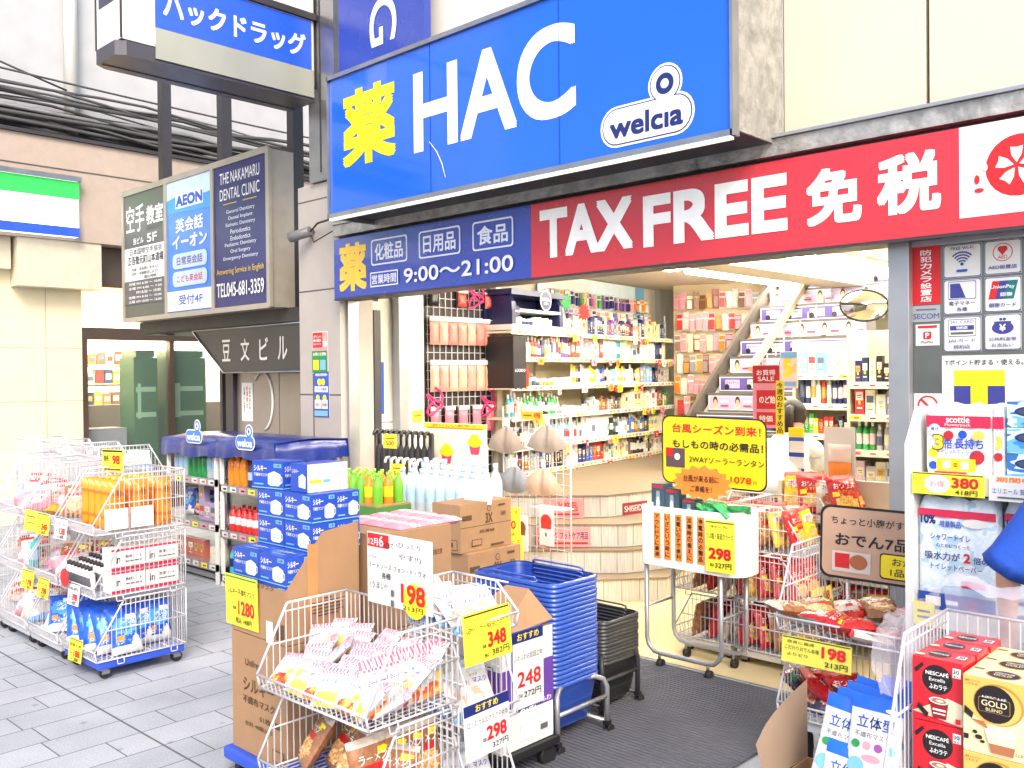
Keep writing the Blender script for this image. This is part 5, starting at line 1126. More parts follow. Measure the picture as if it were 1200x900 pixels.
for px, py in ((227, 507), (287, 514)):
    c = at(px, py, y=3.57); b = MB(); welcia_logo(b, (c.x, 3.574, c.z - .02), XA, ZA, .26, .125, LETW, mat('emblem_blue', (60, 120, 205), .35), LETW, NAVY); b.build('emblem', t)
M_GRN = bigbottle('drink_bottle', GRB, WHITE, .235, .034, GRB); M_CLR = bigbottle('drink_bottle', CLR, WHITE, .235, .034, LTB); M_ORG = bigbottle('drink_bottle', ORB, ORANGE, .25, .037, ORB); M_BLU = bigbottle('drink_bottle', BLB, BLACK, .2, .03, LTB); M_RW = bigbottle('cleaner_bottle', REDB, RED, .2, .036, PKW); M_TEA = bigbottle('tea_bottle', TEA, mat('lime_cap', (150, 210, 60), .4), .21, .031, TEA); M_TEO = bigbottle('tea_bottle', ORB, mat('lime_cap', (150, 210, 60), .4), .21, .031, YINK); M_TQ = bigbottle('cleaner_bottle', TEAL, mat('rose_cap', (220, 70, 110), .4), .22, .035, NAVY)
def row(name, me, x0, n, dx, y0, z, words, cat, group, rows=2, dy=.085, sc=1.):
    for r_ in range(rows):
        for i in range(n): inst(name, me, (x0 + dx * i + .004 * ((i * 7 + r_) % 3 - 1), y0 + dy * r_, z), f'{words}, {ordw(i)} from the left, {("front", "second", "third")[r_]} row', cat, group, (0, 0, i * 1.3), None, (sc, sc, sc))
G = 'bottles on the drink shelves'
row('drink_bottle', M_CLR, -7.31, 3, .078, 3.70, .80, 'clear bottle on the left drink shelf', 'bottle', G); row('drink_bottle', M_GRN, -7.08, 4, .076, 3.70, .80, 'green bottle on the left drink shelf', 'bottle', G); row('drink_bottle', M_CLR, -6.77, 3, .076, 3.70, .80, 'clear bottle right of the green ones', 'bottle', G)
row('drink_bottle', M_ORG, -6.44, 3, .083, 3.70, .77, 'orange juice bottle on the right drink shelf', 'bottle', G, sc=1.03); row('drink_bottle', M_BLU, -6.17, 6, .068, 3.70, .77, 'dark blue bottle on the right drink shelf', 'bottle', G)
row('cleaner_bottle', M_RW, -6.44, 5, .08, 3.70, .42, 'red and white cleaner bottle on the right shelf', 'bottle', 'cleaner bottles on the drink shelves', sc=.95); row('cleaner_bottle', M_TQ, -6.44, 5, .08, 3.70, .08, 'teal cleaner bottle with rose cap at the bottom', 'bottle', 'cleaner bottles on the drink shelves')
heap('detergent_pouch', [M_DET, M_DRK], [(-7.28 + .14 * i, 3.78, .455, 8, 5 * i, .95) for i in range(3)], lambda i: f'blue and green bag on the left drink shelf, {ordw(i)} from the left', 'bag', 'bags on the left drink shelf')
for r_ in range(2):
    for i in range(5):
        inst('boxed_drink', PCW, (-6.93 + .09 * (i % 4), 3.72, .455 + .0 if i < 4 else .6) if r_ == 0 else (-7.3 + .09 * i, 3.72, .14), f'{("lilac", "coral")[r_]} boxed pack on the {("middle", "bottom")[r_]} left drink shelf, {ordw(i)} from the left', 'box', 'boxed packs on the left drink shelf', (0, 0, .02), ((170, 150, 190), (200, 110, 100))[r_])
# ---------------------------------------------------------------- mask box display
MB_BLUE = mat('mask_box_blue', (34, 74, 178), .35, var=.05); MB_MASK = mat('mask_print', (222, 232, 244), .4); 
def mask_box(front=True):
    b = MB(); w_, d_, h_ = .188, .113, .110
    b.box(-w_ / 2, w_ / 2, -d_ / 2, d_ / 2, 0, h_, MB_BLUE)
    mk = [('p', [(.52, .18), (.60, .12), (.86, .12), (.92, .2), (.92, .55), (.72, .66), (.52, .55)], MB_MASK), ('r', .72, .40, .36, .02, LBLUE), ('r', .72, .28, .36, .02, LBLUE), ('p', [(.92, .5), (.98, .45), (.98, .25), (.92, .22), (.92, .26), (.96, .28), (.96, .42), (.92, .46)], PAPER)]
    tx = [('t', 'シルキー', .27, .74, .22, .42, LETW, .02), ('t', '不織布マスク', .27, .50, .13, .42, LETW, .006), ('r', .82, .86, .24, .14, LBLUE), ('t', '51枚', .82, .86, .10, .16, NAVY), ('r', .22, .16, .3, .05, LBLUE), ('r', .5, .03, 1, .04, LBLUE)]
    b.art((0, -d_ / 2, h_ / 2), XA, ZA, w_, h_, tx + mk, off=.0006, step=.0003)
    b.art((w_ / 2, 0, h_ / 2), YA, ZA, d_, h_, tx + mk, off=.0006, step=.0003)
    b.art((0, 0, h_), XA, YA, w_, d_, [('t', 'シルキー', .5, .6, .25, .6, LETW, .015), ('r', .5, .25, .5, .08, LBLUE)], off=.0006, step=.0003)
    return b.mesh('mask_box')
MBX = mask_box()
t = thing('mask_carton', 'brown mask carton on a blue dolly with its upper front cut open and printed シルキー', 'carton', (-3.17, 2.1, .05))
b = MB(); b.box(-3.40, -2.95, 1.89, 2.30, .07, .12, BLUED); b.build('dolly', t, bevel=.01)
for x in (-3.34, -3.01):
    for y in (1.95, 2.24): b = MB(); b.cyl((x - .015, y, .036), (x + .015, y, .036), .035, DARK, 12); b.build('caster', t)
b = MB(); b.box(-3.37, -2.98, 1.92, 2.26, .122, .588, KRAFT)
b.art((-3.175, 1.92, .355), XA, ZA, .39, .46, [('t', 'Unifree', .40, .77, .06, .28, KRAFTD), ('t', 'シルキー', .5, .58, .12, .56, KRAFTD, .02), ('t', '不織布マスク', .5, .45, .07, .58, KRAFTD), ('t', '51枚', .62, .33, .05, .2, KRAFTD), ('r', .82, .33, .16, .05, KRAFTD), ('t', '合計 40箱入り', .5, .25, .04, .5, KRAFTD), ('r', .85, .08, .2, .1, KRAFTD), ('r', .85, .08, .18, .085, KRAFT)])
b.art((-2.98, 2.09, .355), YA, ZA, .34, .46, [('r', .3, .9, .28, .1, KRAFTD), ('r', .3, .9, .25, .085, KRAFT), ('r', .3, .9, .2, .03, KRAFTD)]); b.build('lower_carton', t, bevel=.003)
b = MB(); th = .005
b.box(-3.37, -2.98, 1.92, 1.92 + th, .592, .80, KRAFT); b.box(-3.37, -2.98, 2.26 - th, 2.26, .592, 1.02, KRAFT)
for x in (-3.37 + .0, -2.98 - th): b.prism([(x, 1.926, .592), (x, 2.254, .592), (x, 2.254, 1.02), (x, 2.09, 1.0), (x, 1.926, .80)], (th, 0, 0), KRAFT)
b.box(-3.365, -2.985, 1.926, 2.254, .592, .60, KRAFT)
b.art((-3.175, 1.92, .70), XA, ZA, .39, .21, [('t', '不織布マスク', .55, .95, .09, .5, KRAFTD), ('r', .9, .2, .14, .3, KRAFTD), ('r', .72, .15, .12, .4, PAPER)])
b.art((-2.98, 2.09, .78), YA, ZA, .33, .36, [('r', .35, .65, .14, .7, mat('kraft_tape', (190, 136, 84), .5))] + [('r', .55, .40 - .035 * j, (.12, .5, .44, .4, .44, .3)[j], .012, KRAFTD) for j in range(6)]); b.build('upper_carton', t)
k = 0
XL_, XR_ = -3.272, -3.080
lay = [(1.985, .70), (1.985, .812), (2.10, .70), (2.10, .812), (2.10, .924), (2.10, 1.036)]
for (y, z) in lay:
    for x, w_ in ((XL_, 'left'), (XR_, 'right')):
        inst('mask_box', MBX, (x, y, z), f'blue mask box, {w_} one, {("front", "rear")[y > 2.05]} pile, {ordw(int((z - .69) / .111))} layer from the bottom', 'mask box', 'blue mask boxes in the cut open carton', (0, 0, .01 * ((k * 5) % 3 - 1))); k += 1
for z in (.924, 1.036): inst('mask_box', MBX, (XR_ + .0, 2.214, z), f'blue mask box at the back of the right pile, {("lower", "upper")[z > 1]} one', 'mask box', 'blue mask boxes in the cut open carton')
inst('mask_box', MBX, (-3.30, 2.10, 1.148), 'blue mask box on top of the pile, left of the white sided one', 'mask box', 'blue mask boxes in the cut open carton', (0, 0, .15))
t = thing('mask_box', 'blue mask box with a plain white long side, topmost at the right of the pile', 'mask box', (-3.09, 2.14, 1.148), 'blue mask boxes in the cut open carton')
b = MB(); b.box(-3.15, -3.035, 2.06, 2.25, 1.148, 1.258, MB_BLUE, dict(r=PAPER)); b.art((-3.0925, 2.06, 1.203), XA, ZA, .115, .11, [('t', 'シルキー', .3, .74, .16, .4, LETW, .01), ('p', [(.5, .18), (.9, .14), (.92, .55), (.72, .66), (.5, .55)], MB_MASK)]); b.art((-3.035, 2.155, 1.203), YA, ZA, .19, .11, [('r', .2, .38, .3, .12, YINK), ('r', .47, .38, .18, .11, LBLUE)]); b.build('carton', t)
card('price_card', 'yellow card reading 1280 hung on the front of the mask carton', (-3.275, 1.908, .715), V((1, 0, 0)), .235, .205, [('r', .5, .955, .96, .03, GREEN), ('t', 'シルキー不織布マスク', .5, .68, .13, .86, INK, .005), ('t', '1280', .66, .38, .28, .5, RED, .025), ('t', '本体', .30, .36, .08, .1, INK), ('t', '税込 1408円', .58, .13, .12, .5, INK, .01)], CARDY, V((.05, -.05, 1)).normalized())
# ---------------------------------------------------------------- sauce cart
wire_cart('wire_basket_cart', 'white wire cart at the front heaped with white and pink pasta sauce pouches', -2.59, 1.95, .62, .38, .2, .3, 2, None, BLUED)
rr = random.Random(5); spots = []
for r_, (y, z, n, ti) in enumerate(((1.782, .510, 6, 50), (1.828, .522, 6, 50), (1.875, .538, 6, 52), (1.922, .556, 6, 54), (1.968, .574, 5, 54), (2.008, .59, 5, 52))):
    for i in range(n): spots.append((-2.835 + (.49 / (n - 1)) * i + rr.uniform(-.02, .02), y + rr.uniform(-.008, .008), z + rr.uniform(-.004, .012), ti + rr.uniform(-10, 10), rr.uniform(-40, 34), .78))
def slab(i):
    n = (6, 6, 6, 6, 5, 5); r_ = 0
    while i >= n[r_]: i -= n[r_]; r_ += 1
    return f'white pasta sauce pouch with pink check, {ordw(i)} from the left in the {ordw(r_)} row'
heap('sauce_pouch', SAUCE, spots, slab, 'sauce pouch', 'pasta sauce pouches in the front cart', .5)
for i in range(6): inst('sauce_pouch', SAUCE[0], (-2.335, 1.84 + .045 * i, .515), f'sauce pouch standing against the right side wires, {ordw(i)} from the front', 'sauce pouch', 'sauce pouches standing at the cart side', (-.1, 0, math.pi / 2 + .12))
heap('snack_bag', [M_BRN, M_BRN], [(-2.80 + .12 * i, 1.86 + .05 * (i % 2), .215, 35, 15 * i - 30, .9) for i in range(5)] + [(-2.38, 1.86 + .07 * i, .215, 12, 85, .95) for i in range(4)], lambda i: f'brown noodle snack bag in the lower front basket, {ordw(i)} from the left', 'snack bag', 'brown bags in the lower front basket')
SGN = [('r', .18, .89, .34, .19, RED), ('t', '12月', .105, .87, .10, .15, LETW, .004), ('t', '6', .235, .89, .15, .065, LETW, .012), ('t', '日まで', .36, .85, .08, .14, INK, .006), ('t', '(びっくり', .66, .88, .09, .36, GINK, .0), ('t', 'やす!!)', .68, .72, .10, .34, GINK, .0), ('t', 'カゴメ', .10, .66, .04, .14, GINK), ('t', 'ミートソース フォン・ド・ヴォ', .48, .545, .085, .88, INK, .005), ('t', '各種', .32, .42, .09, .14, INK), ('t', '(うまい!!', .20, .26, .12, .28, INK, .0), ('r', .42, .2, .05, .09, GINK), ('r', .42, .06, .05, .09, GINK), ('c', .76, .16, .24, YINK), ('t', '198', .74, .24, .27, .36, RED, .03), ('t', '213円', .74, .05, .07, .3, INK, .015)]
card('shop_sign', 'white handwritten price sign reading 198 for meat sauce at the back of the front cart', (-2.565, 2.122, .895), V((1, 0, 0)), .36, .26, SGN, PAPER, cat='sign')
b = MB(); b.wire([(-2.42, 2.128, .60), (-2.42, 2.128, .98), (-2.42, 2.128, 1.0)], .005, WHITE, 6); b.build('stand', bpy.data.objects['shop_sign'])
# ---------------------------------------------------------------- mask rack
wire_cart('wire_basket_rack', 'white wire rack of mask packs turned to the right, behind the sauce cart', -2.375, 2.25, .22, .32, .10, .31, 3, None, None, math.pi / 2, .024, 'wire rack', True, .5)
heap('mask_pack', [M_MASK], [(-2.5 + .075 * (i % 4), 2.18 + .065 * (i // 4), .722 + .006 * (i % 3), 48, 70 + 6 * (i % 5), .80) for i in range(12)], lambda i: f'white and blue mask pack in the top rack basket, {ordw(i)} counted from its front left', 'mask pack', 'mask packs in the top rack basket')
heap('mask_pack', [M_MASK], [(-2.42 + .07 * (i % 3), 2.19 + .08 * (i // 3), .42, 34, 80, .9) for i in range(6)], lambda i: f'white and blue mask pack in the second rack basket, {ordw(i)} from its front', 'mask pack', 'mask packs in the second rack basket')
heap('mask_pack', [M_MASK], [(-2.42 + .07 * (i % 3), 2.19 + .08 * (i // 3), .12, 34, 80, .9) for i in range(6)], lambda i: f'white and blue mask pack in the lowest rack basket, {ordw(i)} from its front', 'mask pack', 'mask packs in the lowest rack basket')
card('price_card', 'yellow card reading 348 on the top basket of the mask rack', (-2.195, 2.20, .725), V((-.05, 1, 0)), .235, .17, [('r', .5, .955, .96, .03, INK), ('t', 'GEMインナーPERFECTマスク', .5, .68, .12, .9, INK, .0), ('t', '348', .68, .40, .30, .40, RED, .03), ('t', '本体', .40, .30, .09, .08, INK), ('t', '382円', .74, .14, .14, .38, INK, .01), ('t', '税込', .44, .12, .08, .1, INK)], CARDY, V((-.08, 0, 1)).normalized())
card('price_card', 'white card with navy おすすめ header reading 298 on the lower mask rack basket', (-2.19, 2.19, .42), V((-.05, 1, 0)), .225, .18, [('r', .5, .90, 1, .2, NAVY), ('t', 'おすすめ', .5, .9, .13, .5, YINK, .015), ('t', 'ロハス ウルエマスク子供用', .5, .64, .12, .9, INK, .0), ('t', '298', .68, .37, .26, .45, RED, .03), ('t', '本体', .40, .28, .09, .08, INK), ('t', '327円', .74, .13, .12, .36, INK, .01)], PAPER, V((-.08, 0, 1)).normalized())
# ---------------------------------------------------------------- white carton with purple band
PUR = mat('purple_band', (104, 64, 160), .5); 
t = thing('tall_white_carton', 'white carton with a purple band and a sloping brown lid, on a black dolly', 'carton', (-2.6, 2.7, .1))
b = MB(); b.box(-2.74, -2.45, 2.52, 2.87, .09, .125, BLACK); b.build('dolly', t, bevel=.006)
for x in (-2.70, -2.49):
    for y in (2.56, 2.83): b = MB(); b.cyl((x - .014, y, .045), (x + .014, y, .045), .044, DARK, 12); b.build('caster', t)
b = MB(); b.box(-2.72, -2.47, 2.54, 2.85, .127, .58, PAPER, dict(t=KRAFT)); b.art((-2.47, 2.695, .353), YA, ZA, .31, .45, [('r', .5, .52, 1, .40, PUR), ('t', 'ふわふわ', .75, .36, .05, .4, LETW), ('t', 'SiSi', .5, .30, .08, .3, LETW, .02), ('r', .22, .31, .12, .08, PAPER), ('r', .5, .14, .3, .16, mat('pale_print', (222, 222, 224), .6)), ('r', .8, .12, .14, .05, GINK)])
b.art((-2.595, 2.54, .353), XA, ZA, .25, .45, [('r', .5, .70, .7, .10, INK), ('r', .5, .70, .66, .08, mat('pale_print', (222, 222, 224), .6)), ('r', .8, .52, .4, .40, PUR)]); b.build('carton_box', t, bevel=.003)
b = MB(); b.prism([(-2.722, 2.54, .582), (-2.468, 2.54, .582), (-2.468, 2.85, .60), (-2.60, 2.85, .70), (-2.722, 2.84, .70)], (0, 0, .004), KRAFT); b.build('lid', t)
card('price_card', 'white card with navy おすすめ header reading 248 on the white purple carton', (-2.462, 2.69, .44), YA, .18, .31, [('r', .5, .92, 1, .13, NAVY), ('t', 'おすすめ', .5, .92, .09, .7, YINK, .015), ('r', .5, .43, 1, .84, PAPER), ('t', 'ふわふわお肌超立体', .5, .66, .08, .92, INK, .0), ('t', '248', .52, .38, .20, .76, RED, .018), ('t', '税込', .22, .18, .05, .16, INK), ('t', '272円', .62, .18, .09, .56, INK, .015)], mat('blue_card_edge', (60, 80, 150), .5))
# ---------------------------------------------------------------- pink topped carton, 3X cartons
def carton(name, label, x0, x1, y0, y1, z0, z1, front=None, right=None, group=None):
    t = thing(name, label, 'carton', ((x0 + x1) / 2, (y0 + y1) / 2, z0), group)
    b = MB(); b.box(x0, x1, y0, y1, z0 + .001, z1, KRAFT)
    if front: b.art(((x0 + x1) / 2, y0, (z0 + z1) / 2), XA, ZA, x1 - x0, z1 - z0, front)
    if right: b.art((x1, (y0 + y1) / 2, (z0 + z1) / 2), YA, ZA, y1 - y0, z1 - z0, right)
    b.build('box', t, bevel=.003); return t
carton('brown_carton', 'upper brown carton topped with pink packs, right of the mask boxes', -3.38, -2.955, 2.33, 2.74, .56, .955, None, [('t', '取扱注意', .8, .72, .06, .14, KRAFTD)])
carton('brown_carton', 'lower brown carton under the pink topped one', -3.38, -2.955, 2.33, 2.74, .02, .557)
for i in range(3):
    for j in range(3): inst('tissue_pack', M_PNK, (-3.30 + .13 * i, 2.47 + .12 * j, .957 - .0), f'pink and white flat pack on the brown carton, {ordw(i)} from the left, {ordw(j)} row', 'tissue pack', 'pink packs on the brown carton', (math.radians(-90), 0, .02 * i), None, (.66, .42, .85))
X3 = [('r', .5, .52, 1, .012, KRAFTD), ('t', '3X', .55, .66, .22, .14, KRAFTD, .03), ('c', .55, .86, .06, KRAFTD), ('c', .55, .86, .045, KRAFT), ('r', .12, .72, .18, .10, KRAFTD), ('r', .8, .90, .14, .04, KRAFTD), ('t', '超濃縮', .5, .40, .06, .3, KRAFTD), ('r', .3, .18, .2, .14, KRAFTD), ('r', .3, .18, .17, .11, KRAFT), ('t', '洗剤', .82, .72, .1, .1, KRAFTD), ('r', .7, .08, .26, .04, KRAFTD)]
F3 = [('t', '3X', .3, .62, .2, .3, KRAFTD, .03), ('r', .5, .16, .8, .22, KRAFTD), ('r', .5, .16, .76, .19, KRAFT), ('r', .5, .16, .5, .1, KRAFTD)]
carton('brown_carton', 'brown carton printed 3X at the top of the stack beside the blue baskets', -3.86, -3.635, 3.44, 3.84, .63, .893, F3, X3)
carton('brown_carton', 'middle brown carton printed 3X, directly under the top one', -3.88, -3.60, 3.46, 3.88, .32, .628, F3, X3)
carton('brown_carton', 'bottom brown carton of the 3X stack, on the paving', -3.88, -3.60, 3.46, 3.88, .002, .318, F3, X3)
b = MB(); b.obox(at(561, 578, y=3.65), V((1, .15, 0)), V((0, .2, 1)), .19, .12, .004, PAPER); o = at(561, 590, y=3.65); tag(b.build('paper_flap', None, origin=(o.x, 3.65, .895)), 'blank white paper leaning on the bottles above the 3X cartons', 'paper')
for px, py, main, lab in ((599, 613, '70', 'upper yellow card reading 70 beside the 3X cartons'), (602, 647, '370', 'lower yellow card reading 370 beside the 3X cartons')):
    o = at(px, py, y=4.0); card('price_card', lab, o, V((1, .55, 0)), .115, .19, [('t', 'ケース', .5, .84, .1, .7, RED), ('t', main, .5, .45, .26, .7 if main == '370' else .5, RED, .02), ('t', '税込', .5, .16, .1, .4, INK)], CARDY)
# water bottles on cartons
carton('brown_carton', 'long low brown carton pile carrying the water bottles', -4.72, -3.95, 3.86, 4.2, .002, .70)
M_WAT = bigbottle('water_bottle', CLR, mat('pale_blue_cap', (190, 215, 240), .4), .30, .043, mat('water_label', (190, 220, 240), .2, alpha=.8, var=0))
for r_ in range(3):
    for i in range(8): inst('water_bottle', M_WAT, (-4.67 + .093 * i, 3.91 + .1 * r_, .702), f'clear water bottle with blue label, {ordw(i)} from the left, {ordw(r_)} row', 'bottle', 'water bottles on the carton pile', (0, 0, i * .9), None, (1, 1, 1.0 + .08 * r_))
# tea bottles
carton('tea_carton', 'green drink carton holding tea bottles behind the mask boxes', -4.8, -4.33, 3.42, 3.68, .60, .83)
carton('brown_carton', 'brown carton under the tea bottles', -4.8, -4.33, 3.42, 3.68, .002, .598)
TG = mat('tea_carton_green', (80, 130, 60), .6)
b = MB(); b.box(-4.802, -4.328, 3.412, 3.418, .61, .82, TG); b.box(-4.326, -4.322, 3.42, 3.68, .61, .82, TG); b.art((-4.565, 3.412, .715), XA, ZA, .47, .21, [('r', .2, .6, .16, .4, RED), ('r', .6, .6, .16, .4, RED), ('t', 'お茶', .4, .4, .4, .2, YINK)]); b.art((-4.322, 3.55, .715), YA, ZA, .26, .21, [('r', .3, .6, .2, .4, RED), ('t', '茶', .7, .5, .5, .25, YINK)]); b.build('printed_sleeve', bpy.data.objects['tea_carton'])
for r_ in range(3):
    for i in range(6):
        inst('tea_bottle', (M_TEA, M_TEA, M_TEO)[(i * 2 + r_) % 3], (-4.76 + .078 * i, 3.46 + .08 * r_, .81), f'{("green", "green", "orange")[(i * 2 + r_) % 3]} tea bottle with lime cap, {ordw(i)} from the left, {ordw(r_)} row', 'bottle', 'tea bottles behind the mask boxes', (0, 0, i))
# ---------------------------------------------------------------- umbrellas
def umbrella(cover, name):
    me = MB(); me.tube([V((0, 0, 0)) + V(p) for p in ((0, 0, -.02), (0, 0, .04), (0, -.004, .065), (0, -.02, .085), (0, -.045, .085), (0, -.06, .065), (0, -.062, .045))], .011, mat('umbrella_handle', (60, 54, 54), .3) if name == 'b' else WHITE, 7)
    me.lathe([(.012, -.74), (.03, -.55), (.036, -.25), (.026, -.06), (.012, -.02)], cover, n=9); me.cyl((0, 0, -.82), (0, 0, -.74), .006, STEEL, 6); return me.mesh('umbrella')
UB = umbrella(mat('black_umbrella', (38, 36, 40), .6, bump=.3, scale=30), 'b'); UW = umbrella(mat('white_vinyl_umbrella', (232, 234, 238), .25, bump=.3, scale=30), 'w')
t = thing('umbrella_rack', 'dark steel umbrella rack standing left of the entrance', 'rack', (-5.35, 4.42, 0))
b = MB(); b.wire([(-5.7, 4.5, 1.17), (-5.04, 4.5, 1.17)], .01, DARKG, 8); b.wire([(-5.3, 4.28, 1.0), (-4.66, 4.28, 1.0)], .01, DARKG, 8)
for x, y, z in ((-5.7, 4.5, 1.17), (-5.04, 4.5, 1.17), (-5.3, 4.28, 1.0), (-4.66, 4.28, 1.0)): b.wire([(x, y, z), (x, y, .01)], .012, DARKG, 8)
b.build('frame', t)
for i in range(10): inst('umbrella', UB, (-5.66 + .066 * i, 4.5, 1.10), f'black umbrella with curved handle, {ordw(i)} from the left on the rack', 'umbrella', 'black umbrellas on the rack', (0, 0, .2), None, (1, 1, 1))
for i in range(9): inst('umbrella', UW, (-5.25 + .07 * i, 4.28, .93), f'white vinyl umbrella, {ordw(i)} from the left on the rack', 'umbrella', 'white umbrellas on the rack', (0, 0, .2), None, (1, 1, .95))
for px, py, lab in ((457, 517, 'upper yellow price tag on the umbrella rack'), (466, 552, 'lower yellow price tag on the umbrella rack')):
    o = at(px, py, y=4.16); card('price_card', lab, o, V((1, .2, 0)), .12, .10, [('r', .5, .7, .7, .08, RED), ('t', '500', .5, .35, .3, .6, RED, .02)], CARDY)
# header board
t = thing('header_board', 'cream board with yellow border and two cupcake drawings behind the water bottles', 'sign', (-4.78, 4.62, 0))
a = at(497, 498, y=4.6); d = at(570, 546, y=4.6); o = (a + d) / 2; hb = 1.24 - .9
b = MB(); b.obox((o.x, 4.6, 1.07), XA, ZA, d.x - a.x, .36, .01, mat('cream_board', (244, 238, 214), .6)); b.box(a.x + .02, a.x + .05, 4.611, 4.64, 0, 1.1, WHITE); b.box(d.x - .05, d.x - .02, 4.611, 4.64, 0, 1.1, WHITE); b.build('panel', t)
b = MB(); b.art((o.x, 4.6, 1.07), XA, ZA, d.x - a.x, .36, [('r', .5, .94, 1, .09, YINK), ('r', .5, .90, .9, .03, ORANGE), ('t', 'おいしいおやつ', .5, .955, .05, .7, RED)] + [q for (x, y) in ((.38, .40), (.83, .62)) for q in (('p', [(x - .09, y - .02), (x - .06, y - .22), (x + .06, y - .22), (x + .09, y - .02)], mat('cup_pink', (214, 70, 110), .5)), ('e', x, y + .02, .11, .10, YINK), ('e', x, y + .10, .07, .08, YINK))]); b.build('lettering', t)
# ---------------------------------------------------------------- garment stand
t = thing('wire_grid_stand', 'white wire grid stand holding beige garments in front of the display steps', 'stand', (-4.1, 4.6, 0))
b = MB(); gx0, gx1 = -4.42, -3.82
for i in range(11): x = gx0 + (gx1 - gx0) * i / 10; b.wire([(x, 4.6, .15), (x, 4.6, 1.38)], .006 if i in (0, 10) else .0028, CHROME, 5)
for i in range(18): z = .16 + 1.22 * i / 17; b.wire([(gx0, 4.605, z), (gx1, 4.605, z)], .0028, CHROME)
for x in (gx0, gx1): b.wire([(x, 4.45, .01), (x, 4.6, .15), (x, 4.75, .01)], .007, CHROME, 6)
b.build('grid', t)
def garment(c):
    b = MB(); m = mat(c[0], c[1], .8, var=.12, scale=8, bump=.12); nu, nv = 14, 9; k = len(b.v)
    for j in range(nv + 1):
        v = j / nv; hw = .03 + .155 * (v ** .7)
        for i in range(nu + 1):
            u = 2 * i / nu - 1; zz = -.02 - .16 * v - .02 * v * math.cos(u * 3); b.v.append(V((u * hw, -.03 - .03 * math.sin(v * 3.0) * (1 - u * u * .6) - .018 * abs(math.sin(u * 3.14)) + .006 * math.sin(i * 2.1 + j), zz)))
    for j in range(nv):
        for i in range(nu): a = k + j * (nu + 1) + i; b.face((a, a + nu + 1, a + nu + 2, a + 1), m, True)
    b.tube([V((0, -.02, .03)), V((0, -.02, -.01)), V((.05, -.02, -.05))], .005, WHITE, 5); b.tube([V((0, -.02, -.01)), V((-.05, -.02, -.05))], .005, WHITE, 5); b.box(-.02, .02, -.03, -.028, -.01, .04, PAPER)
    return b.mesh('bra_top')
for i, (px, py, cn, cc) in enumerate(((597, 497, 'greyish beige', (176, 156, 140)), (645, 495, 'taupe', (186, 168, 152)), (607, 543, 'grey', (150, 150, 152)), (640, 545, 'peach beige', (216, 180, 152)))):
    o = at(px, py, y=4.56); inst('bra_top', garment((cn.replace(' ', '_') + '_cloth', cc)), o, f'{cn} bra top hung on the wire stand, {("upper left", "upper right", "lower left", "lower right")[i]} of four', 'garment', 'garments on the wire stand')
for px, py, cc, lab in ((610, 625, mat('brown_disc', (150, 84, 56), .5), 'white insole pack with a brown disc on the wire stand'), (640, 618, mat('red_disc', (214, 60, 50), .5), 'white insole pack with a red disc on the wire stand')):
    o = at(px, py, y=4.575); t = thing('insole_pack', lab, 'pack', (o.x, 4.57, o.z - .12)); b = MB(); b.obox(o, XA, ZA, .12, .24, .012, PAPER); b.art(o, XA, ZA, .12, .24, [('c', .5, .66, .2, cc), ('r', .5, .56, .72, .2, cc), ('r', .5, .28, .5, .16, WHITE), ('r', .5, .3, .1, .1, INK)]); b.build('card', t)
o = at(623, 487, y=4.58); card('price_card', 'orange yellow price strip on top of the garment stand', o, XA, .19, .055, [('t', '498', .75, .5, .7, .3, RED, .02), ('r', .3, .5, .4, .15, RED)], mat('orange_yellow_card', (246, 190, 50), .5))
# ---------------------------------------------------------------- shopping baskets
def basket_mesh(w, d, h, m, mr):
    b = MB(); prof = [(1.0, h), (.985, h - .012), (.93, h * .5), (.86, .012), (.84, 0)]
    def ring(s, z, rad=.05):
        pts = []
        for cx, cy, t0 in ((1, -1, -90), (1, 1, 0), (-1, 1, 90), (-1, -1, 180)):
            for i in range(5):
                t = math.radians(t0 + 22.5 * i); pts.append(V((cx * (w / 2 * s - rad) + rad * math.cos(t), cy * (d / 2 * s - rad) + rad * math.sin(t), z)))
        return pts
    for off in (0, -.004):
        k = len(b.v); n = 20
        for s, z in prof: b.v += ring(s + off * 2, z)
        for a in range(len(prof) - 1):
            for i in range(n): j = (i + 1) % n; q = (k + a * n + i, k + (a + 1) * n + i, k + (a + 1) * n + j, k + a * n + j); b.face(q if off == 0 else q[::-1], m, True)
        b.face(range(k + (len(prof) - 1) * n, k + len(prof) * n), m)
    r1 = ring(1.02, h - .008); r2 = ring(1.02, h + .004); r3 = ring(.97, h + .006); k = len(b.v); n = 20; b.v += r1 + r2 + r3
    for a in range(2):
        for i in range(n): j = (i + 1) % n; b.face((k + a * n + i, k + a * n + j, k + (a + 1) * n + j, k + (a + 1) * n + i), mr, True)
    for zz in (h * .72, h * .52, h * .32): b.wire(ring(.955 - .09 * (1 - zz / h) * .9 + .012, zz), .002, mr, 4, True)
    return b.mesh('shopping_basket')
def handle_mesh(w, d, h, m):
    b = MB(); b.tube([V((-w * .3, -d * .49, h)), V((-w * .3, -d * .49, h + .015)), V((-w * .26, -d * .46, h + .022)), V((w * .26, -d * .46, h + .022)), V((w * .3, -d * .49, h + .015)), V((w * .3, -d * .49, h))], .005, m, 6); return b.mesh('handle')
BB = mat('blue_basket_plastic', (40, 72, 160), .28, var=.06, coat=.2); BBR = mat('blue_basket_rim', (52, 88, 180), .22, coat=.3); KB_ = mat('black_basket_plastic', (40, 40, 42), .35); KBR = mat('black_basket_rim', (58, 58, 60), .3)
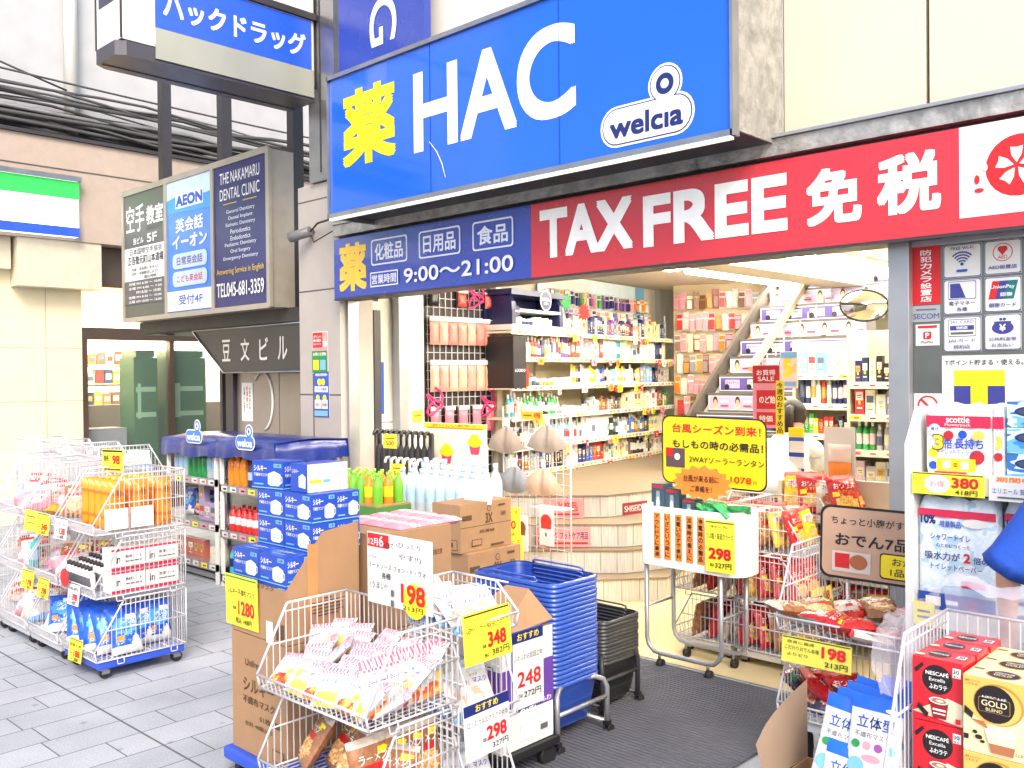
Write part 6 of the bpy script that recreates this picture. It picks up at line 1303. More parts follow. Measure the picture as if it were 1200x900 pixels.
def basket_stack(n, x, y, ztop, me, hm, words, group, step):
    for i in range(n):
        z = ztop - .2 - step * i
        o = inst('shopping_basket', me, (x + .002 * math.sin(i * 2.3), y + .002 * math.cos(i * 1.7), z), f'{words} shopping basket, {ordw(i)} from the top of its stack', 'basket', group, (0, 0, .006 * math.sin(i * 3.1)))
        for s in (0, math.pi):
            h = bpy.data.objects.new('handle', hm); COL.objects.link(h); h.parent = o; h.rotation_euler = (0, 0, s)
basket_stack(23, -2.795, 3.105, .70, basket_mesh(.50, .32, .2, BB, BBR), handle_mesh(.50, .32, .2, BBR), 'blue', 'nested blue shopping baskets', .0195)
basket_stack(12, -2.87, 3.56, .43, basket_mesh(.46, .30, .2, KB_, KBR), handle_mesh(.46, .30, .2, KBR), 'black', 'nested black shopping baskets', .017)
def basket_stand(label, x0, x1, y0, y1, hz, m):
    t = thing('basket_stand', label, 'stand', ((x0 + x1) / 2, (y0 + y1) / 2, 0))
    for x, sx in ((x0, 1), (x1, -1)):
        b = MB(); b.tube([V((x, y0, .05)), V((x, y0, hz - .05)), V((x + sx * .01, y0 + .012, hz - .015)), V((x + sx * .03, y0 + .045, hz)), V((x + sx * .05, y0 + .10, hz + .005))], .012, m, 8); b.build('leg', t)
        b = MB(); b.tube([V((x, y1, .05)), V((x, y1, hz - .05)), V((x + sx * .01, y1 - .012, hz - .015)), V((x + sx * .03, y1 - .045, hz)), V((x + sx * .05, y1 - .10, hz + .005))], .012, m, 8); b.build('leg', t)
        b = MB(); b.cyl((x, y0, .17), (x, y1, .17), .010, m, 8); b.build('side_bar', t)
    for y in (y0, y1): b = MB(); b.cyl((x0, y, .055), (x1, y, .055), .009, m, 8); b.build('cross_bar', t)
    for x in (x0, x1):
        for y in (y0, y1):
            b = MB(); b.box(x - .014, x + .014, y - .014, y + .014, .04, .06, BLACK); cb = b.build('caster', t)
            for s in (-1, 1): b = MB(); b.cyl((x + s * .008, y + .012, .022), (x + s * .016, y + .012, .022), .021, DARK, 12); b.build('wheel', cb)
basket_stand('grey tube stand on casters under the blue basket stack', -3.08, -2.51, 2.92, 3.26, .26, ALU)
basket_stand('dark tube stand on casters under the black basket stack', -3.13, -2.63, 3.38, 3.66, .28, DARKG)
# ---------------------------------------------------------------- door mat
m = mat('ribbed_mat', (88, 90, 100), .9, var=.2, scale=5); n = m.node_tree; bs = n.nodes['Principled BSDF']
wv = n.nodes.new('ShaderNodeTexWave'); wv.inputs['Scale'].default_value = 12; wv.inputs['Distortion'].default_value = .6; wv.bands_direction = 'Y'; tc = n.nodes.new('ShaderNodeTexCoord'); bp = n.nodes.new('ShaderNodeBump'); bp.inputs['Strength'].default_value = .6; bp.inputs['Distance'].default_value = .012
n.links.new(tc.outputs['Object'], wv.inputs[0]); n.links.new(wv.outputs[0], bp.inputs['Height']); n.links.new(bp.outputs[0], bs.inputs['Normal'])
b = MB(); b.box(-3.45, -1.9, 2.2, 4.22, .006, .016, m); tag(b.build('door_mat', None, origin=(-2.65, 3.2, .006), bevel=.004), 'large dark grey ribbed entrance mat in front of the shop doorway', 'mat')
# ---------------------------------------------------------------- lantern bin
t = thing('display_bin', 'white rounded display bin on a tube frame with casters, at the doorway', 'display bin', (-2.67, 4.3, 0))
BINW = mat('white_bin_card', (240, 236, 222), .5, var=.03); bx0, bx1, by0, by1 = -2.95, -2.36, 4.14, 4.46
out = []
for cx, cy, t0, rad in ((bx1, by0, -90, .13), (bx1, by1, 0, .13), (bx0, by1, 90, .03), (bx0, by0, 180, .03)):
    for i in range(9):
        a = math.radians(t0 + 11.25 * i); sx = -1 if cx == bx1 else 1; sy = 1 if cy == by0 else -1
        out.append((cx + sx * rad + rad * math.cos(a), cy + sy * rad + rad * math.sin(a)))
b = MB(); k = len(b.v); N = len(out)
for z, s in ((.56, 1), (.885, 1), (.885, .98), (.78, .98)):
    cxm, cym = (bx0 + bx1) / 2, (by0 + by1) / 2; b.v += [V((cxm + (x - cxm) * s, cym + (y - cym) * s, z + .012 * math.sin((x + 3) * 6) * (z < .6))) for x, y in out]
for a in range(3):
    for i in range(N): j = (i + 1) % N; b.face((k + a * N + i, k + a * N + j, k + (a + 1) * N + j, k + (a + 1) * N + i), BINW, True)
b.face(range(k + 3 * N, k + 4 * N), BINW); b.build('apron', t)
for y, sx0, sx1 in ((4.17, -2.93, -2.47), (4.43, -2.93, -2.47)):
    b = MB(); b.tube([V((sx0, y, .60)), V((sx0, y, .16)), V((sx0 + .012, y, .12)), V((sx0 + .045, y, .09)), V((sx0 + .09, y, .085)), V((sx1 - .09, y, .085)), V((sx1 - .045, y, .09)), V((sx1 - .012, y, .12)), V((sx1, y, .16)), V((sx1, y, .60))], .0125, ALU, 8); b.build('frame_loop', t)
    for x in (sx0 + .08, sx1 - .08):
        b = MB(); b.cyl((x, y, .085), (x, y, .045), .008, STEEL, 6); cb = b.build('caster', t); b = MB(); b.cyl((x - .014, y + .01, .026), (x + .014, y + .01, .026), .025, DARK, 12); b.build('wheel', cb)
for x in (-2.47, -2.93): b = MB(); b.cyl((x, 4.17, .33), (x, 4.43, .33), .008, ALU, 6); b.build('side_bar', t)
for i, (px, tx) in enumerate(((770, 'アウトドアに最適'), (782, 'いざという時に'), (795, '充電いらずで便利'), (808, '災害時の備えに'), (821, '停電時の必需品'))):
    o = at(px, 626, y=4.136); card('vertical_strip', f'orange vertical strip with black characters, {ordw(i)} from the left on the display bin', V((o.x, 4.136, .73)), XA, .042, .245, [('v', tx, .5, .97, .04, .62, INK)], ORANGE, group='orange strips on the display bin', cat='strip', thick=.001)
o = at(844, 630, y=4.132); card('price_card', 'yellow card reading 298 on the front of the display bin', V((o.x, 4.128, .715)), V((1, .04, 0)), .165, .265, [('r', .5, .96, .96, .02, INK), ('t', 'キャンプに', .5, .88, .05, .6, INK), ('t', 'つぶ塩・鉄道カラーズ', .5, .70, .12, .92, INK, .0), ('t', '298', .5, .36, .22, .76, RED, .035), ('t', '税込', .24, .14, .06, .14, INK), ('t', '327円', .62, .14, .11, .56, INK, .015)], CARDY)
PY = mat('yellow_pop_board', (250, 226, 30), .45)
t = thing('pop_board', 'yellow rounded promotion board 台風シーズン到来！ with black edge above the display bin', 'sign', (-2.66, 4.47, .95))
o = V((-2.665, 4.42, 1.165)); rp = V((1, .02, -.018)).normalized(); up = ZA
b = MB(); b.art(o, rp, up, .645, .385, [('rr', .5, .5, 1, 1, INK, .13), ('rr', .5, .5, .974, .956, PY, .12)], off=-.001); b.obox(o - V((0, -.003, 0)), rp, up, .56, .32, .006, PY); b.build('board', t)
b = MB(); b.art(o, rp, up, .645, .385, [('t', '台風シーズン到来！', .53, .82, .135, .84, RED, .022), ('t', 'もしもの時の必需品！', .54, .595, .125, .86, INK, .022), ('r', .14, .385, .19, .28, mat('lantern_photo', (92, 70, 76), .5)), ('r', .08, .46, .07, .12, RED), ('c', .16, .40, .05, PAPER), ('t', '2WAYソーラーランタン', .63, .385, .095, .70, INK, .012), ('t', '税込', .58, .14, .05, .07, GINK), ('t', '1078', .77, .14, .09, .19, RED, .02), ('t', '円', .90, .12, .05, .03, RED)], off=.003); b.build('lettering', t)
b = MB(); b.cyl((-2.66, 4.44, .8), (-2.66, 4.436, 1.2), .009, WHITE, 6); b.build('pole', t)
t = thing('paper_burst', 'orange spiky paper burst lettered 台風が来る前に ご準備を！ at the foot of the yellow board', 'sign', at(822, 566, y=4.24))
o = at(822, 566, y=4.24); b = MB(); pts = [o + XA * (.185 * (1 if k % 2 else .84) * math.cos(k * math.pi / 15)) + ZA * (.095 * (1 if k % 2 else .80) * math.sin(k * math.pi / 15)) for k in range(30)]; b.prism(pts[::-1], (0, .004, 0), ORANGE); b.build('burst', t)
b = MB(); b.text('台風が来る前に', o + ZA * .022 - YA * .006, XA, ZA, .036, INK, w=.215, bold=.012); b.text('ご準備を！', o - ZA * .032 - YA * .006, XA, ZA, .034, INK, w=.13, bold=.012); b.build('lettering', t)
LNB = mat('lantern_box_blue', (52, 84, 104), .4)
for i, (px, py) in enumerate(((776, 582), (792, 584), (812, 595), (832, 597))):
    o = at(px, py, y=4.30); t = thing('lantern_box', f'dark blue lantern box in the display bin, {ordw(i)} from the left', 'box', (o.x, 4.3, .79), 'lantern boxes in the display bin'); hh = (.20, .18, .13, .12)[i]
    b = MB(); b.box(o.x - .043, o.x + .043, 4.26, 4.34, .79, .79 + hh, LNB); b.art((o.x, 4.26, .79 + hh / 2), XA, ZA, .086, hh, [('p', [(.3, .2), (.7, .2), (.62, .8), (.38, .8)], mat('lantern_grey', (150, 160, 165), .4)), ('e', .5, .5, .12, .14, PAPER), ('r', .5, .92, .8, .08, RED)]); b.build('carton', t)
GRP = soft('candy_pack', .12, .1, .03, mat('green_candy_pack', (70, 180, 110), .25, var=.4, scale=40), 21)
heap('candy_pack', [GRP], [(-2.58 + .055 * (i % 4), 4.2 + .07 * (i // 4), .845 + .015 * (i % 2), 55, 30 * i, 1) for i in range(8)], lambda i: f'green shiny packet at the right of the display bin, {ordw(i)} counted from its front left', 'packet', 'green packets in the display bin')
# ---------------------------------------------------------------- snack carts behind the bin
wire_cart('wire_basket_cart', 'white wire snack cart behind the display bin, its open side to the right', -2.40, 4.76, .46, .40, .09, .27, 3, 'snack carts in the doorway', mat('pale_dolly', (214, 208, 194), .5), math.pi / 2)
wire_cart('wire_basket_cart', 'white wire snack cart behind the display bin, its open side to the left', -2.80, 4.76, .46, .36, .09, .27, 3, 'snack carts in the doorway', mat('pale_dolly', (214, 208, 194), .5), -math.pi / 2)
rr = random.Random(8); sp_ = []
for k_, z in enumerate((.10, .37, .64)):
    for i in range(8): sp_.append((-2.50 + .085 * (i % 4) , 4.60 + .14 * (i // 4), z + .005 + (.02 if k_ == 2 else 0), 18, 60 + 9 * (i % 4) + rr.uniform(-8, 8), .92))
def snl(w_):
    return lambda i: f'snack bag in the {("bottom", "middle", "top")[i // 8]} basket of the {w_} snack cart, {ordw(i % 8)} in order'
heap('snack_bag', [M_RED, M_RED, M_BRN, M_YEL, M_RED], sp_, snl('right facing'), 'snack bag', 'snack bags in the doorway carts')
heap('snack_bag', [M_BRN, M_RED, M_MIX, M_RED], [(x - .36, y, z, 14, ya - 150, s) for (x, y, z, ti, ya, s) in sp_], snl('left facing'), 'snack bag', 'snack bags in the doorway carts')
heap('snack_bag', [M_YEL, M_RED, M_MIX, M_RED], [(-2.50 + .10 * (i % 4), 5.1 + .12 * (i // 4), .78, 30, 20 + 8 * i, 1.05) for i in range(8)], lambda i: f'bright snack bag on the shelf behind the snack carts, {ordw(i)} from the left', 'snack bag', 'bright snack bags behind the carts')
gondola('snack_shelf', 'low cream snack shelf behind the wire snack carts', -2.62, -1.98, 5.08, .3, (.15, .45, .77), .95, seed=50)
heap('snack_bag', [M_RED, M_BRN, M_YEL], [(-2.55 + .1 * (i % 6), 5.2, (.155, .455)[i // 6], 5, 10 * (i % 3), .9) for i in range(12)], lambda i: f'snack bag on the {("bottom", "middle")[i // 6]} level of the low snack shelf, {ordw(i % 6)} from the left', 'snack bag', 'snack bags on the low snack shelf')
o = at(895, 640, y=4.74); card('price_card', 'yellow card on the lip of the right facing snack cart', (-2.18, 4.72, .40), V((.1, 1, 0)), .2, .09, [('t', '88', .7, .5, .5, .3, RED, .03), ('r', .3, .5, .4, .1, INK)], CARDY, V((-.1, 0, 1)).normalized())
# ---------------------------------------------------------------- right hand cart with oden board
wire_cart('wire_basket_cart', 'white wire cart right of the doorway with the oden board behind it', -1.48, 3.54, .48, .42, .263, .333, 2, None, mat('grey_dolly', (176, 178, 184), .5))
heap('bread_pack', [M_MIX, M_BRN, M_MIX, M_RED], [(-1.66 + .09 * (i % 5), 3.40 + .085 * (i // 5), .61 + .012 * ((i * 3) % 4), 80, 30 * i, .8) for i in range(15)], lambda i: f'red printed food pack in the upper right cart basket, {ordw(i)} from its front left', 'food pack', 'food packs in the upper right cart basket')
heap('snack_bag', [M_DRK, M_DRK, M_RED], [(-1.64 + .10 * (i % 4), 3.42 + .1 * (i // 4), .275, 50, 25 * i, .9) for i in range(12)], lambda i: f'dark snack bag in the lower right cart basket, {ordw(i)} from its front left', 'snack bag', 'dark snack bags in the lower right cart')
card('price_card', 'long yellow green card reading 198 on the lip of the right hand cart', (-1.555, 3.305, .535), V((1, 0, 0)), .275, .10, [('r', .5, .95, .97, .04, INK), ('t', '夜食に最適', .28, .80, .12, .4, INK, 0), ('t', 'こだわりおでん各種', .30, .58, .16, .5, INK, 0), ('t', 'よりどり', .24, .34, .12, .3, INK, 0), ('t', '198', .76, .62, .42, .34, RED, .035), ('t', '213円', .80, .20, .22, .32, INK, .015)], mat('yellow_green_card', (222, 216, 84), .6), V((0, .1, 1)).normalized())
t = thing('oden_board', 'beige rounded board with black edge lettered おでん7品入り behind the right hand cart', 'sign', (-1.42, 3.79, .68))
OB = mat('beige_board', (196, 160, 134), .55); o = V((-1.41, 3.705, .895)); ru = V((0, .06, 1)).normalized(); rr_ = V((1, 0, 0))
b = MB(); b.art(o, rr_, ru, .62, .30, [('rr', .5, .5, 1, 1, INK, .14), ('rr', .5, .5, .965, .93, OB, .12)]); b.obox(o + YA * .001, rr_, ru, .54, .24, .006, OB)
b.wire([o + V((-.2, .01, -.14)), o + V((-.2, .02, -.5))], .006, WHITE, 6); b.build('board', t)
b = MB(); b.art(o, rr_, ru, .62, .30, [('t', 'ちょっと小腹がすいた時に', .44, .80, .11, .72, INK, .008), ('t', 'おでん7品入り', .46, .54, .17, .70, INK, .02), ('r', .22, .24, .26, .28, mat('food_photo_base', (206, 200, 192), .5)), ('r', .16, .25, .1, .2, RED), ('e', .27, .25, .06, .1, mat('food_brown', (170, 100, 60), .5)), ('rr', .66, .25, .5, .34, INK, .05), ('rr', .66, .25, .485, .305, PY, .045), ('t', 'おかずの', .62, .32, .10, .26, INK, .012), ('t', '1品にどうぞ', .66, .18, .10, .36, INK, .012)], off=.004); b.build('lettering', t)
# ---------------------------------------------------------------- toilet paper shelf
SX0, SX1, SY0, SY1 = -1.22, -.2, 3.3, 3.74
t = thing('paper_goods_shelf', 'white slotted shelf unit of toilet paper and tissues at the right', 'shelving', (-.7, 3.5, 0))
for x in (SX0, SX1): b = MB(); b.prism([(x, SY0 + .0, .02), (x, SY1, .02), (x, SY1, 1.47), (x, SY0 + .10, 1.47), (x, SY0, 1.34)], (.03, 0, 0), WHITE); b.build('side_panel', t)
b = MB(); b.box(SX0 + .03, SX1, SY1 - .02, SY1, .02, 1.47, WHITE); b.build('back_panel', t)
for z in (.77, 1.235): b = MB(); b.box(SX0 + .032, SX1 - .002, SY0 + .02, SY1 - .022, z - .022, z, WHITE); b.box(SX0 + .032, SX1 - .002, SY0 + .0, SY0 + .018, z - .055, z + .004, RAILM); b.build('shelf', t)
b = MB(); b.box(SX0 + .032, SX1 - .002, SY0 + .02, SY1 - .022, .06, .10, WHITE); b.build('base', t)
ROLL = mat('tissue_white', (244, 244, 242), .6, bump=.25, scale=30)
def roll_pack(name, label, x0, x1, y0, z0, z1, spec, side=None, group=None, ROLL=ROLL):
    t = thing(name, label, 'toilet paper', ((x0 + x1) / 2, y0 + .1, z0), group); n = 3; w_ = x1 - x0; R_ = w_ / n / 2
    b = MB(); k = len(b.v); nu = 24; nz = 10
    per = []                                                             # softly bulging shrink wrapped outline
    for i in range(nu): a = i / nu; per.append(a)
    def P(a, v):
        s = 4 * a; sd = int(s); f = s - sd; bul = .006 * math.sin(f * math.pi * n) ** 2
        d_ = .24; px_, py_ = ((x0 + f * w_, y0 - bul), (x1 + bul, y0 + f * d_), (x1 - f * w_, y0 + d_ + bul), (x0 - bul, y0 + d_ - f * d_))[sd]
        sq = 1 - .10 * max(0, (v - .86) / .14) ** 2 - .04 * max(0, (.06 - v) / .06) ** 2; cx, cy = (x0 + x1) / 2, y0 + d_ / 2
        return V((cx + (px_ - cx) * sq, cy + (py_ - cy) * sq, z0 + v * (z1 - z0)))
    nu = 48
    for j in range(nz + 1):
        for i in range(nu): b.v.append(P(i / nu, j / nz) + V((0, 0, .008 * math.sin(i * 1.3) * (j == nz))))
    for j in range(nz):
        for i in range(nu): i2 = (i + 1) % nu; b.face((k + j * nu + i, k + j * nu + i2, k + (j + 1) * nu + i2, k + (j + 1) * nu + i), ROLL, True)
    b.face(range(k + nz * nu, k + (nz + 1) * nu), ROLL); b.build('wrap', t)
    b = MB(); b.art(((x0 + x1) / 2, y0 - .0065, (z0 + z1) / 2), XA, ZA, w_, z1 - z0, spec, off=.0005); b.build('print', t)
    if side: b = MB(); b.art((x0 - .0065, y0 + .12, (z0 + z1) / 2), -YA, ZA, .24, z1 - z0, side, off=.0005); b.build('print', t)
CRM = mat('crimson_print', (214, 40, 80), .4); FLW = mat('flower_red', (190, 40, 50), .4)
ROLLB = printmat('bluish_film_print', [(224, 234, 242), (212, 228, 240), (228, 236, 242), (184, 212, 234)], 16, .2)
SC_ = [('r', .5, .78, 1, .17, CRM), ('t', 'scottie', .5, .81, .09, .36, LETW, .015), ('t', 'Flowerpack', .5, .73, .05, .4, LETW, 0), ('c', .14, .66, .085, PAPER), ('t', '長さ', .14, .67, .05, .12, BLUEINK), ('c', .12, .32, .07, YINK), ('c', .36, .58, .07, FLW), ('c', .58, .60, .06, BLUEINK), ('c', .82, .58, .08, mat('flower_yellow', (240, 200, 90), .4)), ('c', .80, .28, .10, FLW), ('c', .12, .14, .06, BLUEINK), ('t', '3', .20, .48, .23, .18, INK, .04), ('t', '3', .20, .48, .20, .155, YINK, .03), ('t', '倍', .36, .46, .14, .13, BLUEINK, .02), ('t', '長持ち', .68, .47, .15, .44, BLUEINK, .025), ('t', 'トイレットティシュー', .50, .34, .07, .62, BLUEINK, .01), ('r', .48, .16, .60, .18, YINK), ('r', .34, .16, .12, .11, PAPER), ('r', .62, .16, .12, .11, PAPER), ('t', '=', .48, .16, .05, .06, RED), ('r', .4, .045, .5, .025, CRM)]
roll_pack('toilet_paper_pack', 'pink banded flower pattern toilet paper pack lettered 3倍長持ち on the upper shelf', -1.165, -.955, 3.36, 1.237, 1.475, SC_)
roll_pack('toilet_paper_pack', 'second pink banded pack, squeezed between the flower pack and blue tissue boxes', -.95, -.915, 3.36, 1.237, 1.475, [('r', .5, .78, 1, .17, CRM), ('t', '3', .5, .5, .18, .5, YINK, .03), ('c', .5, .3, .06, FLW)])
SH_ = [('r', .5, .86, 1, .07, CRM), ('t', '10%', .13, .80, .08, .2, NAVY, .03), ('t', '増量製品', .42, .77, .06, .28, BLUEINK, .015), ('e', .74, .79, .17, .04, PAPER), ('t', 'シャワートイレ', .42, .65, .06, .52, NAVY, .012), ('t', 'のためにつくった', .46, .575, .035, .44, NAVY), ('t', '吸水力が', .32, .48, .075, .46, NAVY, .015), ('t', '2', .64, .48, .085, .09, RED, .03), ('t', '倍の', .82, .47, .065, .2, NAVY, .012), ('t', 'トイレットペーパー', .50, .385, .055, .66, NAVY, .01), ('r', .72, .25, .30, .06, CRM), ('r', .72, .19, .30, .05, LBLUE), ('r', .5, .07, 1, .15, mat('deep_print_blue', (40, 70, 160), .4)), ('r', .2, .07, .2, .08, LETW), ('t', '2.5', .68, .07, .06, .16, RED, .02), ('r', .45, .07, .16, .04, LETW)]
roll_pack('toilet_paper_pack', 'large white and blue toilet paper pack lettered 吸水力が2倍 on the lower shelf', -1.185, -.935, 3.34, .775, 1.16, SH_, ROLL=ROLLB)
roll_pack('toilet_paper_pack', 'second white and blue toilet paper pack, right on the lower shelf', -.92, -.70, 3.38, .775, 1.16, SH_, ROLL=ROLLB)
roll_pack('toilet_paper_pack', 'third white and blue toilet paper pack, farther right on the lower shelf', -.685, -.465, 3.38, .775, 1.16, SH_, ROLL=ROLLB)
roll_pack('toilet_paper_pack', 'rightmost white and blue toilet paper pack on the lower shelf', -.45, -.23, 3.38, .775, 1.16, SH_, ROLL=ROLLB)
roll_pack('toilet_paper_pack', 'pink banded toilet paper pack right of the blue tissue cartons', -.60, -.40, 3.36, 1.237, 1.475, SC_)
TB = printmat('tissue_box_print', [(60, 140, 205), (110, 180, 225), (200, 225, 240), (50, 110, 180)], 7, .35, (1, 1, 3))
for i in range(3):
    t = thing('tissue_box', f'blue tissue carton on the upper right shelf, {("lowest", "middle", "topmost")[i]} of three', 'tissue box', (-.78, 3.45, 1.237 + .085 * i), 'blue tissue cartons'); b = MB(); z = 1.238 + .086 * i; b.box(-.905, -.62, 3.35, 3.5, z, z + .084, TB); b.art((-.7625, 3.35, z + .042), XA, ZA, .285, .084, [('e', .3, .62, .22, .22, NAVY), ('e', .3, .62, .19, .16, mat('dark_slot', (60, 70, 100), .5)), ('r', .3, .96, .1, .1, NAVY)]); b.build('carton', t)
card('price_card', 'yellow card reading 380 on the upper rail of the paper goods shelf', (-1.075, 3.292, 1.212), V((1, 0, 0)), .235, .075, [('r', .5, .95, .97, .04, INK), ('e', .36, .5, .18, .42, PAPER), ('t', '380', .74, .60, .46, .36, RED, .03), ('t', 'お得', .36, .5, .3, .2, PINK, 0), ('t', '418円', .76, .18, .24, .3, INK, .015), ('t', 'スコッティ', .1, .7, .16, .16, INK, 0)], CARDY)
card('price_card', 'white card headed 期間特売 on the upper rail of the paper goods shelf', (-.81, 3.292, 1.212), V((1, 0, 0)), .27, .085, [('t', '期間特売', .36, .84, .2, .55, ORANGE, .03), ('t', 'エリエール 贅沢保湿 ティシュー', .46, .40, .22, .84, BLUEINK, 0), ('r', .25, .15, .3, .06, GINK), ('r', .9, .3, .04, .3, GINK)], PAPER)
card('price_card', 'small yellow card under the lower toilet paper pack', (-1.155, 3.292, .76), V((1, 0, 0)), .07, .08, [('r', .5, .6, .6, .1, INK), ('r', .5, .35, .6, .1, GINK)], CARDY)
# ---------------------------------------------------------------- open carton of 3D masks
t = thing('open_carton', 'open brown carton with a raised flap holding blue and white mask packs', 'carton', (-1.08, 2.52, 0))
b = MB(); x0, x1, y0, y1, zt = -1.26, -.93, 2.36, 2.62, .44
for a in ((x0, x1, y0, y0 + .005), (x0, x1, y1 - .005, y1), (x0, x0 + .005, y0 + .005, y1 - .005), (x1 - .005, x1, y0 + .005, y1 - .005)): b.box(*a, .005, zt, KRAFT)
b.box(x0 + .005, x1 - .005, y0 + .005, y1 - .005, .005, .012, KRAFT); b.build('box', t)
FL = mat('grey_brown_flap', (150, 128, 108), .85, var=.1, bump=.1)
b = MB(); k = len(b.v)
for j in range(7):
    v = j / 6
    for i in range(7):
        u = i / 6; b.v.append(V((x0 - .03 * v + .03 * v * u, y0 + u * (y1 - y0), zt + .24 * v * (.45 + .55 * u ** .7) + .006 * math.sin(u * 4))))
for j in range(6):
    for i in range(6): a = k + j * 7 + i; b.face((a, a + 1, a + 8, a + 7), FL, True)
b.build('flap', t)
def mask3d():
    W_, H_, T_ = .125, .20, .02; BL = mat('bright_blue_print', (30, 100, 215), .3); SK = mat('aqua_print', (90, 190, 220), .3)
    b = pillow(W_, H_, T_, lambda u, v: BL if v > .86 else (SK if v < .10 + .1 * u else PKW), 10, 20, .03, 31, PKW); pr = pouch_y(W_, H_, T_)
    b.text('立体型', (0, 0, .145), XA, ZA, .027, BLUEINK, w=.085, bold=.012, proj=pr); b.text('不織布マスク', (-.005, 0, .117), XA, ZA, .013, GINK, w=.08, bold=0, proj=pr)
    def dot(x, z, rx, rz, m): n0 = len(b.v); b.v += [pr(V((x + rx * math.cos(a), 0, z + rz * math.sin(a)))) for a in [2 * math.pi * i / 16 for i in range(16)]]; b.face(range(n0, n0 + 16), m)
    for x, c in ((-.04, GREEN), (-.015, PINK), (.012, mat('violet_dot', (150, 70, 160), .4)), (.04, SK)): dot(x, .095, .010, .009, c)
    dot(-.002, .07, .022, .008, PINK); dot(-.035, .05, .02, .018, LBLUE); dot(.036, .165 + .012, .018, .005, PAPER)
    return b.mesh('mask_pack')
M3D = mask3d()
for i in range(4):
    for c in range(2): inst('mask_pack', M3D, (-1.085 + .095 * c + .008 * i, 2.41 + .045 * i, .465 + .02 * c + .006 * i), f'blue topped mask pack lettered 立体型, {("left", "right")[c]} column, {ordw(i)} from the front', 'mask pack', 'blue topped mask packs in the open carton', (-.28, .16 - .1 * c, .12), None, (1.12, 1.12, 1.22))
inst('mask_pack', M3D, (-1.06, 2.365, .36), 'blue topped mask pack lettered 立体型, lowest, in front of the others', 'mask pack', 'blue topped mask packs in the open carton', (-.3, .12, .1), None, (1.12, 1.12, 1.2))
# ---------------------------------------------------------------- coffee cart
wire_cart('wire_basket_cart', 'tall white wire cart at the right front filled with red and gold coffee boxes', -.55, 2.52, .70, .46, .09, .43, 2, None, None)
NR = mat('coffee_red', (206, 24, 40), .3, coat=.3, var=.04); NG = mat('coffee_gold', (226, 186, 92), .3, coat=.3, var=.05); NGL = mat('coffee_gold_light', (244, 226, 176), .3); NGD = mat('coffee_gold_dark', (190, 140, 60), .3); NBK = mat('coffee_black', (34, 24, 24), .3); NBR = mat('coffee_brown', (176, 112, 70), .3); NCR = mat('coffee_cream', (238, 216, 186), .3); NDR = mat('coffee_dark_red', (150, 14, 30), .3)
def red_box():
    w_, d_, h_ = .122, .095, .162; b = MB(); b.box(-w_ / 2, w_ / 2, 0, d_, 0, h_, NR)
    b.art((0, 0, h_ / 2), XA, ZA, w_, h_, [('p', [(0, .12), (1, .02), (1, .36), (.7, .42)], NCR), ('c', .5, .68, .23, NBK), ('t', 'NESCAFÉ', .5, .78, .075, .46, LETW, .015), ('t', 'Excella', .5, .68, .055, .32, LETW, 0), ('t', 'ふわラテ', .52, .57, .08, .36, LETW, .015), ('r', .89, .84, .16, .15, LETW), ('t', '30', .88, .86, .06, .12, INK), ('t', '本入', .88, .79, .035, .11, INK), ('p', [(.04, .80), (.20, .92), (.24, .88), (.08, .74)], NBK), ('e', .54, .36, .20, .045, LETW), ('p', [(.35, .36), (.73, .36), (.68, .08), (.42, .08)], NDR), ('e', .54, .36, .19, .055, LETW), ('e', .54, .36, .155, .04, NBR), ('e', .56, .36, .08, .02, NCR), ('r', .55, .22, .26, .03, LETW), ('r', .55, .16, .24, .02, LETW), ('p', [(.12, .28), (.34, .14), (.30, .06), (.10, .20)], NBK), ('r', .92, .1, .1, .08, NR)], off=.0006, step=.0003)
    b.art((0, d_ / 2, h_), XA, YA, w_, d_, [('e', .42, .5, .22, .3, NBK), ('t', 'NESCAFÉ', .42, .52, .15, .36, LETW), ('r', .86, .5, .18, .3, LETW), ('t', '30', .86, .5, .2, .12, INK), ('e', .1, .2, .1, .1, NCR)], off=.0006, step=.0003)
    return b.mesh('coffee_box')
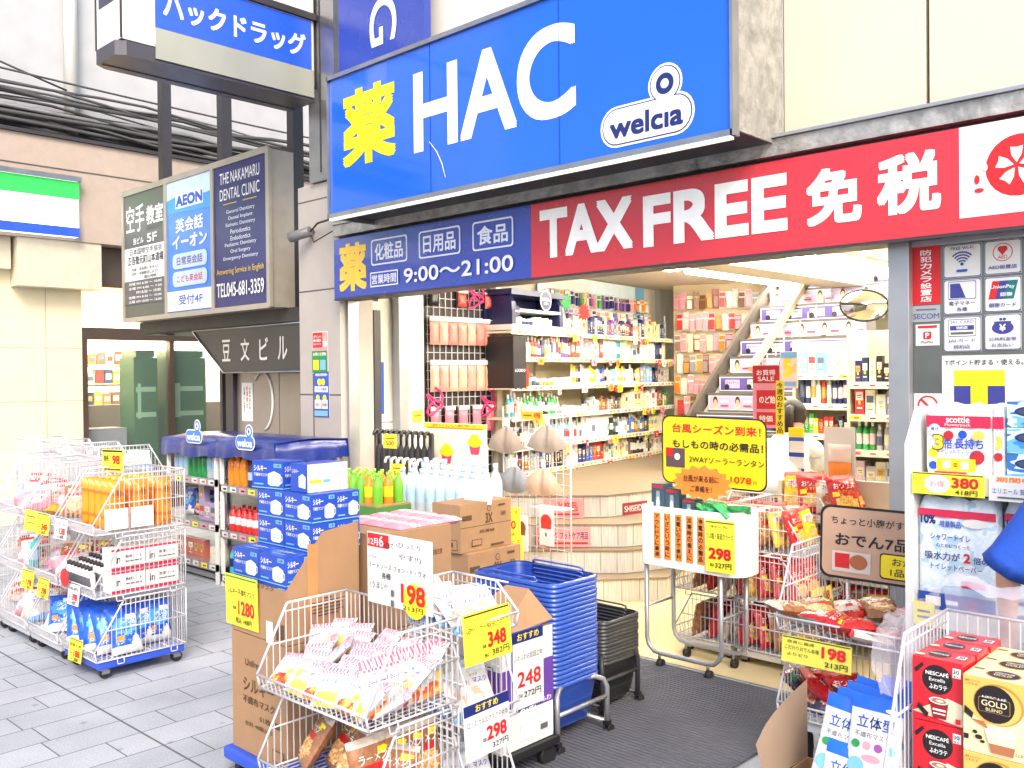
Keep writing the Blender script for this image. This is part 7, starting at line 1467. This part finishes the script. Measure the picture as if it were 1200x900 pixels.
def gold_box():
    w_, d_, h_ = .142, .098, .186; b = MB(); b.box(-w_ / 2, w_ / 2, 0, d_, 0, h_, NGL)
    b.art((0, 0, h_ / 2), XA, ZA, w_, h_, [('p', [(0, .55), (.4, .40), (1, .62), (1, 1), (0, 1)], NG), ('e', .56, .68, .40, .27, NGD), ('e', .55, .67, .37, .25, NG), ('c', .5, .68, .245, NBK), ('t', 'NESCAFÉ', .5, .76, .05, .38, LETW, .01), ('rr', .5, .66, .5, .19, NGD, .02), ('rr', .5, .66, .485, .18, NBK, .02), ('t', 'GOLD', .5, .685, .075, .40, NGL, .01), ('t', 'BLEND', .5, .605, .04, .26, NGL, .0), ('p', [(.03, .60), (.17, .52), (.15, .44), (.02, .50)], NBK), ('t', '濃厚ミルクラテ', .16, .94, .03, .26, INK, 0), ('t', 'ふわとろ', .14, .90, .03, .2, INK, 0), ('p', [(.12, .44), (.42, .34), (.34, .44)], NBR), ('p', [(.36, .32), (.86, .30), (.80, .04), (.46, .04)], NCR), ('e', .61, .33, .25, .055, LETW), ('e', .61, .33, .22, .04, NCR), ('p', [(.42, .17), (.83, .17), (.80, .05), (.46, .05)], NBR), ('e', .26, .22, .06, .03, NBK), ('e', .20, .28, .04, .025, NBK), ('e', .32, .17, .04, .02, NBK), ('t', '22本', .90, .10, .05, .13, INK, 0), ('r', .06, .2, .08, .07, INK)], off=.0006, step=.0003)
    b.art((0, d_ / 2, h_), XA, YA, w_, d_, [('r', .5, .5, 1, 1, NGL), ('e', .55, .5, .28, .36, NGD), ('e', .55, .5, .25, .3, NBK), ('t', 'NESCAFÉ', .55, .62, .12, .3, LETW), ('t', 'GOLD', .55, .42, .16, .28, NGL), ('r', .12, .7, .18, .06, INK)], off=.0006, step=.0003)
    return b.mesh('coffee_box')
RBX, GBX = red_box(), gold_box()
for j in range(2):
    for i in range(3):
        inst('coffee_box', RBX, (-.822 + .004 * i, 2.435 + .099 * i, .705 - .164 * j + (.0 if i == 0 else -.0)), f'red coffee box with black badge, {("upper", "lower")[j]} layer, {ordw(i)} from the front', 'coffee box', 'red coffee boxes in the right front cart', (0, 0, .015 * (i - 1)))
        for c in range(2): inst('coffee_box', GBX, (-.683 + .146 * c, 2.415 + .101 * i, .664 - .188 * j + .0), f'gold coffee box, {("upper", "lower")[j]} layer, {ordw(c)} column from the red ones, {ordw(i)} from the front', 'coffee box', 'gold coffee boxes in the right front cart', (0, 0, .01 * (i - 1)))
b = MB(); b.box(-.87, -.23, 2.42, 2.73, .524, .536, KRAFT); tag(b.build('cardboard_tray', None, origin=(-.55, 2.57, .524)), 'flat cardboard sheet under the coffee boxes in the cart', 'tray')
FILM = mat('clear_film', (205, 208, 226), .1, alpha=.38, var=0, bump=.7, scale=10, bscale=14, coat=.4)
t = thing('plastic_cover', 'crumpled clear plastic film gathered round the rim of the coffee cart', 'cover', (-.55, 2.5, .85))
rr = random.Random(2)
def film(pts_fn, nu, nv):
    b = MB(); k = len(b.v)
    for j in range(nv + 1):
        for i in range(nu + 1): b.v.append(pts_fn(i / nu, j / nv) + V((rr.uniform(-1, 1), rr.uniform(-1, 1), rr.uniform(-1, 1))) * .006)
    for j in range(nv):
        for i in range(nu): a = k + j * (nu + 1) + i; b.face((a, a + 1, a + nu + 2, a + nu + 1), FILM, True)
    return b
film(lambda u, v: V((-.91 - .02 * math.sin(v * 3.1), 2.30 + .47 * u, .985 - .19 * v - .03 * math.sin(u * 7) * v)), 18, 6).build('left_fold', t)
film(lambda u, v: V((-.91 + .72 * u, 2.765 + .02 * math.sin(v * 3.1), .985 - .15 * v - .03 * math.sin(u * 11) * v)), 24, 6).build('back_fold', t)
film(lambda u, v: V((-.91 + .72 * u, 2.74 + .05 * v, .985 + .03 * math.sin(v * 3.14) + .012 * math.sin(u * 23))), 24, 4).build('rear_roll', t)
# ---------------------------------------------------------------- stickers on the right hand window
def sticker(label, px0, py0, px1, py1, base, spec, cat='sticker', group='stickers on the right hand window', radius=None, y=4.357):
    a = at((px0 + px1) / 2, py0, y=y); d = at((px0 + px1) / 2, py1, y=y); l = at(px0, (py0 + py1) / 2, y=y); r = at(px1, (py0 + py1) / 2, y=y)
    o = V(((l.x + r.x) / 2, y, (a.z + d.z) / 2)); w_ = r.x - l.x; h_ = a.z - d.z; t = thing('window_sticker', label, cat, (o.x, y, o.z - h_ / 2), group)
    b = MB(); b.obox(o, XA, ZA, w_, h_, .001, base); b.build('sheet', t)
    b = MB(); b.art(o, XA, ZA, w_, h_, spec); b.build('lettering', t)
SB = mat('sticker_blue', (58, 62, 140), .4)
fr = lambda *q: [('r', .5, .5, .98, .98, SB), ('rr', .5, .5, .955, .94, PAPER, .06)] + list(q)
sticker('red vertical sticker reading 防犯カメラ設置店', 1069, 289, 1102, 357, RED, [('v', '防犯カメラ設置店', .5, .95, .04, .40, LETW)])
sticker('grey sticker lettered SECOM under the red one', 1069, 358, 1102, 377, mat('silver_sticker', (170, 174, 178), .3, metal=.3), [('t', 'SECOM', .5, .34, .32, .92, SB, .0), ('r', .5, .75, .7, .08, GINK)])
sticker('white sticker with a red P mark lettered PayPay', 1073, 380, 1101, 405, PAPER, [('r', .5, .88, .8, .12, RED), ('rr', .5, .48, .34, .36, RED, .08), ('t', 'P', .5, .48, .24, .16, LETW, .02), ('t', 'PayPay', .5, .16, .12, .5, GINK)])
wv_ = []
for i in range(4):
    r0, r1 = .12 + .085 * i, .165 + .085 * i; A_n = [math.radians(45 + 9 * j) for j in range(11)]
    wv_.append(('p', [(.5 + r1 * 1.0 * math.cos(a) * .9, .36 + r1 * math.sin(a)) for a in A_n] + [(.5 + r0 * math.cos(a) * .9, .36 + r0 * math.sin(a)) for a in A_n[::-1]], SB))
sticker('white sticker with radio waves reading FREE Wi-Fi', 1106, 286, 1150, 325, PAPER, fr(*wv_, ('c', .5, .40, .05, SB), ('t', 'FREE Wi-Fi', .5, .88, .09, .6, INK, .005), ('rr', .5, .2, .3, .08, BLUEINK, .04)))
sticker('white sticker with a red heart reading AED設置店', 1154, 281, 1197, 321, PAPER, fr(('c', .5, .64, .27, RED), ('c', .5, .64, .245, PAPER), ('c', .45, .74, .085, RED), ('c', .55, .74, .085, RED), ('p', [(.36, .72), (.64, .72), (.5, .55)], RED), ('t', 'AED', .5, .50, .1, .26, RED, 0), ('t', 'AED設置店', .5, .21, .12, .78, SB, .012)))
sticker('white card symbol sticker reading 電子マネー各種', 1106, 327, 1150, 368, PAPER, fr(('rr', .5, .68, .74, .52, SB, .04), ('rr', .5, .68, .71, .48, PAPER, .04), ('p', [(.18, .46), (.18, .88), (.44, .88), (.60, .46)], SB), ('t', '電子マネー', .5, .31, .12, .7, SB, .01), ('t', '各種', .5, .14, .12, .28, SB, .01)))
sticker('white sticker with a red blue green badge reading 銀聯カード', 1154, 324, 1197, 365, PAPER, fr(('p', [(.10, .36), (.22, .88), (.5, .88), (.38, .36)], RED), ('p', [(.30, .36), (.42, .88), (.70, .88), (.58, .36)], SB), ('p', [(.52, .36), (.64, .88), (.92, .88), (.80, .36)], mat('teal_badge', (0, 110, 110), .4)), ('t', 'UnionPay', .5, .70, .13, .66, LETW, .01), ('t', '銀聯', .6, .49, .12, .34, LETW, .01), ('t', '銀聯カード', .5, .19, .13, .74, SB, .012)))
sticker('white sticker lettered JAL CARD with a navy bar', 1106, 371, 1150, 412, PAPER, fr(('r', .5, .68, .74, .5, SB), ('r', .5, .68, .71, .46, PAPER), ('t', 'JAL CARD', .5, .84, .1, .62, SB, 0), ('r', .5, .68, .64, .13, SB), ('t', '特約店', .5, .68, .09, .3, LETW), ('r', .5, .53, .6, .06, GINK), ('t', 'JALカード', .5, .31, .11, .72, SB, .01), ('t', '特約店', .5, .14, .12, .44, SB, .01)))
sticker('white sticker with a navy yen purse reading 公共料金等', 1154, 368, 1197, 410, PAPER, fr(('e', .5, .62, .30, .18, SB), ('r', .5, .74, .46, .12, SB), ('c', .45, .86, .04, SB), ('c', .55, .86, .04, SB), ('t', '¥', .5, .62, .2, .18, LETW, .02), ('t', '公共料金等', .5, .31, .11, .76, SB, .01), ('t', 'お支払い', .5, .14, .11, .6, SB, .01)))
sticker('white panel with a large yellow and blue T reading Tポイント', 1104, 416, 1204, 500, PAPER, [('t', 'Tポイント貯まる・使える。', .50, .90, .08, .92, INK, .01), ('r', .45, .40, .60, .76, SB), ('r', .45, .68, .60, .22, YINK), ('r', .45, .40, .20, .76, YINK)])
sticker('white sticker with a red barred cigarette reading NO SMOKING', 1071, 461, 1104, 503, PAPER, [('c', .5, .66, .28, RED), ('c', .5, .66, .23, PAPER), ('r', .5, .60, .56, .07, INK), ('p', [(.22, .82), (.28, .87), (.78, .50), (.72, .45)], RED), ('t', '禁煙', .25, .28, .12, .22, INK), ('t', 'NO SMOKING', .5, .12, .09, .86, INK, .01)])
sticker('pale sticker of three small bottles under the no smoking sign', 1073, 506, 1103, 545, mat('pale_sticker', (214, 218, 222), .4), [('r', .3, .6, .16, .5, GINK), ('r', .55, .6, .16, .5, GINK), ('r', .8, .6, .16, .5, GINK), ('t', 'THE SUPER', .5, .2, .12, .8, INK)])
# ---------------------------------------------------------------- people
def person(label, root, heading, J, shirt, trousers, hair, sleeve_end=.5, ponytail=False, size=1.):
    """J: joint positions in the person's own frame (x right, y forward, z up); one continuous skinned body, clothes as children"""
    t = thing('person', label, 'person', (0, 0, 0))
    sk = mat('skin', (224, 176, 148), .5); 
    def skin(name, verts, edges, rad, m, rootv=0, lv=2):
        me = bpy.data.meshes.new(name); me.from_pydata([tuple(v) for v in verts], edges, []); o = bpy.data.objects.new(name, me); COL.objects.link(o); o.parent = t
        me.materials.append(m)
        md = o.modifiers.new('skin', 'SKIN'); md.use_smooth_shade = True
        for i, r in enumerate(rad): sv = me.skin_vertices[0].data[i]; sv.radius = r if isinstance(r, tuple) else (r, r); sv.use_root = (i == rootv)
        sb = o.modifiers.new('sub', 'SUBSURF'); sb.levels = 1; sb.render_levels = lv
        return o
    V_, E_, R_ = [], [], []
    def add(p, r, par=None): V_.append(V(p)); R_.append(r); i = len(V_) - 1; (E_.append((par, i)) if par is not None else None); return i
    pel = add(J['pelvis'], (.125, .095)); sp1 = add(J['waist'], (.115, .085), pel); ch = add(J['chest'], (.135, .095), sp1); nb_ = add(J['neckbase'], (.075, .06), ch)
    nk = add(J['neck'], .048, nb_); hd0 = add(J['jaw'], (.062, .07), nk); hd1 = add(J['head'], (.078, .092), hd0); hd2 = add(J['crown'], (.055, .065), hd1)
    hands = []
    for s in ('l', 'r'):
        sh = add(J['shoulder_' + s], .052, nb_); el = add(J['elbow_' + s], .037, sh); fa = add(V(J['elbow_' + s]).lerp(V(J['wrist_' + s]), .35), .038, el); wr = add(J['wrist_' + s], .024, fa)
        d = (V(J['wrist_' + s]) - V(J['elbow_' + s])).normalized(); side = V((1, 0, 0)) if abs(d.x) < .8 else V((0, 1, 0)); fwd = d.cross(side).normalized()
        pm = add(V(J['wrist_' + s]) + d * .05, (.034, .018), wr); kn = add(V(J['wrist_' + s]) + d * .085, (.036, .014), pm)
        for q, (o_x, ln) in enumerate(((-.027, .062), (-.009, .072), (.009, .068), (.027, .052))):
            b0 = V(J['wrist_' + s]) + d * .09 + fwd * o_x; a1 = add(b0, .009, kn); a2 = add(b0 + d * ln * .55 + side * .006, .008, a1); add(b0 + d * ln * .95 + side * .02, .0065, a2)
        th0 = add(V(J['wrist_' + s]) + d * .03 - fwd * .032, .012, wr); add(V(J['wrist_' + s]) + d * .07 - fwd * .05 + side * .012, .009, th0)
    for s in ('l', 'r'):
        hp = add(J['hip_' + s], .088, pel); kn = add(J['knee_' + s], .056, hp); cf = add(V(J['knee_' + s]).lerp(V(J['ankle_' + s]), .3), .056, kn); an = add(J['ankle_' + s], .034, cf); add(V(J['ankle_' + s]) + V((0, .13, -.045)), (.036, .026), an)
    skin('body', V_, E_, R_, sk)
    # shirt
    sv = [V(J['pelvis']) + V((0, 0, .02)), V(J['waist']), V(J['chest']), V(J['neckbase'])]; se = [(0, 1), (1, 2), (2, 3)]; sr = [(.142, .112), (.132, .102), (.150, .112), (.078, .066)]
    for s in ('l', 'r'):
        i = len(sv); sv.append(V(J['shoulder_' + s])); sr.append(.068); se.append((3, i)); sv.append(V(J['shoulder_' + s]).lerp(V(J['elbow_' + s]), .15)); sr.append(.060); se.append((i, i + 1)); sv.append(V(J['shoulder_' + s]).lerp(V(J['elbow_' + s]), .28)); sr.append(.056); se.append((i + 1, i + 2))
    skin('shirt', sv, se, sr, shirt, 2)
    tv = [V(J['pelvis'])]; te = []; tr = [(.140, .108)]
    for s in ('l', 'r'):
        i = len(tv); tv += [V(J['hip_' + s]), V(J['knee_' + s]), V(J['ankle_' + s]) + V((0, 0, .03))]; tr += [.100, .072, .058]; te += [(0, i), (i, i + 1), (i + 1, i + 2)]
    skin('trousers', tv, te, tr, trousers)
    for s in ('l', 'r'):
        a = V(J['shoulder_' + s]); e = V(J['elbow_' + s]); b = MB(); q0 = a.lerp(e, .18); q1 = a.lerp(e, sleeve_end)
        prof = [(.062, 0), (.064, .3), (.066, .6), (.069, .85), (.073, 1.0), (.069, .99), (.060, .8)]; d_ = (q1 - q0).normalized(); o1 = d_.orthogonal().normalized(); o2 = d_.cross(o1); k = len(b.v)
        for r_, f_ in prof: b.v += [q0.lerp(q1, f_) + (o1 * math.cos(i * math.pi / 10) + o2 * math.sin(i * math.pi / 10)) * (r_ + .003 * math.sin(i * 2.3 + f_ * 9)) for i in range(20)]
        for j in range(len(prof) - 1):
            for i in range(20): i2 = (i + 1) % 20; b.face((k + j * 20 + i, k + j * 20 + i2, k + (j + 1) * 20 + i2, k + (j + 1) * 20 + i), shirt, True)
        b.build('sleeve', t, origin=(0, 0, 0))
    for s in ('l', 'r'):
        a = V(J['ankle_' + s]); b = MB(); b.ball(a + V((0, .05, -.05)), .05, DARK, 10, 6, (.9, 2.4, .8)); o = b.build('shoe', t, origin=(0, 0, 0))
    hc = V(J['head']); f = (V(J['face']) - hc).normalized(); up_ = (V(J['crown']) - V(J['jaw'])).normalized(); rt = f.cross(up_).normalized(); M_ = Matrix((rt, f, up_)).transposed()
    b = MB(); b.ball((0, 0, 0), 1, hair, 16, 10)
    for p in b.v:
        q = V((p.x * .092, p.y * .108 - .012, p.z * .105 + .03))
        if q.y > .03 and q.z < .075: q.y *= .62
        if q.z < -.02: q *= .9
        p[:] = hc + M_ @ q
    b.build('hair', t, origin=(0, 0, 0))
    if ponytail: b = MB(); b.tube([hc + M_ @ V((0, -.10, .05)), hc + M_ @ V((0, -.15, .03)), hc + M_ @ V((0, -.16, -.05)), hc + M_ @ V((0, -.14, -.14))], .03, hair, 8); b.build('ponytail', t, origin=(0, 0, 0))
    for s in (-1, 1): b = MB(); b.ball(hc + M_ @ V((s * .032, .088, .012)), .011, PAPER, 8, 6); b.ball(hc + M_ @ V((s * .032, .096, .012)), .006, INK, 8, 6); b.build('eye', t, origin=(0, 0, 0))
    b = MB(); b.ball(hc + M_ @ V((0, .104, -.018)), .013, sk, 8, 6, (.8, 1.2, 1.5)); b.build('nose', t, origin=(0, 0, 0))
    b = MB(); b.ball(hc + M_ @ V((0, .088, -.052)), .02, mat('lips', (190, 110, 100), .5), 8, 6, (1.1, .4, .4)); b.build('mouth', t, origin=(0, 0, 0))
    for s in (-1, 1): b = MB(); b.ball(hc + M_ @ V((s * .083, -.002, 0)), .022, sk, 8, 6, (.4, .7, 1.3)); b.build('ear', t, origin=(0, 0, 0))
    t.location = root; t.rotation_euler = (0, 0, heading); t.scale = (size,) * 3
    return t
stand = dict(pelvis=(0, 0, .86), waist=(0, .01, 1.02), chest=(0, .0, 1.22), neckbase=(0, -.02, 1.36), neck=(0, -.01, 1.43), jaw=(0, .02, 1.47), head=(0, .015, 1.545), crown=(0, .01, 1.62), face=(0, .1, 1.53),
             shoulder_l=(-.18, -.01, 1.34), elbow_l=(-.345, -.005, 1.07), wrist_l=(-.375, .09, .85), shoulder_r=(.18, -.01, 1.34), elbow_r=(.24, .06, 1.10), wrist_r=(.2, .27, 1.16),
             hip_l=(-.09, 0, .82), knee_l=(-.1, .02, .46), ankle_l=(-.1, -.01, .085), hip_r=(.09, 0, .82), knee_r=(.1, .02, .46), ankle_r=(.1, -.01, .085))
person('shopper in a blue short sleeved shirt standing at the paper goods shelf', (-.47, 2.98, 0), 0, stand, mat('blue_shirt', (40, 90, 200), .8, bump=.2, scale=20), mat('dark_trousers', (44, 46, 56), .8), mat('dark_hair', (34, 28, 28), .5), 1.06, False, .96)
bend = dict(pelvis=(0, -.10, .78), waist=(0, .02, .92), chest=(0, .16, 1.06), neckbase=(0, .26, 1.15), neck=(0, .30, 1.20), jaw=(0, .35, 1.23), head=(0, .36, 1.305), crown=(0, .35, 1.38), face=(0, .45, 1.28),
            shoulder_l=(-.16, .24, 1.12), elbow_l=(-.20, .36, .93), wrist_l=(-.14, .52, .88), shoulder_r=(.16, .24, 1.12), elbow_r=(.20, .36, .93), wrist_r=(.14, .52, .88),
            hip_l=(-.09, -.08, .74), knee_l=(-.1, .04, .42), ankle_l=(-.1, -.05, .085), hip_r=(.09, -.08, .74), knee_r=(.1, .04, .42), ankle_r=(.1, -.05, .085))
person('shop worker with tied dark hair and white shirt bending over between the inner shelves', (-2.78, 5.45, .004), .25, bend, mat('white_shirt', (236, 236, 236), .8, bump=.2, scale=20), mat('dark_trousers', (44, 46, 56), .8), mat('dark_hair', (34, 28, 28), .5), .6, True, .98)
